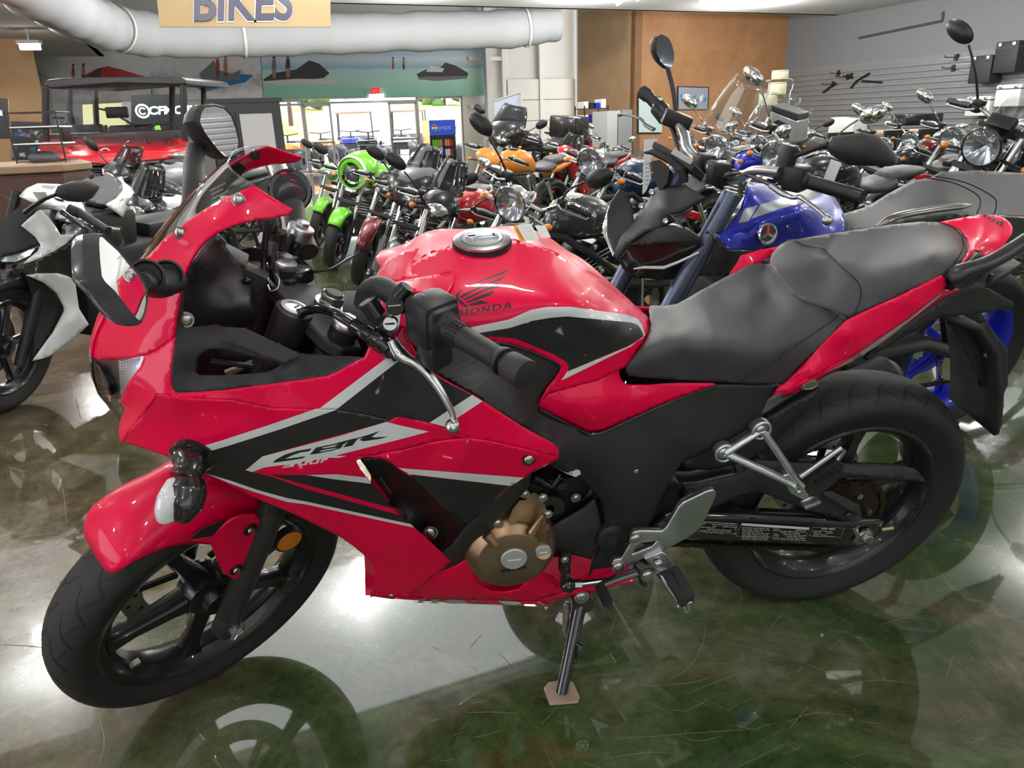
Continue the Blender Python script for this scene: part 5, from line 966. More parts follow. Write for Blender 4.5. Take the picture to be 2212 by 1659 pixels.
# ================================================================== ROOM
def rbox(mb, a0, a1, b0, b1, z0, z1, m):
    k = len(mb.v); P_ = [RO(a, b, z) for a in (a0, a1) for b in (b0, b1) for z in (z0, z1)]
    return mb.add(P_, [[0, 1, 3, 2], [4, 6, 7, 5], [0, 4, 5, 1], [2, 3, 7, 6], [0, 2, 6, 4], [1, 5, 7, 3]], m)
def struct(name, mb, **kw): o = mb.build(name, None, kw.pop('smooth', 0), **kw); return tag(o, kind='structure')
def floor_mat():
    m = bpy.data.materials.new('stained_polished_concrete'); m.use_nodes = True; nt = m.node_tree; b = nt.nodes['Principled BSDF']; L = nt.links.new
    tc = nt.nodes.new('ShaderNodeTexCoord')
    def noise(sc, det=5, rough=.6, dist=0., off=0.):
        mp = nt.nodes.new('ShaderNodeMapping'); mp.inputs['Location'].default_value = (off, off * .7, 0); L(tc.outputs['Object'], mp.inputs[0])
        n = nt.nodes.new('ShaderNodeTexNoise'); n.inputs['Scale'].default_value = sc; n.inputs['Detail'].default_value = det; n.inputs['Roughness'].default_value = rough; n.inputs['Distortion'].default_value = dist; L(mp.outputs[0], n.inputs['Vector']); return n
    def ramp(src, stops):
        r = nt.nodes.new('ShaderNodeValToRGB'); L(src, r.inputs[0]); e = r.color_ramp.elements
        while len(e) < len(stops): e.new(.5)
        for x, (p, c) in zip(e, stops): x.position = p; x.color = (*c, 1)
        return r
    def mix(f, a, c, bl='MIX'):
        x = nt.nodes.new('ShaderNodeMix'); x.data_type = 'RGBA'; x.blend_type = bl
        if hasattr(f, 'default_value') or not isinstance(f, float): L(f, x.inputs[0])
        else: x.inputs[0].default_value = f
        L(a, x.inputs[6]); L(c, x.inputs[7]); return x.outputs[2]
    n1 = noise(1.1, 6, .62, 1.2, 3.1); n2 = noise(2.3, 6, .65, 1.5, 9.3); n3 = noise(26, 6, .8, .4, 1.)
    green = ramp(n2.outputs['Fac'], [(.28, (.018, .036, .010)), (.5, (.05, .085, .026)), (.72, (.12, .15, .075))])
    brown = ramp(n2.outputs['Fac'], [(.28, (.06, .042, .022)), (.5, (.14, .11, .065)), (.72, (.24, .22, .17))])
    sep = nt.nodes.new('ShaderNodeSeparateXYZ'); L(tc.outputs['Object'], sep.inputs[0])
    sl = nt.nodes.new('ShaderNodeMapRange'); sl.inputs['From Min'].default_value = -1.1; sl.inputs['From Max'].default_value = -2.4; L(sep.outputs[0], sl.inputs['Value'])
    ad = nt.nodes.new('ShaderNodeMath'); ad.operation = 'ADD'; L(sl.outputs[0], ad.inputs[0]); mm = ramp(n1.outputs['Fac'], [(.50, (0, 0, 0)), (.62, (.75, .75, .75))]); L(mm.outputs[0], ad.inputs[1]); ad.use_clamp = True
    c = mix(ad.outputs[0], green.outputs[0], brown.outputs[0])
    gr = ramp(n3.outputs['Fac'], [(.3, (.62, .62, .6)), (.7, (1.35, 1.35, 1.3))]); c = mix(1., c, gr.outputs[0], 'MULTIPLY')
    vo = nt.nodes.new('ShaderNodeTexVoronoi'); vo.feature = 'DISTANCE_TO_EDGE'; vo.inputs['Scale'].default_value = .42
    wn = noise(3, 4, .7, 0, 2.); mp = nt.nodes.new('ShaderNodeVectorMath'); mp.operation = 'MULTIPLY_ADD'; L(wn.outputs['Color'], mp.inputs[0]); mp.inputs[1].default_value = (.35, .35, .35); L(tc.outputs['Object'], mp.inputs[2]); L(mp.outputs[0], vo.inputs['Vector'])
    ck = ramp(vo.outputs['Distance'], [(.0, (.5, .5, .5)), (.0022, (0, 0, 0))]); lt = nt.nodes.new('ShaderNodeRGB'); lt.outputs[0].default_value = (.30, .30, .22, 1)
    msk = ramp(n1.outputs['Fac'], [(.45, (0, 0, 0)), (.55, (.6, .6, .6))]); mu = mix(1., ck.outputs[0], msk.outputs[0], 'MULTIPLY'); c = mix(mu, c, lt.outputs[0])
    L(c, b.inputs['Base Color'])
    rr = ramp(n3.outputs['Fac'], [(.3, (.10,) * 3), (.75, (.24,) * 3)]); L(rr.outputs[0], b.inputs['Roughness']); b.inputs['Specular IOR Level'].default_value = .12; b.inputs['Coat Weight'].default_value = 1.; b.inputs['Coat Roughness'].default_value = .035; b.inputs['Coat IOR'].default_value = 1.75
    bp = nt.nodes.new('ShaderNodeBump'); bp.inputs['Strength'].default_value = .12; bp.inputs['Distance'].default_value = .004; L(n3.outputs['Fac'], bp.inputs['Height']); L(bp.outputs[0], b.inputs['Normal'])
    return m
FLOORM = floor_mat()
CEILM = mat('ceiling_grey', (.62, .63, .64), .9, noise=.05); WALLW = mat('white_metal_wall', (.70, .68, .64), .7, noise=.1); STEELW = mat('white_painted_steel', (.74, .73, .71), .55)
GREYW = mat('grey_wall_paint', (.20, .21, .225), .75, noise=.1, nscale=4)
def tanm(name, c1, c2):
    m = mat(name, c1, .75, noise=.1); nt = m.node_tree; n = nt.nodes.new('ShaderNodeTexNoise'); n.inputs['Scale'].default_value = 1.6; n.inputs['Detail'].default_value = 8; n.inputs['Roughness'].default_value = .7
    r = nt.nodes.new('ShaderNodeValToRGB'); r.color_ramp.elements[0].position = .3; r.color_ramp.elements[1].position = .7; r.color_ramp.elements[0].color = (*c1, 1); r.color_ramp.elements[1].color = (*c2, 1)
    tc = nt.nodes.new('ShaderNodeTexCoord'); nt.links.new(tc.outputs['Object'], n.inputs['Vector']); nt.links.new(n.outputs['Fac'], r.inputs[0]); nt.links.new(r.outputs[0], nt.nodes['Principled BSDF'].inputs['Base Color']); return m
TAN = tanm('tan_mottled_plaster', (.33, .155, .065), (.46, .25, .12)); TANL = tanm('light_and_lit_tan_plaster', (.55, .34, .18), (.66, .44, .26))
GLS = glass('window_glass', (.93, .95, .95), .03)
A0, A1, B0, B1 = -8.5, 10.5, -7.2, 19.2
f = MB(); f.add([RO(A0, B0), RO(A1, B0), RO(A1, B1), RO(A0, B1)], [[0, 1, 2, 3]], FLOORM)
SCR = mat('floor_scratch', (.19, .19, .13), .5)
rnd = random.Random(11)
def scratch(pts, w=.0008):
    P_ = cr([np.array(ground(x, y, .0006)) for x, y in pts], 6); vs = []
    for i, p in enumerate(P_):
        t = P_[min(i + 1, len(P_) - 1)] - P_[max(i - 1, 0)]; n_ = np.array([-t[1], t[0], 0]); n_ /= np.linalg.norm(n_) + 1e-9; ww = w * (.3 + .7 * sin(pi * (i + .5) / len(P_))); vs += [p + n_ * ww, p - n_ * ww]
    f.add(vs, [[2 * i, 2 * i + 1, 2 * i + 3, 2 * i + 2] for i in range(len(P_) - 1)], SCR)
for pl in ([(1524, 1345), (1518, 1390), (1490, 1440), (1440, 1470)], [(1430, 1480), (1490, 1475), (1540, 1462)], [(1330, 1595), (1420, 1590), (1520, 1582), (1642, 1574)], [(1480, 1500), (1600, 1455), (1700, 1440)], [(1540, 1380), (1700, 1420), (1860, 1480)], [(1000, 1540), (1060, 1538), (1120, 1541)], [(120, 1180), (160, 1150), (200, 1130)], [(130, 1040), (138, 1070), (142, 1110), (144, 1130)], [(1470, 1590), (1510, 1600), (1560, 1590)], [(1380, 1480), (1400, 1482), (1440, 1479)], [(1700, 1560), (1760, 1540), (1830, 1545)], [(210, 1530), (225, 1600), (215, 1650)], [(1560, 1230), (1590, 1260), (1602, 1290), (1596, 1310)], [(1300, 1640), (1400, 1625), (1450, 1628)], [(1900, 1350), (1960, 1335), (2020, 1340)], [(1790, 1500), (1880, 1470), (1990, 1478)], [(100, 1400), (60, 1395), (0, 1392)]): scratch(pl)
for i in range(70):
    x, y = rnd.uniform(900, 2212), rnd.uniform(1330, 1655); a = rnd.gauss(-.2, .5); L_ = rnd.uniform(15, 70); scratch([(x, y), (x + cos(a) * L_ * .5, y + sin(a) * L_ * .5 + rnd.uniform(-3, 3)), (x + cos(a) * L_, y + sin(a) * L_)], rnd.uniform(.0003, .0007))
struct('floor', f)
c = MB(); rbox(c, A0, A1, B0, 10.7, CEIL, CEIL + .12, CEILM); rbox(c, A0, -2.6, 10.7, B1, CEIL, CEIL + .12, CEILM); rbox(c, A0, A1, B0, B1, 4.6, 4.7, CEILM); struct('ceiling', c)
c = MB(); rbox(c, -2.6, A1, 10.6, 10.72, CEIL, 4.6, CEILM); rbox(c, -2.7, -2.6, 10.6, B1, CEIL, 4.6, CEILM); struct('trim_1', c)
# back wall with the shop entrance; openings from pixel columns on its plane
def on_b(px, py, b_):
    d = ray(px, py); n = np.array([-sin(PHI), cos(PHI), 0]); p = CAM + d * ((b_ - n @ CAM) / (n @ d)); return (p[0] * cos(PHI) + p[1] * sin(PHI), p[2])
def on_a(px, py, a_):
    d = ray(px, py); n = np.array([cos(PHI), sin(PHI), 0]); p = CAM + d * ((a_ - n @ CAM) / (n @ d)); return (-p[0] * sin(PHI) + p[1] * cos(PHI), p[2])
w0 = on_b(604, 300, B1)[0]; w1 = on_b(1003, 300, B1)[0]; wz = on_b(800, 212, B1)[1]
c = MB(); rbox(c, A0, w0, B1, B1 + .15, 0, 4.6, WALLW); rbox(c, w1, A1, B1, B1 + .15, 0, 4.6, WALLW); rbox(c, w0, w1, B1, B1 + .15, wz, 4.6, WALLW)
for px in (1085, 1165): a_ = on_b(px, 140, B1)[0]; rbox(c, a_ - .05, a_ + .05, B1 - .12, B1, 0, 4.5, STEELW)
for py in (70, 127): z_ = on_b(1150, py, B1)[1]; rbox(c, w1 + .2, 7.2, B1 - .1, B1, z_ - .05, z_ + .05, STEELW)
z_ = on_b(1150, 225, B1)[1]; rbox(c, w1 + .2, w1 + 1.1, B1 - .1, B1, z_ - .05, z_ + .02, STEELW)
struct('wall_back', c)
c = MB(); g0_, g1_ = on_b(1095, 200, B1)[0], on_b(1240, 200, B1)[0]; gz = on_b(1165, 170, B1)[1]
for i in range(4): rbox(c, g0_, g1_, B1 - .09, B1 - .03, gz * i / 4 + .005, gz * (i + 1) / 4 - .012, mat('garage_door_cream', (.72, .70, .64), .5))
struct('door_1', c)
for px in (1048, 1246):
    a_ = on_b(px, 200, B1)[0]; c = MB(); rbox(c, a_ - .07, a_ + .07, B1 - .35, B1 - .12, 0, 4.5, STEELW)
    if px > 1200: c.tube(cr([RO(a_ + .1, B1 - .4, 2.2), RO(a_ + .1, B1 - .4, 3.0), RO(a_ + .35, B1 - 1.2, 3.3), RO(a_ + .8, B1 - 3, 3.4)], 5), .07, STEELW, 12)
    struct('trim_%d' % (2 if px < 1200 else 3), c)
# entrance frames
FRM = mat('aluminium_door_frame', (.30, .29, .28), .4, metal=.6)
def framed(name, px0, px1, ztop, lites, b_=B1 + .02):
    a0, a1 = on_b(px0, 300, b_)[0], on_b(px1, 300, b_)[0]; c = MB(); w = .05
    rbox(c, a0, a0 + w, b_, b_ + .1, 0, ztop, FRM); rbox(c, a1 - w, a1, b_, b_ + .1, 0, ztop, FRM); rbox(c, a0, a1, b_, b_ + .1, ztop - w, ztop, FRM); rbox(c, a0, a1, b_, b_ + .1, 0, w * 1.6, FRM)
    for z in lites: rbox(c, a0, a1, b_, b_ + .1, z - .025, z + .025, FRM)
    o = struct(name, c); g = MB(); g.add([RO(a0, b_ + .05, 0), RO(a1, b_ + .05, 0), RO(a1, b_ + .05, ztop), RO(a0, b_ + .05, ztop)], [[0, 1, 2, 3]], GLS); p = g.build('glass_pane', o, 0); return o
zt = on_b(720, 224, B1)[1]
framed('window_1', 604, 662, wz, [zt]); framed('door_2', 662, 722, zt, [.75]); framed('door_3', 845, 905, zt, [.75]); framed('window_2', 905, 1003, wz, []); framed('window_3', 662, 905, wz, [zt]) if 0 else None
c = MB(); a0, a1 = on_b(662, 300, B1)[0], on_b(905, 300, B1)[0]; rbox(c, a0, a1, B1 + .02, B1 + .12, zt, zt + .05, FRM); struct('trim_4', c)
# right hand walls
aR = on_b(1690, 200, 12.0)[0]; aT = on_b(1370, 200, 12.0)[0]; bT = on_a(1253, 200, aT)[0]
c = MB(); rbox(c, aT, A1 + .6, 12.0, 12.15, 0, 4.6, TAN); struct('wall_right_end', c)
c = MB(); rbox(c, aT, aT + .15, 12.0, bT, 0, 4.6, TANL); rbox(c, aT, A1 + .6, bT, bT + .1, 0, 4.6, TANL); struct('wall_office', c)  # lighter tan stands in for the stronger light on this side
c = MB(); rbox(c, aR, aR + .15, B0, 12.0, 0, 4.6, GREYW); struct('wall_right', c)
c = MB(); rbox(c, A0 - .15, A0, B0, B1, 0, 4.6, TANL); struct('wall_left', c)
c = MB(); rbox(c, A0, A1, B0 - .15, B0, 0, 4.6, WALLW); struct('wall_front', c)
# slatwall
SLAT = mat('slatwall_grey', (.22, .23, .245), .45); zS = on_a(1694, 152, aR)[1]
c = MB(); rbox(c, aR - .02, aR, 1.0, 11.9, .2, zS, SLAT)
n = 17
for i in range(n):
    z = .25 + (zS - .3) * i / n; rbox(c, aR - .045, aR - .02, 1.0, 11.9, z, z + (zS - .3) / n * .62, SLAT); rbox(c, aR - .052, aR - .04, 1.0, 11.9, z + (zS - .3) / n * .60, z + (zS - .3) / n * .66, mat('slat_insert', (.6, .6, .62), .3, metal=.8))
tag(c.build('slatwall', None, 0), 'grey horizontal slatwall panels with metal inserts on the right wall', 'wall panel')
c = MB(); p0, p1, p2 = on_a(1855, 82, aR - .02), on_a(2035, 45, aR - .02), on_a(2037, 25, aR - .02)
for q0, q1 in ((p0, p1), (p1, p2)): c.tube([RO(aR - .02, q0[0], q0[1]), RO(aR - .02, q1[0], q1[1])], .02, mat('dark_conduit', (.07, .07, .08), .6), 8)
tag(c.build('wall_conduit', None), 'dark bent conduit fixed high on the grey right wall', 'pipe')
# ceiling fixtures
LAMPW = mat('lamp_housing', (.6, .6, .6), .4); LAMPE = mat('lamp_glow', (1, .97, .92), .5, emit=14); PANELE = mat('led_panel_glow', (.94, .97, 1), .5, emit=1.65); PANEL2 = mat('led_panel_dim', (.94, .97, 1), .5, emit=.5)
for nm, a_, b_, w_, d_ in (('over the aisle behind the red bike', -.25, 4.0, 2.9, 1.9), ('over the left side of the floor', -3.6, 5.2, 2.2, 3.0), ('over the right side of the floor', 8.3, 5.0, 1.9, 3.4), ('over the camera end of the floor', -1.2, -2.4, 3.2, 1.4)):
    o = thing('ceiling_panel_light', 'large glowing ceiling panel light ' + nm, 'ceiling light', loc=RO(a_, b_, CEIL), rot=(0, 0, PHI))
    c = MB(); c.box((0, 0, -.03), (w_ + .08, d_ + .08, .05), LAMPW); c.build('frame', o, 0); c = MB(); c.add([(-w_ / 2, -d_ / 2, -.058), (w_ / 2, -d_ / 2, -.058), (w_ / 2, d_ / 2, -.058), (-w_ / 2, d_ / 2, -.058)], [[3, 2, 1, 0]], PANELE if a_ > -3 and b_ > 3 and a_ < 3 else PANEL2); c.build('diffuser', o, 0)
# spot heads on the ceiling edge, seen top right
for i, (px, py, t_) in enumerate(((1338, 12, 'leftmost of the white spotlights along the ceiling edge'), (1381, 2, 'white spotlight second from left along the ceiling edge'), (1518, 4, 'white spotlight above the darker tan wall panel'), (1663, 4, 'white spotlight nearest the grey right wall corner'))):
    q_ = at_depth(px, py, 9.6); o = thing('track_spotlight', t_, 'spotlight', 'spotlights along the ceiling edge', loc=q_)
    c = MB(); c.cyl((0, 0, .02), (-.03, 0, .12), .05, LAMPW, 16, r2=.035); c.tube([(-.02, 0, .1), (0, 0, .2), (0, 0, CEIL - q_[2])], .012, LAMPW, 8); c.build('lamp_head', o); c = MB(); c.cyl((.004, 0, .012), (.0, 0, .02), .046, LAMPE, 16); c.build('bulb', o)
c = MB(); q_ = at_depth(65, 101, 13); c.box(q_, (.28, .12, .09), LAMPE, None); c.box(Vector(q_) + Vector((0, 0, .07)), (.34, .16, .05), LAMPW); c.cyl(Vector(q_) + Vector((0, 0, .08)), (q_[0], q_[1], CEIL + .02), .015, LAMPW, 8); tag(c.build('emergency_light', None, 0), 'bright white box light above the left banner', 'light')
# fabric duct
DUCT = mat('white_fabric_duct', (.44, .46, .48), .8, bump=.5, bscale=8)
pts = [at_depth(x, y, Y) for x, y, Y in ((1203, 48, 12.3), (1100, 62, 12.2), (900, 68, 12.1), (700, 74, 11.9), (500, 78, 11.6), (340, 76, 11.2), (235, 58, 10.4), (150, 22, 9.3), (60, -30, 8.0), (-60, -110, 6.9))]
pp = cr(pts, 8); n = len(pp)
c = MB(); c.tube(pp, [(.30 + .012 * sin(i * 1.7) + .01 * sin(i * .9 + 1)) * (1 if i > 1 else .96) for i in range(n)], DUCT, 28)
d_ = tag(c.build('fabric_duct', None, 60), 'long white fabric air duct running under the ceiling', 'air duct')
for k_ in (6, 31, 47): c = MB(); t_ = np.array(pp[k_ + 1]) - np.array(pp[k_ - 1]); t_ /= np.linalg.norm(t_); c.tube([np.array(pp[k_]) - t_ * .02, np.array(pp[k_]) + t_ * .02], .322, STEELW, 28, caps=False); c.build('duct_band', d_)
# hanging BIKES sign
SIGN = mat('sign_gold', (.46, .33, .17), .6, noise=.2, nscale=3)
Ys = 5.2; sp_ = [at_depth(x, y, Ys) for x, y in ((333, -60), (345, 58), (714, 58), (713, -60))]
o = thing('hanging_sign', 'gold hanging sign reading BIKES in dark metallic letters', 'sign', loc=sp_[1]); inv = Vector(sp_[1])
c = MB(); c.plate([Vector(p) - inv for p in sp_], (0, 1, 0), .02, SIGN); c.build('sign_board', o)
def textmesh(txt, name, m, size, loc, R_, parent, ext=.002, shear=0., sx=1., align='LEFT', bevel=0.):
    cu = bpy.data.curves.new(name, 'FONT'); cu.body = txt; cu.size = size; cu.extrude = ext; cu.shear = shear; cu.align_x = align; cu.offset = bevel
    t = bpy.data.objects.new('tmp', cu); COL.objects.link(t); dg = bpy.context.evaluated_depsgraph_get(); me = bpy.data.meshes.new_from_object(t.evaluated_get(dg)); bpy.data.objects.remove(t); me.name = name
    me.materials.clear(); me.materials.append(m); M_ = Matrix(np.array(R_).tolist()).to_4x4() @ Matrix.Diagonal((sx, 1, 1, 1)); M_.translation = Vector(loc); me.transform(M_)
    o_ = bpy.data.objects.new(name, me); link(o_, parent); return o_
RXZ = np.array([[1, 0, 0], [0, 0, -1], [0, 1, 0]])          # text standing upright, facing -y
ll = Vector(at_depth(415, 43, Ys)) - inv; rr_ = Vector(at_depth(642, 43, Ys)) - inv
textmesh('BIKES', 'sign_lettering_edge', PAPER, .36, ll + Vector((-.004, -.004, -.006)), RXZ, o, .001, .22, .86, bevel=.016)
textmesh('BIKES', 'sign_lettering', mat('dark_metal_letters', (.10, .10, .14), .3, metal=.7), .36, ll + Vector((0, -.012, 0)), RXZ, o, .004, .22, .86, bevel=.008)
c = MB(); 
for x in (.1, (Vector(sp_[2]) - inv).x - .1): c = MB(); c.cyl((x, .01, .3), (x, .01, CEIL - inv.z), .004, STEEL, 6); c.build('hanging_wire', o)
# ================================================================== BACKGROUND MOTORCYCLES
BLUEP = mat('metallic_blue_paint', (.008, .02, .42), .28, metal=.35, coat=1); GRNP = mat('lime_green_paint', (.16, .62, .01), .3, coat=1); MARP = mat('maroon_metallic_paint', (.16, .005, .012), .25, metal=.3, coat=1)
ORGP = mat('orange_paint', (.85, .26, .02), .35, coat=.8); NAVY = mat('dark_blue_paint', (.012, .03, .085), .25, coat=1); DGREY = mat('dark_grey_paint', (.035, .037, .04), .28, coat=1); SILP = mat('silver_paint', (.42, .44, .45), .3, metal=.5, coat=.8)
RED2 = mat('candy_red_paint', (.55, .01, .02), .25, coat=1); BLUEW = mat('blue_wheel_paint', (.01, .02, .5), .3, coat=.6); LAMPG = mat('lamp_reflector', (.75, .78, .82), .12, metal=.9)
def bwheel(root, x, r, hw, M_, mrim, name, det=36, spokes=5):
    rimr = r - (.095 if r < .33 else .1); Mx = M_ @ np.array([[1, 0, 0, x], [0, 1, 0, 0], [0, 0, 1, r], [0, 0, 0, 1.]])
    w, t = wheel(root, r, hw, rimr, hw * .72, RUB, mrim, spokes, Mx=Mx, name=name, grooves=False, det=det)
    d = MB(); d.lathe([(.09, hw * .75 - .002), (.148, hw * .75 - .002), (.148, hw * .75 + .002), (.09, hw * .75 + .002)], STEEL, n=28); d.xf(Mx); d.build('brake_disc', w)
    return w
def rings(path, wid, hgt, m, mb, n=14, ex=2.4):
    """body along x: path (x, z), half widths, half heights; squarish cross sections"""
    secs = []
    for (x, z), w, h in zip(path, wid, hgt):
        row = []
        for k in range(n):
            a = 2 * pi * k / n; c, s_ = cos(a), sin(a); row.append(np.array([x, w * abs(c) ** (2 / ex) * (1 if c > 0 else -1), z + h * abs(s_) ** (2 / ex) * (1 if s_ > 0 else -1)]))
        secs.append(row)
    mb.loft(secs, m); return mb
def bike(label, xy, th, lean=.16, st=.35, style='naked', body=BLKP, tankm=None, seatm=SEATM, fend=None, rim=WHEELM, wb=1.42, lamp='round', screen=None, mirrors='rod', bars=.36, barz=1.04, group=None, tag_=False, frontonly=False, sub=None, detail=True, seatz=.80, cat='motorcycle', forkm=None, lampz=.86, topcase=None, cases=None, mirh=.17, exh=CHR, engm=DGREY, sig=AMBER):
    tankm = tankm or body; fend = fend or body; forkm = forkm or SILP
    o = thing('motorcycle', label, cat, group, loc=(xy[0], xy[1], 0)); o.rotation_euler = (lean, 0, th); o.rotation_mode = 'XYZ'
    cru = style == 'cruiser'; rk = radians(32 if cru else 26); tr = .13 if cru else .10
    wb = 1.62 if cru else wb; r1 = .32 if cru else .30; axs = np.array([sin(rk), 0, cos(rk)]); a0 = np.array([-wb - tr, 0, 0]); Rs = axrot(axs, st)
    Ms = np.eye(4); Ms[:3, :3] = Rs; Ms[:3, 3] = a0 - Rs @ a0
    S = lambda p: Rs @ (np.array(p, float) - a0) + a0
    def sp(off, lat, h): return S(a0 + axs * h + np.array([-cos(rk), 0, sin(rk)]) * off + np.array([0, -lat, 0]))
    bwheel(o, -wb, r1, .055 if not cru else .062, Ms, rim, 'front_wheel'); bwheel(o, 0, .32, .078, np.eye(4), rim, 'rear_wheel')
    fl = (barz - .12) / cos(rk)
    for sd in (1, -1):
        f = MB(); f.cyl(sp(.04, .095 * sd, .2), sp(.04, .095 * sd, .55), .027, forkm if cru else BLK, 12); f.cyl(sp(.04, .095 * sd, .55), sp(.04, .095 * sd, fl), .021, CHR, 12); f.build('fork_leg', o)
    t = MB(); axx = Rs @ axs
    t.plate([sp(.07, .12, fl - .04), sp(.07, -.12, fl - .04), sp(-.03, -.05, fl - .04), sp(-.03, .05, fl - .04)], axx, .025, SILP if cru else BLK); t.plate([sp(.07, .12, fl - .26), sp(.07, -.12, fl - .26), sp(-.03, -.05, fl - .26), sp(-.03, .05, fl - .26)], axx, .03, BLK); t.build('triple_clamp', o)
    f = MB(); secs = []
    for a in np.linspace(40 if not cru else 20, 150, 16):
        A = radians(a); k_ = sin(pi * (a - 10) / 160) ** .3; rr = r1 + .025
        secs.append([S(np.array([-wb - (rr - dr) * cos(A), y * k_, r1 + (rr - dr) * sin(A)])) for y, dr in ((-.07, .06), (-.068, .02), (-.045, .004), (0, -.004), (.045, .004), (.068, .02), (.07, .06))])
    f.loft(secs, fend, closed=False); f.build('front_fender', o, 60, solid=.003)
    hx = -wb + (.28 if not cru else .38)
    # engine and frame
    e = MB(); ex = -wb * .55; e.box((ex, 0, .36), (.34, .26, .24), engm, bev=.03); e.box((ex - .04, 0, .54), (.2, .2, .2), engm, _ry(.35), .02); e.cyl((ex + .04, -.16, .36), (ex + .04, .16, .36), .10, SILP if cru else engm, 20, bev=.012)
    for i in range(6): e.box((ex - .08 - i * .006, 0, .46 + i * .03), (.22, .23, .010), CHR if cru else engm, _ry(.3))
    if cru:
        e.box((ex + .10, 0, .54), (.2, .2, .2), engm, _ry(-.35), .02)
        for i in range(6): e.box((ex + .14 + i * .006, 0, .46 + i * .03), (.22, .23, .010), CHR, _ry(-.3))
        e.cyl((ex, -.2, .52), (ex, -.14, .52), .08, CHR, 20, bev=.01)
    e.build('engine', o)
    f = MB(); f.tube([sp(-.02, 0, fl - .15), (ex - .1, -.12, .74), (ex + .22, -.13, .55), (-.48, -.12, .42)], .022, BLK, 8); f.tube([sp(-.02, 0, fl - .15), (ex - .1, .12, .74), (ex + .22, .13, .55), (-.48, .12, .42)], .022, BLK, 8)
    f.tube([sp(-.02, 0, fl - .3), (ex - .22, -.1, .45), (ex - .12, -.1, .25), (ex + .2, -.1, .24)], .018, BLK, 8); f.build('frame', o)
    for sd in (-1, 1):
        f = MB(); f.tube([(-.5, .12 * sd, .40), (-.2, .12 * sd, .34), (.02, .115 * sd, .32)], [.035, .028, .025], BLK, 8); f.build('swingarm', o)
        f = MB(); f.tube([(-.28, .13 * sd, .62 if cru else .66), (-.1, .13 * sd, .38)], .022, CHR, 10); f.build('rear_shock', o)
    f = MB(); f.tube(cr([(ex - .2, .12, .5), (ex - .26, .14, .3), (ex, .16, .24), (-.3, .17, .28), (-.1, .18, .34)], 4), .022, exh, 10); f.tube([(-.2, .18, .31), (.0, .19, .36), (.28, .2, .42)], [.035, .05, .045], exh, 14); f.build('exhaust', o)
    # tank
    t = MB(); tz = .86 if not cru else .80; x0 = hx + .22
    L = .52
    rings([(x0, tz - .02), (x0 + .08, tz + .0), (x0 + .2, tz + .015), (x0 + .34, tz), (x0 + .46, tz - .05), (x0 + L, tz - .09)], [.055, .12, .15, .145, .10, .05], [.07, .115, .13, .12, .085, .05], tankm, t, 18); tk = t.build('fuel_tank', o, 60)
    c = MB(); c.lathe([(0, .01), (.05, .01), (.055, 0), (.055, -.02)], CHR if cru else BLK, (x0 + .18, 0, tz + .135), basis((0.05, 0, 1)), 20); c.build('fuel_cap', tk)
    # seat and tail
    s = MB(); xs = x0 + L - .06; sz = seatz - (.08 if cru else 0)
    rings([(xs, sz - .02), (xs + .12, sz - .03), (xs + .26, sz - .025), (xs + .36, sz + .0)], [.06, .12, .14, .12], [.03, .035, .04, .05], seatm, s, 14); s.build('rider_seat', o, 70)
    s = MB(); rings([(xs + .34, sz + .02), (xs + .42, sz + .045), (xs + .60, sz + .06), (xs + .70, sz + .06)], [.09, .11, .10, .06], [.04, .04, .035, .025], seatm, s, 14); s.build('pillion_seat', o, 70)
    s = MB(); xt = xs + .30; 
    if cru: secs = [[np.array([-.36 * cos(radians(a)) , y, .32 + .36 * sin(radians(a)) - dr]) for y, dr in ((-.1, .08), (-.095, .02), (-.05, 0), (.05, 0), (.095, .02), (.1, .08))] for a in np.linspace(35, 170, 14)]; s.loft(secs, body, closed=False); s.build('rear_fender', o, 60, solid=.004)
    else: rings([(xt, sz - .06), (xt + .2, sz - .02), (xt + .4, sz + .02), (xt + .52, sz + .05)], [.11, .12, .09, .03], [.05, .05, .04, .02], body, s, 12); s.build('tail_cowl', o, 60)
    s = MB(); s.box((xs + .78, 0, sz - .0), (.03, .12, .05), REDL, None, .01); s.tube([(xs + .7, 0, sz - .03), (xs + .86, 0, sz - .2)], .02, BLK, 6); s.build('tail_light', o)
    # handlebar
    bz = barz; hb_ = MB(); cx = sp(.02, 0, fl)
    hlf = [(0, 0), (.08, 0), (.16, .06 if cru else .03), (bars * .72, .10 if cru else .05), (bars, .07 if cru else .02)]
    def H(lat, up, back): return cx + Rs @ np.array([back, -lat, up])
    pts = [H(-l_, u_, .05 + .35 * max(0, l_ - .15)) for l_, u_ in hlf[::-1]] + [H(l_, u_, .05 + .35 * max(0, l_ - .15)) for l_, u_ in hlf[1:]]
    hb_.tube(cr(pts, 3), .0115, CHR if cru else SILP, 8); hbo = hb_.build('handlebar', o)
    for sd in (1, -1):
        e1, e2 = H(sd * bars, hlf[-1][1], .05 + .35 * (bars - .15)), H(sd * (bars - .13), hlf[-1][1] + .012, .05 + .35 * (bars - .28))
        g = MB(); g.cyl(e2, e1, .0175, GRIPM, 12); g.cyl(e1, e1 + (e1 - e2) * .18, .0165, CHR if cru else BLK, 12); g.build('grip', hbo)
        g = MB(); g.box(e2 + (e2 - e1) * .25, (.05, .045, .05), BLK, Rs, .01); 
        if sd < 0: g.box(e2 + (e2 - e1) * .5 + np.array([-.03, 0, .03]), (.06, .05, .03), BLK, Rs, .008)
        g.build('switch_housing', hbo)
        g = MB(); fw_ = Rs @ np.array([-.05, 0, -.01]); g.tube([e2 + (e2 - e1) * .3 + fw_ * .6, e2 + fw_ * 1.2, e1 + fw_ * 1.1, e1 + fw_ * .7], [.008, .006, .005, .006], SIL, 8); g.build('lever', hbo)
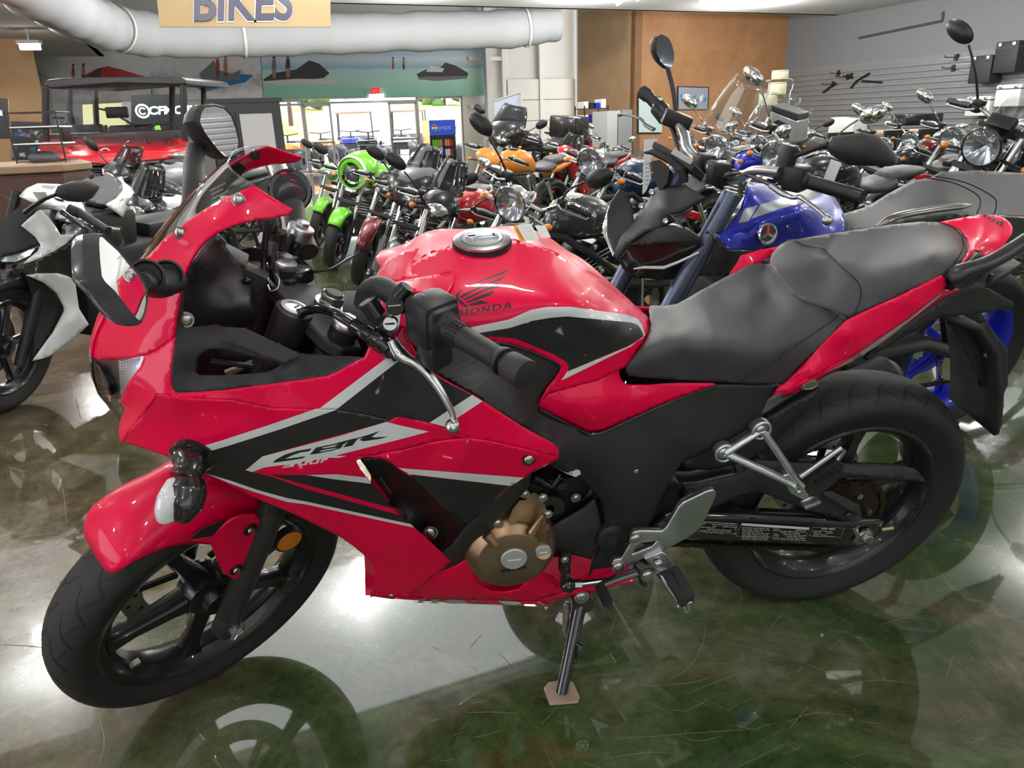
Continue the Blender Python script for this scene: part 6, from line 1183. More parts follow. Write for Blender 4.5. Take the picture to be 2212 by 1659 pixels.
        if mirrors:
            b0 = e2 + (e2 - e1) * .3; m1 = H(sd * (bars - .04), hlf[-1][1] + mirh, -.02); m2 = H(sd * (bars + .03), hlf[-1][1] + mirh + .05, -.02)
            g = MB(); mm_ = CHR if mirrors == 'chrome' else BLK; g.tube(cr([b0, H(sd * (bars - .12), hlf[-1][1] + mirh * .6, -.0), m1], 4), .006, mm_, 8)
            nr = Rs @ np.array([.9, .0, .1]); Bn = basis(nr); Rr = Bn @ _ry(.5 * sd)
            g.lathe([(0, -.03), (.03, -.028), (.055, -.012), (.062, .0), (.058, .003)], mm_, m2, Rr @ np.diag([1.35, 1, .78]), 18); mo = g.build('mirror', hbo)
            g = MB(); g.lathe([(0, .0031), (.057, .0031)], MIRR, m2, Rr @ np.diag([1.35, 1, .78]), 18); g.build('mirror_glass', mo, 0)
    # lamps
    lp_ = sp(.16 if not cru else .20, 0, (lampz) / cos(rk)); fd = Rs @ np.array([-1, 0, -.08]); Bf = basis(fd)
    if lamp == 'round':
        g = MB(); rr = .095; g.lathe([(0, -.13), (.05, -.12), (.085, -.07), (rr, -.01), (rr + .004, .004), (rr - .004, .008)], CHR if cru else BLKP, lp_, Bf, 26); ho = g.build('headlight', o)
        g = MB(); g.lathe([(0, .02), (.05, .017), (.085, .007), (rr - .003, .0)], LENSG, lp_, Bf, 24); g.lathe([(0, -.05), (.04, -.04), (.09, .002)], LAMPG, lp_, Bf, 24); g.build('lens', ho)
    else:
        g = MB(); secs = []
        for f_, w, h in ((-.16, .05, .05), (-.1, .09, .09), (-.03, .12, .11), (.03, .11, .085), (.06, .07, .05)):
            secs.append([lp_ + fd * f_ + Rs @ np.array([0, w * cos(a) * (1.15 if sin(a) > 0 else .7), h * sin(a)]) for a in np.linspace(0, 2 * pi, 16, endpoint=False)])
        g.loft(secs, body if lamp != 'black' else BLKP); ho = g.build('headlight_cowl', o)
        g = MB(); secs = []
        for f_, w, h in ((.045, .085, .055), (.068, .06, .04), (.075, .02, .015)):
            secs.append([lp_ + fd * f_ + Rs @ np.array([0, w * cos(a) * (1.15 if sin(a) > 0 else .75), h * sin(a) - .005]) for a in np.linspace(0, 2 * pi, 16, endpoint=False)])
        g.loft(secs, LAMPG); g.build('headlight_lens', ho)
    for sd in (1, -1):
        g = MB(); c1 = lp_ + Rs @ np.array([.08, -.19 * sd, -.06]); g.tube([lp_ + Rs @ np.array([.08, -.08 * sd, -.05]), c1], .008, CHR if cru else BLK, 8); so_ = g.build('turn_signal', o); g = MB(); g.sphere(c1 + Rs @ np.array([0, -.02 * sd, 0]), .026, sig, 12, (1, .9, .75)); g.build('lens', so_)
    if style != 'cruiser' or screen is None:
        g = MB(); g.box(cx + Rs @ np.array([-.09, 0, .03]), (.05, .13, .07), BLK, Rs @ _ry(.6), .012); g.build('instrument_cluster', o)
    if screen is not None:
        h_, w_, m_, back = screen; g = MB(); rows_ = []
        for i in range(7):
            v_ = i / 6; row = []
            for j in range(11):
                u = -1 + j / 5; ww = w_ * (1 - .35 * v_ ** 2) ; row.append(lp_ + Rs @ np.array([.0 + back * v_ + .10 * u * u, -u * ww, .08 + h_ * v_]))
            rows_.append(row)
        g.loft(rows_, m_, closed=False); g.build('windscreen', o, 80, solid=.003)
    if style == 'sport':
        for sd in (-1, 1):
            g = MB(); q = lambda x, y, z: np.array([x, y * sd, z]); A_ = hx - .12
            g.loft([[q(A_ - .02, .03, .80), q(A_ + .02, .05, .92), q(A_ + .12, .10, 1.0), q(A_ + .22, .13, 1.02)], [q(A_ + .02, .10, .74), q(A_ + .10, .15, .84), q(A_ + .2, .17, .92), q(A_ + .3, .17, .93)], [q(A_ + .12, .17, .62), q(A_ + .25, .21, .72), q(A_ + .38, .2, .82), q(A_ + .46, .19, .86)], [q(A_ + .30, .20, .42), q(A_ + .36, .22, .56), q(A_ + .52, .22, .68), q(A_ + .62, .2, .76)], [q(A_ + .36, .15, .26), q(A_ + .48, .18, .34), q(A_ + .62, .18, .42), q(A_ + .72, .17, .5)]], body, closed=False); g.build('side_fairing', o, 40, solid=.004, offs=0)
    if style == 'tour':
        g = MB(); rings([(hx - .16, .92), (hx - .06, .98), (hx + .06, 1.0), (hx + .14, .98)], [.10, .22, .26, .24], [.08, .14, .16, .12], body, g, 18); g.build('front_fairing', o, 50)
    if cases:
        for sd in (-1, 1): g = MB(); g.box((.08, .27 * sd, .58), (.42, .18, .30), cases, None, .03); g.build('pannier', o)
    if topcase: g = MB(); g.box((.22, 0, sz + .22), (.36, .42, .28), topcase, None, .03); g.build('top_case', o)
    if tag_:
        g = MB(); e1 = H(bars - .1, .1, 0); g.box(e1 + np.array([0, 0, -.12]), (.005, .07, .16), PAPER, Rs); g.build('price_tag', o, 0)
    o['lamp'] = [float(v) for v in lp_]; return o
th = lambda d: radians(d)
LAMP = {}
def bikeL(label, px, py, Y, deg, **kw):
    """stand a motorcycle so that its headlamp sits at this pixel and depth"""
    o = bike(label, (0, 0), th(deg), **kw); l_ = Matrix.Rotation(o.rotation_euler[2], 3, 'Z') @ Matrix.Rotation(o.rotation_euler[0], 3, 'X') @ Vector(list(o['lamp']))
    t_ = at_depth(px, py, Y); sc = t_.z / l_.z; o.scale = (sc,) * 3; o.location = (t_.x - l_.x * sc, t_.y - l_.y * sc, 0); LAMP[o.name] = tuple(o['lamp']); del o['lamp']
    return o
# ---- traced neighbour: blue naked bike directly behind the red one
MT_LOC = tuple(ground(1985, 908)); MT_TH, MT_LN = radians(8), .17
MF = Frame(MT_LOC, _rz(MT_TH) @ _rx(MT_LN)); N4 = K(1240, 180, 4); T4 = K(1700, 60, 4.32)
mt = thing('motorcycle', 'blue naked bike with black angular headlight cowl and blue wheels behind the red bike', 'motorcycle', loc=MT_LOC, rot=(MT_LN, 0, MT_TH))
def MPx(k, x, y, d): q = k([(x, y)])[0]; return MF.pt(q[0], q[1], d)
def tpat(name, pts, m, parent=mt, inner=(), solid=.01, smooth=45, step=7, extra=()):
    s = MB(); patch(s, MF, pts, m, inner, extra, step=step); o = s.build(name, parent, smooth, solid=solid); clean(o); return o
bwheel(mt, 0, .318, .09, np.eye(4), BLUEW, 'rear_wheel', 48); 
_a0 = np.array([-1.44 - .1, 0, 0]); _ax = np.array([sin(radians(25)), 0, cos(radians(25))]); _R = axrot(_ax, .25); _M = np.eye(4); _M[:3, :3] = _R; _M[:3, 3] = _a0 - _R @ _a0
bwheel(mt, -1.44, .30, .06, _M, BLUEW, 'front_wheel', 40)
for sd in (1, -1):
    f = MB(); q = lambda h, off=.03: _R @ (_ax * h + np.array([-off, -.105 * sd, 0])) + _a0
    f.cyl(q(.25), q(.62), .021, CHR, 14); f.cyl(q(.62), q(1.08), .027, mat('fork_slate', (.12, .15, .22), .3, metal=.7), 14); f.build('fork_leg', mt)
f = MB(); f.lathe([(.04, -.094), (.10, -.094), (.10, -.088), (.04, -.088)], mat('gold_sprocket', (.5, .45, .3), .3, metal=.9), (0, 0, .318), None, 40)
for k in range(40): a = 2 * pi * k / 40; f.box((.102 * cos(a), -.091, .318 + .102 * sin(a)), (.007, .004, .005), MATS['gold_sprocket'], _ry(-a))
f.build('sprocket', mt)
f = MB(); 
for k in range(60):
    x = -.62 + k * .0105; f.box((x, -.091, .225 + .0 * x), (.0085, .012, .012), CHAINM)
f.build('drive_chain', mt)
f = MB(); f.tube([(-.62, -.13, .42), (-.3, -.14, .44), (0, -.13, .33)], [.06, .045, .035], BLK, 12, flat=.6); f.tube([(-.62, .13, .42), (-.3, .14, .44), (0, .13, .33)], [.06, .045, .035], BLK, 12, flat=.6); f.tube([(-.66, -.16, .55), (-.35, -.18, .66), (-.1, -.17, .75)], .022, mat('slate_metal', (.16, .19, .24), .35, metal=.7), 10); f.tube([(-.5, -.12, .7), (-.25, -.13, .62), (-.12, -.12, .36)], .02, BLK, 8); f.build('swingarm', mt)
f = MB(); f.box((-.78, 0, .42), (.42, .34, .34), BLK, bev=.04); f.box((-1.0, 0, .52), (.14, .36, .34), BLKD, bev=.01); f.box((-.80, 0, .70), (.5, .24, .2), BLK, bev=.03); f.build('engine', mt)
f = MB(); f.tube([(-.6, .1, .25), (-.3, .18, .25), (.0, .2, .3)], .05, BLK, 12); f.build('exhaust', mt)
tk = N4([(1235, 1325, 150), (1290, 1275, 140), (1340, 1225, 130), (1430, 1100, 105), (1480, 960, 85), (1495, 870, 60), (1500, 850, 10), (1620, 865, -10), (1780, 885, -40), (2000, 890, -60)]) + [(1780, 405, -70), (1800, 420, -60), (1812, 440, -30), (1822, 458, 10), (1828, 478, 60), (1827, 499, 100), (1790, 512, 125)] + N4([(2100, 1340, 140), (1950, 1345, 148), (1750, 1415, 160), (1560, 1442, 165), (1340, 1440, 165)])
tki = N4([(1600, 1180, 150), (1950, 1050, 130), (1700, 950, 50), (2050, 1150, 125), (1500, 1330, 165), (1850, 1230, 155)])
sw1 = N4([(1420, 1207), (1475, 1085), (1592, 1050), (1508, 1190)]); sw2 = N4([(1530, 1172), (1612, 1048), (1745, 1008), (2000, 912), (2115, 958), (1960, 1035), (1760, 1090)])
tpat('fuel_tank', tk, BLUEP, inner=tki, solid=.004, smooth=70, extra=[(sw1, SILP), (sw2, SILP)])
lg = MPx(N4, 1668, 1300, 172); Bn = basis((-.05, -1, .25)); f = MB(); f.lathe([(0, .002), (.021, .002), (.024, .005), (.029, .004), (.030, 0), (.030, -.006)], CHR, lg, Bn, 32)
f.lathe([(0, .0026), (.0205, .0026)], BLKP, lg, Bn, 24)
for a in (90, 210, 330):
    A = radians(a); rr = np.array([cos(A), 0, sin(A)]); tt_ = np.array([-sin(A), 0, cos(A)])
    for o_ in (-.003, 0, .003): f.tube([lg + Bn @ (rr * .002 + tt_ * o_ + np.array([0, .004, 0])), lg + Bn @ (rr * .019 + tt_ * o_ + np.array([0, .004, 0]))], .0011, CHR, 6)
f.build('tank_emblem', mt)
tpat('tank_side_cover', N4([(1130, 1300, 120), (1150, 1275, 125), (1205, 1285, 135), (1240, 1330, 150), (1340, 1442, 166), (1560, 1445, 168), (1460, 1500, 168), (1380, 1600, 160), (1340, 1660, 150), (1020, 1665, 120), (1150, 1520, 130), (1190, 1400, 130)]), DGREY, solid=.02)
tpat('seat', [(1827, 500, 80), (1824, 480, 50), (1820, 462, 0), (1862, 450, -40), (1882, 441, -60), (1915, 420, -80), (1948, 402, -90), (1975, 390, -95), (2012, 383, -95), (2032, 371, -100), (2110, 368, -105), (2212, 374, -105), (2300, 385, -100), (2300, 500, 120), (2212, 470, 120), (2150, 470, 120), (2060, 462, 130), (1960, 478, 130), (1900, 492, 125), (1850, 500, 110)], SEATM, inner=[(2100, 430, 20), (1980, 430, 20), (1900, 465, 40)], smooth=80, solid=.02)
f = MB(); f.tube([MF.pt(*q) for q in cr([(1893, 490, 135), (1925, 472, 142), (1955, 463, 146), (2020, 452, 150), (2098, 443, 150)], 5)], list(np.interp(np.linspace(0, 1, 21), [0, .2, .9, 1], [.006, .016, .016, .004])), mat('pewter_trim', (.22, .21, .20), .3, metal=.9), 12, flat=.6); f.build('seat_side_trim', mt)
f = MB()
for pts in ([(2000, 384, -60), (2060, 395, -10), (2110, 420, 60), (2118, 440, 100), (2110, 462, 125)], [(2020, 381, -60), (2085, 394, -10), (2145, 425, 60), (2152, 445, 100), (2145, 470, 122)]): f.tube([MF.pt(q[0], q[1], q[2] + 3) for q in cr(pts, 5)], .002, BLKD, 6)
f.build('seat_seam', mt)
tpat('tail_cowl', [(1900, 495, 120), (2060, 462, 135), (2212, 470, 125), (2320, 480, 110), (2330, 540, 100), (2212, 560, 120), (2100, 545, 130), (2000, 530, 130)], DGREY, solid=.02)
# headlight cowl
tpat('nose_cowl', N4([(640, 1010, -60), (700, 900, -40), (960, 870, 50), (1000, 905, 80), (1140, 985, 120), (1020, 1055, 110), (945, 1115, 95), (830, 1140, 80), (880, 1190, 80), (800, 1230, 70), (600, 1275, 50), (450, 1400, 20), (375, 1530, 0), (340, 1485, -15), (400, 1330, -25), (520, 1180, -45)]), BLKT, inner=N4([(750, 1060, 45), (500, 1300, 15), (870, 980, 50)]), solid=.01, smooth=30)
for x, y in ((672, 940), (580, 1060), (912, 1085), (790, 1188)):
    f = MB(); q = MPx(N4, x, y, 75 if x > 700 else -20); f.lathe([(0, .004), (.007, .003), (.009, 0), (.009, -.004)], CHR, q, basis((-.5, -.6, .5)), 14); f.build('screw', mt)
tpat('lamp_brow', N4([(460, 1400, 20), (610, 1265, 40), (740, 1245, 70), (870, 1230, 95), (1000, 1270, 120), (1080, 1330, 135), (1100, 1385, 135), (880, 1385, 110), (480, 1398, 25)]), BLKT, inner=N4([(750, 1330, 90)]), solid=.01, smooth=20)
tpat('lamp_housing', N4([(380, 1530, 0), (460, 1400, 18), (480, 1396, 22), (880, 1383, 105), (1100, 1383, 132), (1170, 1410, 125), (1175, 1480, 120), (1080, 1640, 90), (820, 1700, 60), (500, 1680, 20), (420, 1600, 5)]), BLKP, solid=.03, smooth=20, extra=[(N4([(425, 1500), (480, 1405), (880, 1390), (935, 1430), (745, 1550), (600, 1530)]), mat('dark_red_tinted_lens', (.05, .006, .012), .06, coat=1))])
f = MB(); f.tube([MPx(N4, *q) for q in ((515, 1603, 30), (600, 1590, 45), (780, 1592, 85), (900, 1545, 110), (1080, 1462, 138))], [.003, .006, .007, .006, .004], mat('white_light_strip', (.8, .82, .84), .3), 10, flat=.7); f.build('running_light', mt)
tpat('lamp_wing', N4([(315, 1030, -120), (400, 915, -130), (432, 930, -130), (500, 1045, -105), (520, 1200, -70), (480, 1285, -55), (375, 1470, -20), (340, 1420, -40), (290, 1300, -90), (290, 1120, -115)]), BLKT, solid=.01, smooth=20)
tpat('lamp_far', N4([(315, 1030, -118), (290, 1120, -118), (290, 1300, -95), (345, 1430, -45), (370, 1480, -25), (330, 1485, -30), (250, 1300, -105), (245, 1240, -120), (265, 1150, -125)]), LAMPG, solid=.008, smooth=20)
# meter and bars
f = MB(); pm = [MPx(N4, *q) for q in ((665, 545, -80), (690, 488, -80), (1042, 690, 75), (1005, 760, 75))]; f.plate(pm, (.5, 0, -.4), .05, BLK); mo = f.build('instrument_cluster', mt, bevel=.004)
f = MB(); f.plate([np.array(MPx(N4, *q)) + np.array([-.004, 0, .006]) for q in ((845, 625, -5), (875, 580, -5), (1040, 680, 72), (1012, 720, 72))], (.5, 0, -.4), .004, SIL); f.build('display', mo)
f = MB(); f.tube([MPx(N4, *q) for q in ((610, 595, -90), (700, 590, -60), (840, 660, 0), (940, 740, 50), (960, 860, 60))], [.008, .02, .02, .02, .012], BLK, 8, flat=.5); f.plate([MPx(N4, *q) for q in ((660, 670, -60), (740, 660, -40), (830, 740, 10), (800, 870, 10), (740, 940, -10), (700, 850, -40))], (.5, .3, -.4), .03, BLK); f.build('meter_bracket', mt, bevel=.004)
f = MB(); hp = N4([(700, 190, -330), (860, 330, -240), (950, 440, -180), (975, 560, -120), (1040, 640, -80), (1150, 710, -20), (1300, 790, 50), (1380, 830, 90), (1470, 790, 150), (1580, 750, 200), (1780, 765, 270)]); f.tube([MF.pt(*q) for q in cr(hp, 5)], [.012] * 10 + [.0145] * 30 + [.012] * 11, SIL, 14); hbo = f.build('handlebar', mt)
f = MB(); f.box(MPx(N4, 1120, 690, -30), (.05, .05, .05), BLK, bev=.006); f.box(MPx(N4, 1250, 780, 40), (.05, .05, .06), BLK, bev=.006); f.cyl(MPx(N4, 1080, 660, -60), MPx(N4, 1235, 755, 25), .021, SIL, 18); f.build('bar_clamp', hbo)
f = MB(); f.tube([MPx(N4, *q) for q in ((590, 75, -395), (640, 110, -370), (650, 120, -365), (790, 270, -290))], [.020, .020, .017, .017], GRIPM, 16); f.build('grip', hbo)
f = MB(); f.cyl(MPx(N4, 720, 200, -320), MPx(N4, 800, 300, -280), .026, BLK, 16, bev=.004); f.box(MPx(N4, 885, 320, -235), (.085, .05, .045), BLK, _rz(-.4) @ _ry(.3), .006); f.build('brake_reservoir', hbo)
f = MB(); f.tube([MPx(N4, *q) for q in cr([(690, 400, -290), (620, 360, -320), (580, 310, -350), (480, 275, -380), (400, 262, -410)], 4)], [.010] * 5 + [.007] * 12, SIL, 10, flat=.6); f.sphere(MPx(N4, 398, 262, -410), .010, SIL, 12); f.build('brake_lever', hbo)
f = MB(); f.tube([MPx(T4, *q) for q in ((50, 1390, 290), (180, 1430, 315), (210, 1440, 320), (600, 1550, 405), (610, 1553, 408), (700, 1580, 430))], [.020, .020, .0165, .0165, .0155, .0155], GRIPM, 18); f.cyl(MPx(T4, 610, 1553, 408), MPx(T4, 705, 1582, 432), .0165, BLK, 16); f.build('grip', hbo)
f = MB(); f.box(MPx(T4, 90, 1400, 290), (.06, .05, .06), BLK, _rz(.5), .008); f.box(MPx(N4, 1830, 700, 265), (.03, .04, .09), BLK, None, .006); f.build('switch_housing', hbo)
f = MB(); f.tube([MPx(N4, *q) for q in cr([(1700, 880, 290), (1800, 950, 320), (1890, 985, 345), (1960, 985, 365), (2050, 1050, 390), (2130, 1110, 410), (2180, 1160, 425)], 4)], [.011] * 6 + [.009] * 8 + [.007] * 11, SIL, 12, flat=.6); f.sphere(MPx(N4, 2188, 1185, 428), .0125, SIL, 14); f.build('clutch_lever', hbo)
f = MB(); f.tube([MPx(N4, *q) for q in cr([(1240, 900, 60), (1320, 800, 90), (1450, 780, 150), (1600, 830, 230), (1700, 880, 285)], 5)], .005, BLK, 8); f.tube([MPx(N4, *q) for q in cr([(820, 330, -260), (860, 420, -230), (900, 560, -180), (920, 700, -100)], 5)], .007, BLK, 8); f.build('cable', hbo)
def mtmirror(px, d0, dx, stem, name='mirror'):
    g3 = np.array([MF.pt(x, y, d0 + dx * (x - px[0][0])) for x, y in px]); gc = g3.mean(0); U, S_, Vt = np.linalg.svd(g3 - gc); n_ = Vt[2]
    if n_[0] > 0: n_ = -n_
    f = MB(); sec = lambda k, o: [gc + (p - gc) * k + n_ * o for p in g3]
    f.loft([sec(.96, -.004), sec(1.0, 0), sec(.97, .012), sec(.8, .026), sec(.45, .034), sec(.1, .036)], BLKT); o = f.build('mirror', hbo, 50)
    f = MB(); f.add([p for p in sec(.94, -.0045)], [list(range(len(g3)))], MIRR); f.build('mirror_glass', o, 0); f = MB(); f.tube([MF.pt(*q) for q in stem], .007, BLK, 10); f.build('mirror_stem', o)
mtmirror([q[:2] for q in T4([(370, 1080), (420, 1010), (550, 1000), (700, 975), (860, 1010), (950, 1090), (1020, 1190), (1035, 1250), (950, 1280), (800, 1275), (560, 1270), (430, 1190), (375, 1120)])], 330, .6, [MF.pt and q for q in T4([(385, 1085, 335), (250, 1130, 310), (60, 1200, 280), (20, 1290, 275)])])
mtmirror([(1413, 95), (1417, 80), (1430, 74), (1442, 80), (1450, 95), (1455, 115), (1454, 138), (1446, 152), (1436, 148), (1424, 135), (1415, 115)], -330, -.6, [(1443, 150, -330), (1450, 175, -320), (1456, 205, -300), (1460, 240, -280)])
# ---- white sport bike at the left edge (traced)
AW_LOC = (-2.10, 3.25, 0); AWF = Frame(AW_LOC, _rz(radians(66)) @ _rx(.14)); S5 = K(0, 320, 5.267); S6 = K(0, 560, 5.267)
aw = thing('motorcycle', 'white and black sport bike with its front tyre at the left edge of the picture', 'motorcycle', loc=AW_LOC, rot=(.14, 0, radians(66)))
def tp(name, pts, m, inner=(), solid=.008, smooth=60, extra=(), step=8):
    s = MB(); patch(s, AWF, pts, m, inner, extra, step=step, lam=.05); o = s.build(name, aw, smooth, solid=solid); clean(o); return o
AP = lambda k, x, y, d: AWF.pt(*k([(x, y, d)])[0])
_a0 = np.array([-1.47, 0, 0]); _R = axrot(_ax, .15); _M = np.eye(4); _M[:3, :3] = _R; _M[:3, 3] = _a0 - _R @ _a0
bwheel(aw, 0, .31, .075, np.eye(4), WHEELM, 'rear_wheel', 40); bwheel(aw, -1.38, .30, .058, _M, WHEELM, 'front_wheel', 48)
f = MB(); f.box((-.75, 0, .45), (.55, .3, .4), BLKD, bev=.04); f.box((-.85, 0, .72), (.5, .24, .2), BLKD, bev=.04); f.box((-.25, 0, .66), (.5, .2, .12), BLK, bev=.03); f.tube([(-.5, -.12, .4), (0, -.12, .31)], .035, BLK, 8); f.tube([(-.5, .12, .4), (0, .12, .31)], .035, BLK, 8); f.build('engine', aw)
for sd in (1, -1):
    f = MB(); q = lambda h, off=.03: _R @ (_ax * h + np.array([-off, -.095 * sd, 0])) + _a0; f.cyl(q(.25), q(.6), .025, BLK, 14); f.cyl(q(.6), q(1.0), .021, BLK, 14); f.build('fork_leg', aw)
f = MB(); secs = [[_R @ (np.array([-1.38 - (.325 - dr) * cos(radians(a)), y, .30 + (.325 - dr) * sin(radians(a))]) - _a0) + _a0 for y, dr in ((-.07, .06), (-.068, .02), (-.045, .004), (0, -.004), (.045, .004), (.068, .02), (.07, .06))] for a in np.linspace(50, 150, 14)]; f.loft(secs, BLKM, closed=False); f.build('front_fender', aw, 60, solid=.003)
tp('nose_cowl', S5([(-150, 1150, 0), (-60, 900, 0), (100, 760, 60), (250, 640, 100), (440, 680, 150), (330, 800, 130), (245, 885, 110), (300, 930, 120), (400, 1010, 140), (455, 1090, 155), (300, 1150, 120), (0, 1235, 60)]), BLKT)
tp('headlight', S5([(-150, 1300, 0), (0, 1235, 58), (300, 1150, 118), (440, 1100, 152), (430, 1150, 150), (330, 1240, 130), (200, 1310, 95), (0, 1335, 55)]), BLKP, extra=[(S5([(10, 1290), (60, 1240), (220, 1210), (330, 1160), (400, 1140), (340, 1220), (180, 1295)]), LAMPG)])
tp('white_cowl_panel', S5([(240, 882, 112), (330, 795, 130), (460, 700, 155), (560, 790, 175), (640, 900, 190), (690, 985, 200), (830, 982, 220), (838, 1000, 222), (760, 1080, 215), (640, 1160, 205), (480, 1240, 180), (330, 1300, 140), (268, 1312, 125), (330, 1250, 135), (430, 1170, 152), (458, 1100, 158), (400, 1010, 142), (300, 930, 122)]), WHITE, S5([(520, 1000, 185)]))
tp('side_fairing', S6([(300, 183, 120), (500, 168, 165), (660, 165, 190), (780, 200, 210), (860, 290, 222), (900, 560, 225), (1012, 742, 225), (900, 850, 220), (700, 1000, 210), (560, 1108, 190), (370, 1158, 165), (480, 1000, 175), (600, 830, 180), (725, 590, 180), (722, 540, 178), (640, 380, 165), (500, 270, 150), (400, 225, 135)]), WHITE, S6([(800, 700, 235)]))
tp('black_fairing_infill', S5([(268, 1312, 110), (480, 1240, 170), (700, 1130, 200), (900, 1020, 220), (1050, 1050, 215), (1000, 1250, 215), (860, 1480, 215), (700, 1440, 190), (300, 1440, 110), (100, 1400, 70)]), BLKP, solid=.02)
tp('lower_infill', S6([(300, 190, 100), (500, 275, 130), (640, 385, 150), (720, 545, 160), (600, 830, 160), (370, 1155, 150), (380, 800, 110), (350, 400, 100)]), BLKD, solid=.02)
f = MB(); rows_ = []
for i in range(6):
    v_ = i / 5; L0 = np.array(AP(S5, 250 - 250 * v_ * .6, 640 - 60 * v_, 100 - 30 * v_)); row = []
    for j in range(9): u = -1 + j / 4; row.append([L0[0] - .10 * (1 - u * u) + .0, L0[1] * -u * 1.0, L0[2] + .07 * (1 - u * u)])
    rows_.append(row)
f.loft(rows_, SMOKE, closed=False); f.build('windscreen', aw, 80)
tp('fuel_tank', S5([(215, 545, -40), (300, 455, -60), (430, 400, -60), (660, 408, -20), (720, 420, 20), (700, 590, 110), (930, 612, 140), (985, 740, 150), (800, 700, 150), (490, 625, 120), (330, 590, 60)]), WHITE, extra=[(S5([(370, 500), (520, 500), (560, 590), (440, 600)]), BLKT), (S5([(470, 420), (640, 430), (600, 470), (480, 450)]), SILP)])
tp('rider_seat', S5([(930, 690, 120), (985, 600, 20), (1080, 620, -20), (1210, 645, -40), (1300, 720, -10), (1395, 800, 40), (1400, 850, 80), (1370, 900, 100), (1260, 930, 130), (1100, 860, 150), (990, 790, 150)]), SEATM, solid=.02, smooth=80)
tp('pillion_seat', S5([(985, 380, -60), (1100, 325, -90), (1220, 308, -90), (1310, 330, -80), (1370, 380, -40), (1398, 450, 0), (1390, 500, 40), (1300, 590, 80), (1200, 640, 90), (1080, 620, 80), (980, 595, 70), (1080, 500, 20)]), SEATM, solid=.03, smooth=80)
tp('tail_cowl', S5([(1345, 345, -60), (1385, 318, -70), (1420, 390, -60), (1500, 450, -30), (1528, 500, 10), (1500, 560, 50), (1435, 620, 90), (1430, 700, 110), (1400, 790, 120), (1380, 770, 125), (1250, 670, 130), (1205, 632, 120), (1320, 570, 90), (1395, 480, 40), (1395, 400, -20)]), WHITE, S5([(1420, 520, 50)]), extra=[(S5([(1360, 590), (1420, 560), (1400, 600), (1350, 640)]), BLKP)])
tp('tank_panel', S5([(640, 800, 140), (700, 600, 110), (930, 620, 130), (985, 745, 145), (980, 800, 150), (800, 850, 150)]), SILP, solid=.01); tp('side_panel_black', S5([(700, 870, 130), (960, 800, 150), (1100, 870, 155), (1400, 900, 120), (1420, 1100, 130), (1300, 1300, 140), (1000, 1100, 170), (720, 1000, 180)]), BLKP, solid=.02)
f = MB(); f.tube([AP(S5, *q) for q in ((450, 640, 60), (640, 680, 130), (760, 720, 180))], [.02, .02, .014], SIL, 10, flat=.6); f.tube([AP(S5, *q) for q in ((780, 690, 200), (900, 740, 240), (920, 745, 250), (1230, 940, 420))], [.022, .022, .018, .017], GRIPM, 12); f.tube([AP(S5, *q) for q in ((700, 720, 230), (850, 830, 280), (1060, 960, 390))], [.012, .010, .008], BLKP, 10); f.build('handlebar', aw)
gpx = S5([(625, 500), (660, 425), (820, 380), (1000, 363), (1100, 395), (1135, 425), (1120, 475), (1060, 560), (990, 605), (900, 615), (760, 600), (640, 545)]); g3_ = np.array([AWF.pt(x, y, 330 + (x - 120) * .8) for x, y in gpx]); gc_ = g3_.mean(0); n_ = np.array([-.8, -.5, 0]); f = MB()
f.loft([[gc_ + (p - gc_) * k_ + n_ * o_ for p in g3_] for k_, o_ in ((.96, -.008), (1, 0), (.97, .012), (.75, .028), (.3, .036))], BLKT); mo = f.build('mirror', aw, 50); f = MB(); f.tube([AP(S5, *q) for q in ((640, 530, 330), (520, 570, 280), (400, 650, 230), (300, 730, 170))], [.010, .011, .013, .016], BLK, 12, flat=.7); f.build('mirror_stem', mo)
f = MB(); f.tube([AP(S6, 455, 670, 90), AP(S6, 430, 860, 100)], .008, ORGP, 8); f.sphere(AP(S6, 410, 620, 95), .02, CHR, 10); f.build('fork_reflector', aw)
# ---- the rest of the floor, left to right
BL = bikeL
BL('black and white sport bike with smoked windscreen behind the white sport bike', 300, 452, 3.9, 66, style='sport', body=BLKP, tankm=WHITE, lamp='black', screen=(.30, .15, SMOKE, .18), bars=.36, barz=.95, fend=BLKP)
BL('black and grey sport bike in front of the red side by side', 250, 380, 4.9, 38, style='sport', body=DGREY, tankm=SILP, lamp='black', screen=(.16, .13, SMOKE, .12), bars=.34, barz=.95)
BL('green motorcycle half hidden behind the lime green cafe style bike', 716, 372, 6.3, 58, lean=.14, body=GRNP, lamp='cowl', bars=.36)
g_ = BL('lime green cafe style bike with round headlight and small smoked screen', 762, 378, 5.0, 56, lean=.14, body=GRNP, lamp='round', screen=(.10, .13, SMOKE, .12), bars=.36, barz=.98, fend=GRNP, mirh=.14)
f = MB(); lpv = Vector(LAMP[g_.name]); secs = []
for fx, w, h, dz in ((.26, .15, .12, .10), (.12, .19, .16, .06), (.0, .17, .16, .02), (-.03, .115, .12, 0)): secs.append([(lpv.x + fx, lpv.y + w * cos(a), lpv.z + dz + h * sin(a)) for a in np.linspace(0, 2 * pi, 20, endpoint=False)])
f.loft(secs, GRNP, caps=False); f.loft([[(q[0] - .004, (q[1] - lpv.y) * 1.012 + lpv.y, (q[2] - lpv.z) * 1.012 + lpv.z) for q in secs[2]], [(q[0] - .03, (q[1] - lpv.y) * .93 + lpv.y, (q[2] - lpv.z) * .93 + lpv.z) for q in secs[2]]], PAPER, caps=False); f.build('headlight_fairing', g_, 60, solid=.004)
BL('maroon motorcycle with a big glossy front fender beside the green bike', 838, 392, 4.25, 58, lean=.15, style='cruiser', body=MARP, lamp='round', bars=.38, fend=MARP, mirrors=None, barz=.95)
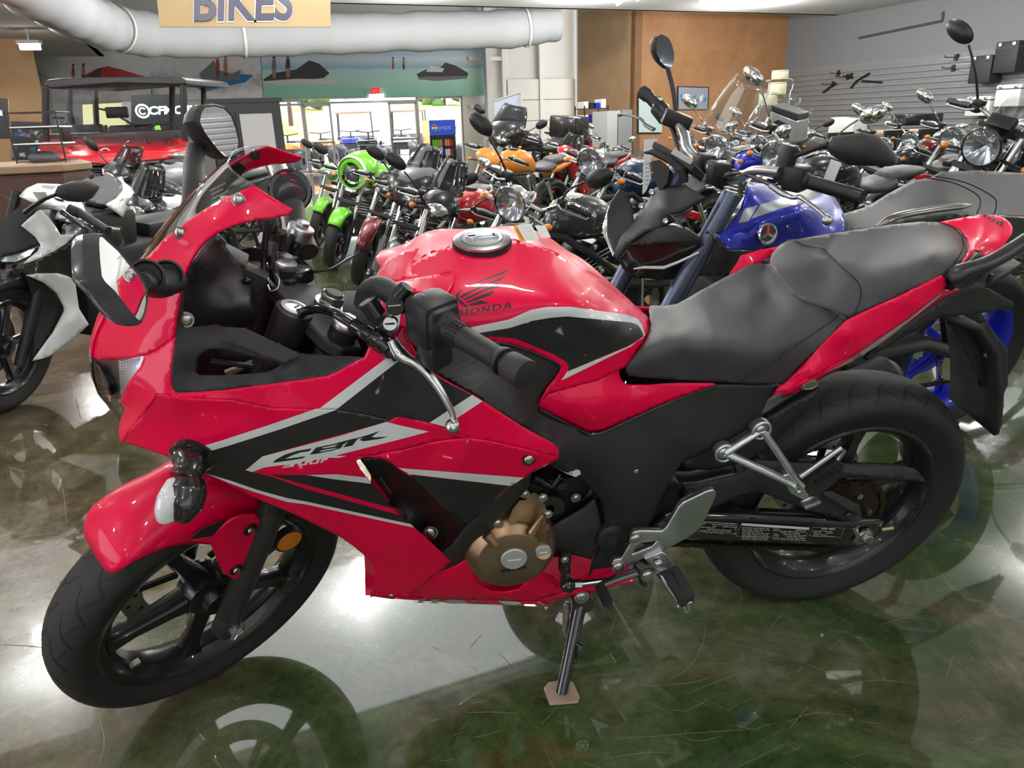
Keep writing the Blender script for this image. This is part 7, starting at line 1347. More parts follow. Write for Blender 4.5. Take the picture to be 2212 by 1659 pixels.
n_c = BL('black motorcycle with tall dark windscreen and glossy black front fender', 893, 424, 3.35, 56, lean=.15, style='tour', body=BLKP, lamp='cowl', screen=(.30, .15, SMOKE, .24), bars=.36, fend=BLKP, mirh=.2, barz=1.0)
BL('black naked bike with large clear oval headlight and red tank panels', 950, 447, 2.6, 52, lean=.15, body=BLKP, tankm=RED2, lamp='cowl', screen=(.22, .12, SMOKE, .16), bars=.36, mirh=.16, fend=BLK, barz=1.0)
BL('black cruiser with large round headlight and dark grey tank beside the blue bike', 1102, 441, 1.85, 26, style='cruiser', body=BLKP, tankm=DGREY, lamp='round', bars=.34, barz=1.02, mirh=.20, exh=BLK, engm=BLK, forkm=BLK, st=.45)
BL('navy blue tank motorcycle with brown grey seat behind the black cruiser', 1275, 352, 3.0, 28, lean=.15, style='cruiser', body=BLKP, tankm=NAVY, lamp='round', bars=.30, barz=.95, mirrors=None, engm=BLK, forkm=BLK)
BL('orange motorcycle under the black touring fairing in the middle distance', 1050, 345, 5.4, 40, body=ORGP, lamp='cowl', bars=.34, mirrors=None)
BL('red sport bike in the middle distance near the garage door', 1222, 335, 6.4, 40, style='sport', body=RED2, lamp='cowl', bars=.32, mirrors=None, screen=(.16, .14, SMOKE, .14))
BL('large black touring motorcycle with a rounded dark fairing before the garage door', 1085, 300, 7.9, 40, lean=.1, style='tour', body=BLKP, lamp='cowl', screen=(.30, .22, SMOKE, .18), bars=.38, barz=1.05, cases=BLKP, topcase=BLKP)
BL('black motorcycle with chrome fork between the garage door and the grey cabinet', 1305, 318, 9.3, 34, lean=.12, style='cruiser', body=DGREY, lamp='round', bars=.4, mirrors='chrome')
BL('blue tank chrome cruiser with tall clear windshield in front of the tan wall', 1545, 318, 4.1, 18, lean=.12, style='cruiser', body=BLKP, tankm=BLUEP, lamp='round', screen=(.44, .24, SCREEN, .20), bars=.40, barz=1.02, mirrors='chrome')
BL('black chrome cruiser with wide clear windshield and black panniers near the slatted wall', 1640, 312, 5.5, 24, lean=.12, style='cruiser', body=BLKP, tankm=DGREY, lamp='round', screen=(.44, .27, SCREEN, .18), bars=.40, barz=1.0, mirrors='chrome', cases=BLKP)
BL('cruiser with bare chrome round headlight directly above the blue tank', 1674, 338, 2.75, 16, lean=.14, style='cruiser', body=BLKP, tankm=BLKP, lamp='round', bars=.38, barz=1.06, mirrors='chrome', mirh=.26, tag_=True)
BL('adventure bike with white side cases standing before the slatted wall', 1705, 300, 7.4, 24, lean=.1, style='tour', body=SILP, lamp='cowl', screen=(.34, .2, SCREEN, .12), bars=.38, barz=1.1, cases=PAPER, topcase=PAPER)
BL('black cruiser with orange turn signals behind the long black mirror', 1905, 318, 4.55, 16, lean=.14, style='cruiser', body=BLKP, lamp='round', bars=.40, barz=1.02, mirrors='chrome')
BL('chrome cruiser whose headlight glows beside the right edge motorcycle', 2056, 300, 3.8, 14, lean=.14, style='cruiser', body=BLKP, tankm=DGREY, lamp='round', bars=.36, barz=1.0, mirrors='chrome')
BL('black standard motorcycle with a tall left mirror at the right edge', 2120, 318, 2.0, 8, lean=.16, body=BLKP, tankm=BLKP, lamp='round', bars=.38, barz=1.12, mirh=.30, st=.3)
BL('dark touring cruiser with clear windscreen behind the right edge motorcycle', 2160, 300, 5.7, 16, lean=.14, style='cruiser', body=DGREY, lamp='round', screen=(.42, .26, SCREEN, .2), bars=.40, barz=1.05, mirrors='chrome', cases=BLKP)
BL('maroon cruiser in front of the long table', 1965, 300, 5.9, 20, lean=.12, style='cruiser', body=MARP, lamp='round', bars=.42, mirrors='chrome')
BL('small black motorcycle far back left of the grey cabinet', 1200, 300, 12.5, 36, lean=.12, body=BLKP, lamp='cowl', bars=.36)
BL('black chrome motorcycle between the blue tank cruiser and the picture wall', 1480, 300, 6.6, 30, lean=.12, style='cruiser', body=BLKP, lamp='round', bars=.4, mirrors='chrome')
BL('silver tank motorcycle below the right hand framed picture', 1590, 302, 8.6, 28, lean=.12, body=SILP, lamp='round', bars=.38)
# ================================================================== SHOP FIXTURES AND FAR BACKGROUND
def slab_px(mb, poly, b_, m, th=.01, lift=0.):
    """flat shape on a plane parallel to the back wall, given by pixels"""
    n = np.array([-sin(PHI), cos(PHI), 0]); P_ = []
    for x, y in poly: d = ray(x, y); P_.append(CAM + d * ((b_ - lift - n @ CAM) / (n @ d)))
    return mb.plate(P_, n, th, m)
def rgbmat(nm, c, r=.6, **k): return mat(nm, c, r, **k)
def skymat(name, stops, z0, z1, cloud=.3):
    m = bpy.data.materials.new(name); m.use_nodes = True; nt = m.node_tree; b = nt.nodes['Principled BSDF']; b.inputs['Roughness'].default_value = .6
    tc = nt.nodes.new('ShaderNodeTexCoord'); sp = nt.nodes.new('ShaderNodeSeparateXYZ'); mr = nt.nodes.new('ShaderNodeMapRange'); mr.inputs['From Min'].default_value = z0; mr.inputs['From Max'].default_value = z1
    n = nt.nodes.new('ShaderNodeTexNoise'); n.inputs['Scale'].default_value = 2.2; n.inputs['Detail'].default_value = 5; ad = nt.nodes.new('ShaderNodeMath'); ad.operation = 'MULTIPLY_ADD'; ad.inputs[1].default_value = cloud
    r = nt.nodes.new('ShaderNodeValToRGB'); e = r.color_ramp.elements
    while len(e) < len(stops): e.new(.5)
    for x, (p, c) in zip(e, stops): x.position = p; x.color = (*c, 1)
    L = nt.links.new; L(tc.outputs['Object'], sp.inputs[0]); L(sp.outputs[2], mr.inputs['Value']); L(tc.outputs['Object'], n.inputs['Vector']); L(n.outputs['Fac'], ad.inputs[0]); L(mr.outputs[0], ad.inputs[2]); L(ad.outputs[0], r.inputs[0]); L(r.outputs[0], b.inputs['Base Color']); return m
bb = B1 - .06; zb, zt2 = on_b(800, 212, bb)[1], on_b(800, 100, bb)[1]
BEACH = skymat('printed_beach_scene', [(.12, (.26, .56, .46)), (.42, (.48, .78, .70)), (.60, (.52, .78, .78)), (.64, (.34, .56, .72)), (.80, (.70, .80, .88)), (1., (.32, .54, .74))], zb, zt2, .10)
SPRAY = skymat('printed_water_spray', [(.3, (.42, .48, .47)), (.6, (.80, .80, .81)), (.85, (.48, .47, .52)), (1.1, (.75, .75, .77))], zb, zt2, .9)
DKF = rgbmat('print_dark', (.07, .06, .07)); REDF = rgbmat('print_red', (.5, .05, .04)); BLUF = rgbmat('print_blue', (.03, .20, .5)); SKNF = rgbmat('print_skin', (.42, .22, .15)); WHTF = rgbmat('print_white', (.7, .74, .72)); GRYF = rgbmat('print_grey', (.2, .2, .22))
def banner(poly, m, label, shapes):
    c = MB(); slab_px(c, poly, bb, m, .012); o = tag(c.build('wall_banner', None, 0), label, 'banner')
    for nm, lst in shapes:
        c = MB()
        for i, (pl, mm) in enumerate(lst): slab_px(c, pl, bb, mm, .001, .002 + .0012 * i)
        c.build(nm, o, 0)
def fig(x, y, s, c1, c2): return [([(x - 1.5 * s, y), (x + 1.5 * s, y), (x + 2.4 * s, y + 9 * s), (x - 2.4 * s, y + 9 * s)], c1), ([(x - 2 * s, y + 9 * s), (x + 2.2 * s, y + 9 * s), (x + 1.6 * s, y + 18 * s), (x - 1.2 * s, y + 18 * s)], c2), ([(x + 1.6 * s * cos(a), y - 2.4 * s + 2.2 * s * sin(a)) for a in np.linspace(0, 2 * pi, 9)[:-1]], DKF)]
banner([(69, 92), (330, 92), (326, 216), (96, 222)], SPRAY, 'grey water spray banner with two riders on a red watercraft, leftmost of the three', [
    ('printed_watercraft', [([(170, 170), (205, 150), (232, 143), (262, 150), (300, 162), (330, 170), (326, 190), (180, 190)], REDF), ([(190, 165), (210, 148), (222, 146), (215, 170)], DKF)]),
    ('printed_rider', fig(158, 145, 1.7, REDF, SKNF)), ('printed_rider', fig(180, 145, 1.9, SKNF, DKF))])
banner([(327, 92), (560, 92), (569, 215), (330, 216)], SPRAY, 'grey wave banner with riders on a blue watercraft, middle of the three', [
    ('printed_watercraft', [([(425, 190), (440, 172), (480, 165), (520, 160), (548, 162), (530, 178), (480, 188), (440, 200)], BLUF), ([(430, 160), (462, 130), (470, 150), (500, 160), (520, 150), (518, 172), (440, 178)], GRYF)]),
    ('printed_rider', fig(470, 128, 2.2, REDF, SKNF)), ('printed_rider', fig(487, 126, 2.2, SKNF, SKNF))])
banner([(561, 90), (1042, 92), (1046, 206), (880, 208), (700, 210), (570, 214)], BEACH, 'long beach banner with blue sky, green sea and parked watercraft above the entrance', [
    ('printed_watercraft', [([(568, 172), (590, 158), (640, 150), (668, 130), (690, 138), (712, 158), (700, 168), (640, 176), (575, 178)], DKF), ([(560, 176), (640, 170), (730, 172), (720, 182), (600, 184)], WHTF)]),
    ('printed_far_watercraft', [([(900, 160), (920, 150), (950, 147), (962, 135), (985, 142), (1012, 158), (1008, 170), (940, 174), (905, 170)], DKF), ([(920, 155), (930, 142), (960, 148), (955, 156)], WHTF), ([(902, 166), (1010, 164), (1008, 170), (940, 175), (905, 171)], GRYF)]),
    ('printed_rider', fig(592, 128, 2.3, GRYF, SKNF)), ('printed_rider', fig(622, 126, 2.3, DKF, SKNF)), ('printed_bather', fig(849, 128, 1.2, SKNF, REDF)), ('printed_bather', fig(872, 129, 1.2, SKNF, DKF))])
c = MB(); slab_px(c, [(802, 190), (820, 189), (820, 202), (802, 203)], bb - .1, rgbmat('exit_red_housing', (.8, .02, .03), .4, emit=.6), .05); slab_px(c, [(797, 191), (826, 190), (826, 202), (797, 203)], bb - .07, PAPER, .03)
eo = tag(c.build('exit_sign', None, 0), 'small red lit exit sign at the lower edge of the beach banner', 'exit sign')
on2 = on_b(811, 199, bb - .17); textmesh('EXIT', 'sign_text', PAPER, .07, RO(on2[0] - .09, bb - .165, on2[1]), _rz(PHI) @ RXZ, eo, .001)
c = MB(); slab_px(c, [(799, 204), (829, 203), (829, 213), (799, 214)], bb - .05, mat('bright_white_box', (1, 1, 1), .5, emit=3), .05); tag(c.build('door_operator_light', None, 0), 'bright white box light between the exit sign and the doors', 'light')
# tan partition with posters, left
bt = 15.6; c = MB(); aL = on_b(71, 118, bt)[0]; aL2 = on_b(93, 219, bt)[0]; rbox(c, A0, (aL + aL2) / 2, bt, bt + .15, 0, CEIL, TANL); struct('wall_left_partition', c)
c = MB(); slab_px(c, [(-20, 210), (17, 213), (20, 300), (-20, 300)], 12., BLKP, .06); slab_px(c, [(-20, 238), (4, 238), (6, 250), (-20, 250)], 12., PAPER, .004, .01); tag(c.build('wall_screen', None, 0), 'black display screen cut by the left edge of the picture', 'screen')
c = MB(); slab_px(c, [(24, 262), (96, 264), (96, 345), (26, 345)], bt, BLKP, .02, .03); o = tag(c.build('poster', None, 0), 'dark framed poster of blue and white vehicles on the tan partition', 'poster')
rnd = random.Random(5)
for i in range(14): c = MB(); x, y = rnd.uniform(30, 85), rnd.uniform(275, 335); slab_px(c, [(x, y), (x + rnd.uniform(5, 14), y - 2), (x + rnd.uniform(5, 14), y + 7), (x + 1, y + 6)], bt, [BLUF, WHTF, GRYF, rgbmat('print_lilac', (.3, .28, .6))][i % 4], .001, .034 + .001 * i); c.build('poster_print', o, 0)
c = MB(); slab_px(c, [(112, 247), (150, 248), (150, 275), (112, 275)], bt + 1.4, rgbmat('print_sky', (.42, .5, .55)), .02); slab_px(c, [(114, 252), (140, 252), (140, 258), (114, 257)], bt + 1.4, DKF, .002, .002); tag(c.build('poster', None, 0), 'pale landscape poster with a dark word seen left of the side by side windshield post', 'poster')
# screen with lettering behind the side by side
bq = 13.5; scn = thing('display_board', 'dark board with glowing white letters seen through the red vehicle windshield', 'sign', loc=RO(*on_b(330, 295, bq)[:1], bq, 0)); ol = Vector(scn.location)
c = MB(); slab_px(c, [(283, 205), (405, 203), (405, 292), (283, 296)], bq, rgbmat('screen_dark', (.01, .02, .025), .3), .06); rbox(c, on_b(340, 290, bq)[0] - .05, on_b(340, 290, bq)[0] + .05, bq, bq + .06, 0, 1.2, BLK); c.xf(np.array(Matrix.Translation(-ol))); c.build('board', scn, 0)
GLO = mat('lit_letters', (.8, 1, .97), .5, emit=2.2)
t0 = on_b(321, 247, bq - .03); textmesh('CFMOTO', 'lit_text', GLO, .175, Vector(RO(t0[0], bq - .02, t0[1])) - ol, _rz(PHI) @ RXZ, scn, .001, .15, 1.15, bevel=.006)
c = MB(); cc = on_b(308, 240, bq - .03); cp = np.array(RO(cc[0], bq - .02, cc[1]) - ol); c.lathe([(.085, 0), (.115, 0), (.115, -.01)], GLO, cp, basis((sin(PHI), -cos(PHI), 0)), 24); c.tube([cp + np.array([.05 * cos(a), -.004, .05 * sin(a)]) for a in np.linspace(.6, 5.6, 12)], .012, GLO, 6); c.build('lit_emblem', scn)
c = MB(); GRN = mat('green_led_strip', (.25, 1, .05), .5, emit=1.5)
for j in range(3):
    for i in range(9): slab_px(c, [(301 + i * 5 + j * 1.5, 271 + j * 4), (305 + i * 5 + j * 1.5, 271 + j * 4), (305 + i * 5 + j * 1.5, 274 + j * 4), (301 + i * 5 + j * 1.5, 274 + j * 4)], bq - .03, GRN, .004)
c.xf(np.array(Matrix.Translation(-ol))); c.build('green_pattern', scn, 0)
c = MB(); slab_px(c, [(178, 226), (282, 221), (282, 275), (180, 275)], 16.5, mat('bright_yellow_poster', (.85, .82, .45), .5, emit=.5), .02); slab_px(c, [(262, 219), (284, 219), (284, 278), (275, 278)], 16.4, PAPER, .02); slab_px(c, [(225, 270), (232, 270), (232, 425), (225, 425)], 16.45, BLK, .03); tag(c.build('yellow_poster', None, 0), 'pale yellow bright panel behind the red side by side', 'poster')
# ---- red side by side vehicle
UY = 7.7; u_o = at_depth(245, 330, UY); utv = thing('side_by_side_vehicle', 'red side by side utility vehicle with black roof and roll cage', 'utility vehicle', loc=(u_o.x, UY, 0))
def U(px, py, dy=0.): return np.array(at_depth(px, py, UY + dy)) - np.array([u_o.x, UY, 0])
def ubar(mb, pts, r, m, n=8): mb.tube([U(*p) for p in pts], r, m, n)
c = MB(); top = [U(93, 186), U(100, 172), U(140, 168), U(300, 166), U(388, 166), U(402, 172), U(402, 184), U(250, 181), U(110, 192)]; c.plate(top, (.12, 1.9, .05), 2.0, BLKT); c.build('roof', utv, bevel=.02)
for pts in ([(98, 190), (98, 235), (100, 305)], [(396, 184), (397, 240), (400, 305)], [(150, 185, 1.1), (150, 240, 1.1), (165, 300, 1.1)], [(372, 182, 1.2), (372, 240, 1.2), (372, 300, 1.2)], [(440, 185, 1.9), (440, 300, 1.9)], [(205, 190, 1.6), (210, 300, 1.6)]): c = MB(); ubar(c, pts, .035, BLK); c.build('roof_pillar', utv)
c = MB(); hood = [[U(*p) for p in row] for row in ([(98, 306, .15), (150, 300, .3), (250, 297, .35), (340, 300, .3), (402, 303, .15)], [(85, 325), (160, 318, -.1), (250, 316, -.15), (340, 318, -.1), (412, 322)], [(78, 342, -.35), (165, 336, -.5), (250, 334, -.55), (335, 332, -.5), (405, 330, -.35)], [(88, 352, -.45), (170, 350, -.62), (240, 358, -.68), (300, 350, -.62), (390, 342, -.42)])]; c.loft(hood, RED2, closed=False); c.build('hood', utv, 50, solid=.02)
c = MB(); c.box(U(250, 392, -.2), (1.5, .5, .34), BLKT, bev=.04); c.box(U(250, 372, -.55), (.9, .1, .12), BLK, bev=.02)
for k in range(5): ubar(c, [(180, 366 + k * 5, -.62), (330, 364 + k * 5, -.62)], .008, BLKP)
c.build('front_bumper', utv)
c = MB(); q = U(227, 329, -.45); c.lathe([(.035, .0), (.055, .0), (.06, -.02)], CHR, q, basis((0, -.8, .5)), 20); c.tube([q + np.array([-.05, -.01, 0]), q + np.array([.05, -.01, 0])], .009, CHR, 6); c.build('badge', utv)
for p in ((112, 340, -.5), (385, 336, -.5)): c = MB(); c.sphere(U(*p), .05, LAMPG, 12, (1.6, .5, .7)); c.build('headlight', utv)
for p in ((90, 410, -.3), (415, 405, -.3), (420, 390, 2.0), (110, 395, 2.0)): c = MB(); q = U(*p); q[2] = .30; c.lathe([(.16, -.13), (.28, -.12), (.30, -.06), (.30, .06), (.28, .12), (.16, .13)], RUB, q, _rz(pi / 2), 28); c.lathe([(0, -.08), (.15, -.1), (.16, -.12)], BLK, q, _rz(pi / 2), 20); c.build('wheel', utv)
c = MB(); c.box(U(180, 302, .9), (.5, .12, .34), BLK, bev=.04); c.box(U(290, 302, .9), (.5, .12, .34), BLK, bev=.04); c.box(U(250, 300, .35), (1.5, .25, .16), BLKT, bev=.03); c.build('seats', utv)
c = MB(); q = U(350, 287, .25); c.tube([q + np.array([.17 * cos(a), .06 * sin(a), .10 * sin(a)]) for a in np.linspace(0, 2 * pi, 24, endpoint=False)], .014, BLK, 8, closed=True); c.build('steering_wheel', utv)
c = MB(); c.box(U(253, 243, .6), (.24, .06, .12), BLK, bev=.02); ubar(c, [(253, 250, .6), (275, 262, .5), (292, 275, .4)], .012, BLK); ubar(c, [(215, 235, 1.0), (250, 243, .6)], .012, BLK); c.build('rear_view_mirror', utv)
c = MB(); g_ = [U(104, 192, .02), U(392, 186, .02), U(396, 302, .12), U(104, 304, .12)]; c.add(g_, [[0, 1, 2, 3]], GLS); c.build('windshield', utv, 0)
c = MB(); ubar(c, [(135, 262), (132, 300), (140, 300)], .02, BLK); c.box(U(143, 288, -.1), (.07, .05, .22), BLK, bev=.02); c.build('side_mirror', utv)
# ---- dark booth with white panel
c = MB(); a0, z0_ = on_b(448, 214, 15.2); a1, _ = on_b(603, 214, 15.2); DG = mat('booth_charcoal', (.045, .05, .055), .5); rbox(c, a0, a1, 15.2, 16.4, 0, z0_, DG); rbox(c, a0 - .03, a1 + .05, 15.15, 16.45, z0_ - .08, z0_, DG)
pa0, pz = on_b(508, 240, 15.2); pa1, _ = on_b(592, 240, 15.2); rbox(c, pa0, pa1, 15.15, 15.2, .3, pz, DG); bo = tag(c.build('booth', None, 0), 'charcoal booth with a pale panel standing behind the right mirror', 'booth')
c = MB(); rbox(c, pa0 + .06, pa1 - .06, 15.12, 15.16, .35, pz - .06, PAPER); c.build('pale_panel', bo, 0)
# ---- drinks cooler
c = MB(); a0, z1 = on_b(926, 260, 16.5); a1, _ = on_b(982, 260, 16.5); rbox(c, a0, a1, 16.5, 17.1, 0, z1, BLKP); co = tag(c.build('drinks_cooler', None, 0), 'black drinks cooler with a blue lit pepsi header beside the entrance', 'drinks cooler')
zz = on_b(950, 292, 16.5)[1]; c = MB(); rbox(c, a0, a1, 16.46, 16.5, zz, z1, mat('cooler_blue', (.01, .05, .45), .4, emit=.4)); c.build('header_panel', co, 0)
c = MB(); cc = RO(a0 + .12, 16.45, (zz + z1) / 2)
for s_, m_, r0_, r1_ in ((0, REDF, .3, 2.84), (0, BLUF, 3.5, 5.9)): c.plate([np.array(cc) + _rz(PHI) @ np.array([.07 * cos(a), -.003, .07 * sin(a)]) for a in np.linspace(r0_, r1_, 10)], _rz(PHI) @ np.array([0, 1, 0]), .002, m_)
c.plate([np.array(cc) + _rz(PHI) @ np.array([.078 * cos(a), 0, .078 * sin(a)]) for a in np.linspace(0, 2 * pi, 20)[:-1]], _rz(PHI) @ np.array([0, 1, 0]), .003, PAPER); c.build('round_logo', co, 0)
textmesh('pepsi', 'logo_text', mat('pale_blue_print', (.5, .65, .9), .5), .15, RO(a0 + .22, 16.44, (zz + z1) / 2 - .04), _rz(PHI) @ RXZ, co, .001)
c = MB(); rnd = random.Random(2)
for j in range(4):
    for i in range(8): rbox(c, a0 + .05 + i * .062, a0 + .10 + i * .062, 16.47, 16.5, zz - .25 - j * .22, zz - .1 - j * .22, [GRNP, BLUEP, ORGP, PAPER, RED2][rnd.randrange(5)])
c.build('bottles_behind_glass', co, 0)
# ---- white banner stand, shelf, cabinets
c = MB(); slab_px(c, [(1066, 218), (1124, 200), (1126, 300), (1070, 300)], 12.5, skymat('pale_print', [(.3, (.45, .5, .62)), (.6, (.68, .7, .74)), (1., (.55, .62, .75))], 0, 2, .6), .01); so = tag(c.build('banner_stand', None, 0), 'pale printed pull up banner in front of the garage door', 'banner'); c = MB(); q0, q1 = on_b(1126, 198, 12.45); c.tube([RO(q0, 12.45, 0), RO(q0, 12.45, q1)], .015, STEELW, 8); c.tube([RO(on_b(1066, 218, 12.45)[0], 12.45, on_b(1066, 218, 12.45)[1]), RO(q0, 12.45, q1)], .012, STEELW, 8); c.build('stand_pole', so)
def boxes_px(name, label, cat, px0, px1, py, b_, depth, m, zb_=0., group=None):
    c = MB(); a0, z1 = on_b(px0, py, b_); a1, _ = on_b(px1, py, b_); rbox(c, a0, a1, b_, b_ + depth, zb_, z1, m); return tag(c.build(name, None, 0), label, cat, group)
boxes_px('filing_cabinet', 'tall pale grey metal cabinet left of the darker one', 'cabinet', 1312, 1334, 240, 9.9, .5, mat('cabinet_light', (.5, .5, .5), .45, metal=.2))
boxes_px('filing_cabinet', 'dark grey metal cabinet standing against the tan wall', 'cabinet', 1336, 1366, 238, 9.9, .5, mat('cabinet_dark', (.27, .28, .29), .45, metal=.2))
sh = thing('shelf_rack', 'wire shelf rack beside the tall grey cabinet', 'shelf', loc=RO(on_b(1278, 260, 10.9)[0], 10.9)); ol = Vector(sh.location); c = MB(); a0, z1 = on_b(1254, 232, 10.9); a1, _ = on_b(1304, 232, 10.9)
for a_ in (a0, a1):
    for b_ in (10.75, 11.1): rbox(c, a_ - .01, a_ + .01, b_ - .01, b_ + .01, 0, z1 + .02, BLK)
zs = [z1 - .02 - k * .22 for k in range(5)]
for z in zs: rbox(c, a0, a1, 10.75, 11.1, z - .015, z, BLK)
c.xf(np.array(Matrix.Translation(-ol))); c.build('rack_frame', sh, 0)
rnd = random.Random(8); names = ['blue', 'white', 'red', 'black', 'yellow']; ms = [BLUEP, PAPER, RED2, BLKP, ORGP]
for k, z in enumerate(zs[:4]):
    for i in range(4):
        w_ = (a1 - a0) / 4; q = rnd.randrange(4); a_ = a0 + w_ * i; c = MB(); rbox(c, a_ + .015, a_ + w_ - .015, 10.8, 11.05, z, z + rnd.uniform(.08, .16), ms[q]); tag(c.build('box', None, 0), '%s box on the wire rack, %s shelf, %s along it' % (names[q], ('top', 'second', 'third', 'bottom')[k], ('first', 'second', 'third', 'last')[i]), 'box', 'boxes on the wire rack')
# pictures on the tan wall
for k, (pl, col_, lb) in enumerate((([(1466, 188), (1530, 190), (1528, 236), (1466, 236)], (.3, .33, .4), 'framed racing picture with blue tones on the darker tan wall'), ([(1380, 210), (1430, 211), (1430, 286), (1380, 286)], (.55, .66, .66), 'pale green framed notice board on the tan wall'))):
    c = MB(); slab_px(c, [(p[0] + (-2 if p[0] < 1450 + (k == 0) * 50 else 2), p[1] + (-2 if p[1] < 240 else 2)) for p in pl], 11.98, BLK, .02, .02); o = tag(c.build('framed_picture', None, 0), lb, 'picture'); c = MB(); slab_px(c, pl, 11.98, rgbmat('picture_print_%d' % k, col_), .004, .03)
    if k == 0:
        for i in range(7): x = 1470 + i * 8; slab_px(c, [(x, 205 + (i * 7) % 15), (x + 9, 202 + (i * 5) % 12), (x + 7, 218), (x + 2, 220)], 11.98, [BLUF, GRYF, WHTF][i % 3], .001, .034)
    c.build('print', o, 0)
# ---- things on and before the slatted wall
def on_wall(px, py, off=.06): b_, z = on_a(px, py, aR - off); return RO(aR - off, b_, z), b_, z
def wbox(name, label, cat, px0, px1, py0, py1, m, off=.06, dep=.28, group=None, lid=None):
    p0, b0_, zt_ = on_wall(px0, py0, off); p1, b1_, _ = on_wall(px1, py0, off); _, _, zb_ = on_wall(px0, py1, off); o = thing(name, label, cat, group, loc=RO(aR - off - dep / 2, (b0_ + b1_) / 2, zb_), rot=(0, 0, PHI))
    L = abs(b0_ - b1_); H_ = zt_ - zb_; c = MB(); c.box((0, 0, H_ / 2), (dep, L, H_), m, None, .02); c.build('case_shell', o); c = MB()
    for y in (-L * .3, L * .3): c.box((-dep / 2 - .005, y, H_ * .92), (.02, .05, .06), STEEL, None, .005)
    c.build('latches', o) if 0 else [None]
    for y in (-L * .3, L * .3): d = MB(); d.box((-dep / 2 - .005, y, H_ * .9), (.02, .05, .06), STEEL, None, .005); d.build('latch', o)
    d = MB(); d.box((0, 0, H_ * .8), (dep + .012, L + .012, .012), BLK if m is not BLKT else DGREY); d.build('lid_seam', o); return o
wbox('hard_case', 'black hard case hung on the slatted wall, left of the upper one', 'case', 2125, 2172, 122, 180, BLKT); wbox('hard_case', 'black hard case at the right edge, highest on the wall', 'case', 2180, 2230, 92, 158, BLKT)
wbox('hard_case', 'white hard case hung lower on the wall, left one of the pair', 'case', 2115, 2168, 208, 250, PAPER); wbox('hard_case', 'white hard case at the right edge below the black cases', 'case', 2180, 2235, 183, 230, PAPER)
for i, (px, py, L_, lb) in enumerate(((2066, 124, .25, 'black display hook by the upper left corner of the hung cases'), (2060, 147, .25, 'black display hook just under the upper one by the hung cases'), (1832, 166, .3, 'upper black display hook at the middle of the slatted wall'), (1800, 182, .28, 'black display arm low on the left of the slatted wall'), (1840, 164, .2, 'small black hook right of the upper middle hook'), (1812, 158, .2, 'small hook high near the chrome mirror with the tag'))):
    p, b_, z = on_wall(px, py, .05); c = MB(); c.box(p, (.05, .05, .10), BLK, _rz(PHI)); c.tube([p, p + Vector(RO(-L_, 0, .0)), p + Vector(RO(-L_ - .02, 0, .03))], .008, BLK, 6); tag(c.build('display_hook', None), lb, 'hook', 'hooks on the slatted wall')
for i, (pts, lb) in enumerate(((((1878, 158), (1850, 175), (1838, 190)), 'slanted black tow strap arm hanging on the slatted wall'), (((1905, 178), (1880, 176), (1862, 175)), 'short horizontal black bar on the slatted wall'), (((1806, 180), (1790, 190), (1778, 200)), 'slanted black arm near the left of the slatted wall'))):
    c = MB(); c.tube([on_wall(x, y, .07)[0] for x, y in pts], .018, BLK, 8); tag(c.build('strap_bar', None), lb, 'display bar')
# cream canisters and tube frame
CRM = mat('cream_plastic', (.62, .60, .42), .45)
for i, (x0, x1, y0, y1, lb) in enumerate(((1660, 1695, 180, 205, 'cream cylinder on top of the stand by the wall corner'), (1640, 1676, 204, 228, 'cream cylinder lower left on the stand by the wall corner'), (1668, 1700, 154, 172, 'small pale box above the cream cylinders'))):
    Yc = 8.5; p0, p1, p2 = at_depth(x0, y1, Yc), at_depth(x1, y1, Yc), at_depth(x0, y0, Yc); c = MB(); ce = (p0 + p1) / 2; r_ = (p1 - p0).length / 2; c.cyl(ce, ce + Vector((0, 0, p2.z - p0.z)), r_, CRM, 24, bev=.01); c.cyl(ce + Vector((0, 0, p2.z - p0.z)), ce + Vector((0, 0, p2.z - p0.z + .012)), r_ * 1.03, CRM, 24); tag(c.build('canister', None), lb, 'canister')
c = MB(); Yc = 8.55; c.tube(cr([at_depth(x, y, Yc) for x, y in ((1655, 175), (1700, 170), (1712, 176), (1712, 190), (1705, 215), (1700, 330), (1698, 392))], 4), .012, ALU, 8); c.tube([at_depth(1640, 231, Yc), at_depth(1700, 228, Yc)], .02, STEELW, 8); c.tube([at_depth(1668, 205, Yc), at_depth(1668, 392, Yc)], .015, ALU, 8); c.tube([at_depth(1640, 231, Yc), at_depth(1640, 396, Yc)], .015, ALU, 8); tag(c.build('display_stand', None), 'bent metal tube stand carrying the cream cylinders', 'stand')
# long table, chairs, bottle
ty = 6.9; tb = thing('table', 'long table with a light wooden top in front of the slatted wall', 'table', loc=(at_depth(1950, 284, ty).x, ty, 0)); zt_ = at_depth(1950, 281, ty).z; xa, xb = at_depth(1885, 281, ty).x - tb.location.x, at_depth(2030, 275, ty).x - tb.location.x
c = MB(); c.box(((xa + xb) / 2, 0, zt_ - .02), (xb - xa, .7, .04), mat('light_wood', (.5, .33, .2), .4), None, .01); c.build('table_top', tb)
for x in (xa + .06, xb - .06):
    for y in (-.28, .28): c = MB(); c.box((x, y, (zt_ - .04) / 2), (.05, .05, zt_ - .04), BLK); c.build('leg', tb)
bp = at_depth(1917, 281, ty); c = MB(); c.lathe([(0, 0), (.028, .002), (.03, .02), (.03, .11), (.022, .14), (.012, .16), (.012, .185), (0, .186)], glass('clear_bottle', (.85, .9, .92), .1), (bp.x, ty, zt_), _rx(pi / 2), 20); wb_ = tag(c.build('water_bottle', None), 'clear plastic water bottle standing on the long table', 'bottle'); c = MB(); c.lathe([(.0305, .06), (.0305, .11)], PAPER, (bp.x, ty, zt_), _rx(pi / 2), 20); c.build('label_band', wb_)
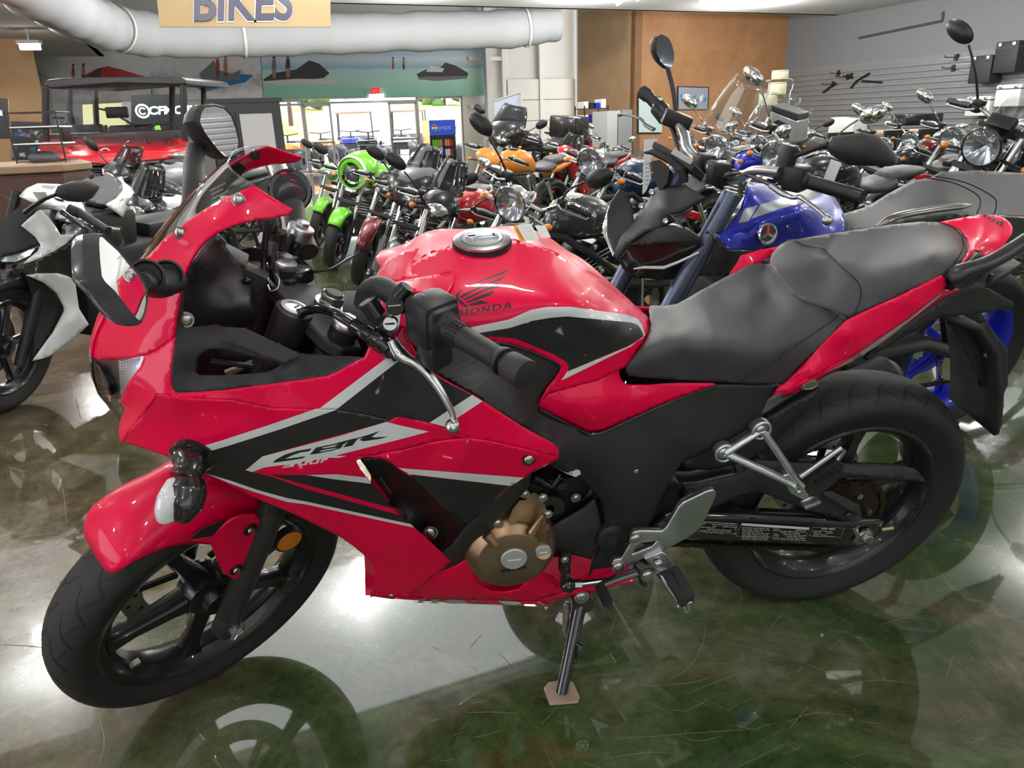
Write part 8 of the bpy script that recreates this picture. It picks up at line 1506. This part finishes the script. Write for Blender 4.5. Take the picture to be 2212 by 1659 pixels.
for x, lb in ((1835, 'black high back chair left of the long table'), (1955, 'black high back chair pulled to the long table, centre'), (2030, 'black high back chair at the right end of the long table')):
    p = at_depth(x, 300, ty - .55); ch = thing('dining_chair', lb, 'chair', 'black chairs at the long table', loc=(p.x, ty - .6, 0), rot=(0, 0, .2)); c = MB(); c.box((0, 0, .38), (.36, .36, .05), BLK, None, .01); c.build('seat', ch)
    for sx in (-.16, .16):
        for sy in (-.16, .16): c = MB(); c.box((sx, sy, .18), (.03, .03, .36), BLK); c.build('leg', ch)
    c = MB(); c.box((0, .17, .86), (.36, .03, .05), BLK); 
    for k in range(5): c.box((-.15 + k * .075, .17, .62), (.03, .02, .46), BLK)
    c.build('backrest', ch, 0)
c = MB(); q0, q1 = at_depth(1950, 268, 7.6), at_depth(2035, 240, 7.6); c.box(((q0.x + q1.x) / 2, 7.7, (q0.z + q1.z) / 2 - .02), (q1.x - q0.x, .3, q1.z - q0.z), BLKP, None, .02); c.box(((q0.x + q1.x) / 2, 7.7, (q0.z - .05) / 2), (q1.x - q0.x - .1, .26, q0.z - .05), DGREY); tag(c.build('display_case', None), 'black boxy display unit behind the long table', 'display')
# silver top box on stand near the chrome mirror
bx = thing('aluminium_case', 'silver metal side case with a black window facing the aisle', 'case', loc=at_depth(1700, 305, 4.9)); Ls_ = bx.location.copy(); c = MB()
fp = [np.array(at_depth(x, y, 4.9)) - np.array(Ls_) for x, y in ((1666, 240), (1722, 262), (1716, 310), (1660, 288))]; c.plate(fp, (.28, .25, .02), .34, SILP); c.build('case_shell', bx, bevel=.01)
c = MB(); fp = [np.array(at_depth(x, y, 4.89)) - np.array(Ls_) for x, y in ((1672, 262), (1680, 259), (1700, 268), (1702, 278), (1704, 300), (1668, 288))]; c.plate(fp, (-.02, -.9, 0), .01, BLKP); c.build('window_panel', bx); c = MB(); fp = [np.array(at_depth(x, y, 4.9)) - np.array(Ls_) for x, y in ((1664, 226), (1724, 246), (1722, 262), (1666, 240))]; c.plate(fp, (.28, .25, .02), .32, BLKT); c.build('case_lid', bx, bevel=.01)
c = MB(); c.cyl((.12, .12, -.1), (.12, .12, -Ls_.z), .03, BLK, 10); c.cyl((.12, .12, -Ls_.z + .0), (.12, .12, -Ls_.z + .03), .22, BLK, 24); c.build('stand_post', bx)
# ---- sales counter and wire rack at the left edge
BRN = mat('brown_wood_panel', (.075, .035, .025), .45); TOPM = mat('tan_laminate', (.26, .165, .10), .4)
ct = thing('sales_counter', 'brown panelled counter with a tan laminate top at the left edge', 'counter', loc=ground(140, 372, 0)); ct.location = at_depth(140, 368, 5.3); ct.location.z = 0; ol = Vector(ct.location)
def cp_(px, py, Y): return at_depth(px, py, Y) - ol
zt_ = at_depth(140, 368, 5.3).z; tp_ = [cp_(x, y, Y) for x, y, Y in ((-60, 386, 4.9), (140, 372, 5.0), (201, 366, 5.35), (175, 355, 6.1), (-60, 360, 6.2))]; tp_ = [Vector((p.x, p.y, zt_)) for p in tp_]
c = MB(); c.plate([tuple(p) for p in tp_], (0, 0, 1), .06, TOPM); c.build('counter_top', ct, bevel=.01); cen = sum(tp_, Vector()) / 5
c = MB(); c.plate([tuple(Vector((cen.x + (p.x - cen.x) * .96, cen.y + (p.y - cen.y) * .96, 0))) for p in tp_], (0, 0, 1), zt_, BRN)
c.build('counter_body', ct, bevel=.01)
c = MB()
for x in (.25, .45, .62): pa = tp_[0] * (1 - x) + tp_[1] * x; c.box((pa.x, pa.y + .005, zt_ / 2), (.012, .02, zt_), BLKD)
c.build('panel_groove', ct, 0) if 0 else None
wr = thing('wire_display_rack', 'black wire rack with white shelves standing on the brown counter', 'rack', loc=(at_depth(75, 360, 5.6).x, 5.6, zt_ + .06)); ol = Vector(wr.location); c = MB()
for x in (24, 132):
    for Y in (5.5, 5.8): p = at_depth(x, 300, Y); c.tube([(p.x - ol.x, Y - ol.y, 0), (p.x - ol.x, Y - ol.y, .40)], .006, BLK, 6)
p0, p1 = at_depth(24, 300, 5.5).x - ol.x, at_depth(132, 300, 5.5).x - ol.x
for z in (.01, .14, .27, .39): c.tube([(p0, -.1, z), (p1, -.1, z)], .005, BLK, 6); c.tube([(p0, .2, z), (p1, .2, z)], .005, BLK, 6); c.tube([(p0, -.1, z), (p0, .2, z)], .005, BLK, 6); c.tube([(p1, -.1, z), (p1, .2, z)], .005, BLK, 6)
c.build('wire_frame', wr)
for z in (.14, .27): c = MB(); c.box(((p0 + p1) / 2, .05, z + .008), (p1 - p0, .3, .012), PAPER); c.build('shelf', wr, 0)
c = MB(); c.sphere((ol.x + (p0 + p1) / 2 - .03, ol.y + .05, ol.z + .035), .1, mat('grey_cloth', (.12, .125, .14), .8, bump=.6, bscale=60), 16, (1.25, .9, .55)); tag(c.build('folded_cloth', None), 'crumpled grey cloth lying on the lowest rack level', 'cloth')
# ---- outside: ground, bank, trees, parked vehicles
c = MB(); rbox(c, -30, 30, B1 + .15, 60, -.12, -.02, mat('pale_asphalt', (.62, .62, .64), .8, noise=.1)); struct('ground_outside', c)
c = MB(); q0_, _ = on_b(724, 300, 31); q1_, _ = on_b(843, 300, 31); _, qz = on_b(780, 224, 31); rbox(c, q0_, q1_, 31, 33, .3, qz, mat('overexposed_white', (.9, .9, .92), .5)); tr_ = tag(c.build('glare_backdrop', None, 0), 'added white box imitating overexposed daylight outside the open middle doorway', 'glare_backdrop')  # white box added to imitate the overexposed daylight in the doorway
for k_ in (.15, .25, .8, .9): d = MB(); d.lathe([(.1, -.1), (.4, -.1), (.42, 0), (.4, .1), (.1, .1)], RUB, RO(q0_ + (q1_ - q0_) * k_, 31.3, .40), None, 20); d.build('wheel', tr_)
c = MB(); c.loft([[RO(a, b, z) for a in np.linspace(-28, 28, 8)] for b, z in ((34, -.02), (40, .6), (48, 1.9), (58, 2.6))], mat('dry_grass_bank', (.50, .42, .14), .9, bump=1, bscale=3), closed=False); struct('ground_bank', c)
GL1 = mat('tree_leaves', (.10, .20, .05), .8, bump=1, bscale=4); rnd = random.Random(4)
for i, (px, b_, h, lb) in enumerate(((625, 44, 3.4, 'leafy green tree seen through the leftmost entrance window'), (690, 53, 2.6, 'smaller green tree seen through the left entrance door'), (545, 48, 3.6, 'green tree hidden partly behind the dark booth'), (960, 54, 2.4, 'low green tree line seen through the right entrance window'))):
    a_, _ = on_b(px, 240, b_); zg = 1.6; o = thing('tree', lb, 'tree', loc=RO(a_, b_, zg)); c = MB(); c.tube([(0, 0, -.6), (.05, 0, h * .5), (0, 0, h * .7)], [.14, .10, .06], BRN, 8); c.build('trunk', o); c = MB()
    for k in range(26): q = np.array([rnd.gauss(0, .9), rnd.gauss(0, .9), h * .75 + rnd.gauss(0, .55)]); c.sphere(q, rnd.uniform(.35, .7), GL1, 8, (1, 1, .85))
    c.build('crown', o, 0); o['kind'] = 'thing'; del o['kind']
def atv(label, px, b_, m, s_=1.0, rot=0.):
    a_, _ = on_b(px, 300, b_); o = thing('off_road_vehicle', label, 'off road vehicle', 'vehicles parked outside the entrance', loc=RO(a_, b_, -.02), rot=(0, 0, rot))
    for x in (-.55, .55):
        for y in (-.42, .42): c = MB(); c.lathe([(.1, -.1), (.25, -.1), (.27, 0), (.25, .1), (.1, .1), (.1, -.1)], RUB, (x * s_, y, .27), None, 20); c.build('wheel', o)
    c = MB(); c.box((0, 0, .5), (1.1 * s_, .5, .25), BLK, None, .05); c.box((-.4 * s_, 0, .68), (.5, .6, .16), m, None, .06); c.box((.45 * s_, 0, .66), (.45, .6, .12), m, None, .06); c.build('body', o); c = MB(); c.box((.1, 0, .76), (.5, .28, .12), SEATM, None, .05); c.build('seat', o)
    c = MB(); c.tube([(-.35, -.35, 1.0), (-.3, 0, .96), (-.35, .35, 1.0)], .015, BLK, 8); c.tube([(-.3, 0, .7), (-.3, 0, .96)], .025, BLK, 8); c.build('handlebar', o)
    return o
atv('orange and white off road vehicle outside the leftmost entrance window', 632, 21.2, ORGP, 1, 1.2); atv('orange off road vehicle outside the left entrance door', 700, 23.6, ORGP, 1, 1.3); atv('blue off road vehicle outside the middle of the entrance', 760, 26, BLUEP, 1, 1.5); atv('black off road vehicle outside right of the middle', 800, 21.2, BLKP, 1, 1.4); atv('lilac white off road vehicle outside the right entrance door', 872, 23.6, SILP, 1, 1.3); atv('red off road vehicle outside the right entrance window', 965, 21.6, RED2, 1, 1.4)
for px, lb in ((770, 'tan roofed buggy parked outside the middle of the entrance'), (885, 'tan roofed buggy parked outside the right entrance door')):
    a_, _ = on_b(px, 300, 29); o = thing('buggy', lb, 'buggy', loc=RO(a_, 29, -.02)); c = MB(); c.box((0, 0, .55), (1.5, 1.2, .5), DGREY, None, .1); c.build('body', o); c = MB(); c.box((0, 0, 1.62), (1.4, 1.5, .06), TOPM, None, .02); c.build('roof', o)
    for x in (-.65, .65):
        for y in (-.65, .65): c = MB(); c.tube([(x, y, .7), (x * .95, y, 1.62)], .025, BLK, 6); c.build('roof_post', o); d = MB(); d.lathe([(.1, -.1), (.28, -.1), (.3, 0), (.28, .1), (.1, .1)], RUB, (x, y, .3), _rz(pi / 2), 16); d.build('wheel', o)
# sun outside
sl = bpy.data.lights.new('sun', 'SUN'); sl.energy = 8; sl.angle = .01; so_ = bpy.data.objects.new('sun', sl); COL.objects.link(so_); so_.rotation_euler = (radians(40), 0, radians(150))
# small white arrow card on the MT side and price cards
pc = thing('price_card', 'tall white price card standing between the navy tank and the angular black cowl', 'price card', loc=at_depth(1395, 420, 1.9)); ol = np.array(pc.location); c = MB(); c.plate([np.array(at_depth(x, y, 1.9)) - ol for x, y in ((1392, 301), (1420, 300), (1415, 330), (1402, 350), (1407, 385), (1396, 412), (1388, 420))], (0, 1, 0), .003, PAPER); c.build('card', pc, 0)
c = MB(); 
for k in range(6): c.plate([np.array(at_depth(1394 + a, 352 + k * 9 + b, 1.897)) - ol for a, b in ((0, 0), (8, 0), (8, 2), (0, 2))], (0, 1, 0), .001, INKG)
c.build('card_print', pc, 0); c = MB(); c.cyl((0, .01, -.02), (0, .01, -ol[2]), .006, STEEL, 6); c.cyl((0, .01, -ol[2]), (0, .01, -ol[2] + .01), .1, STEEL, 20); c.build('card_stand', pc)
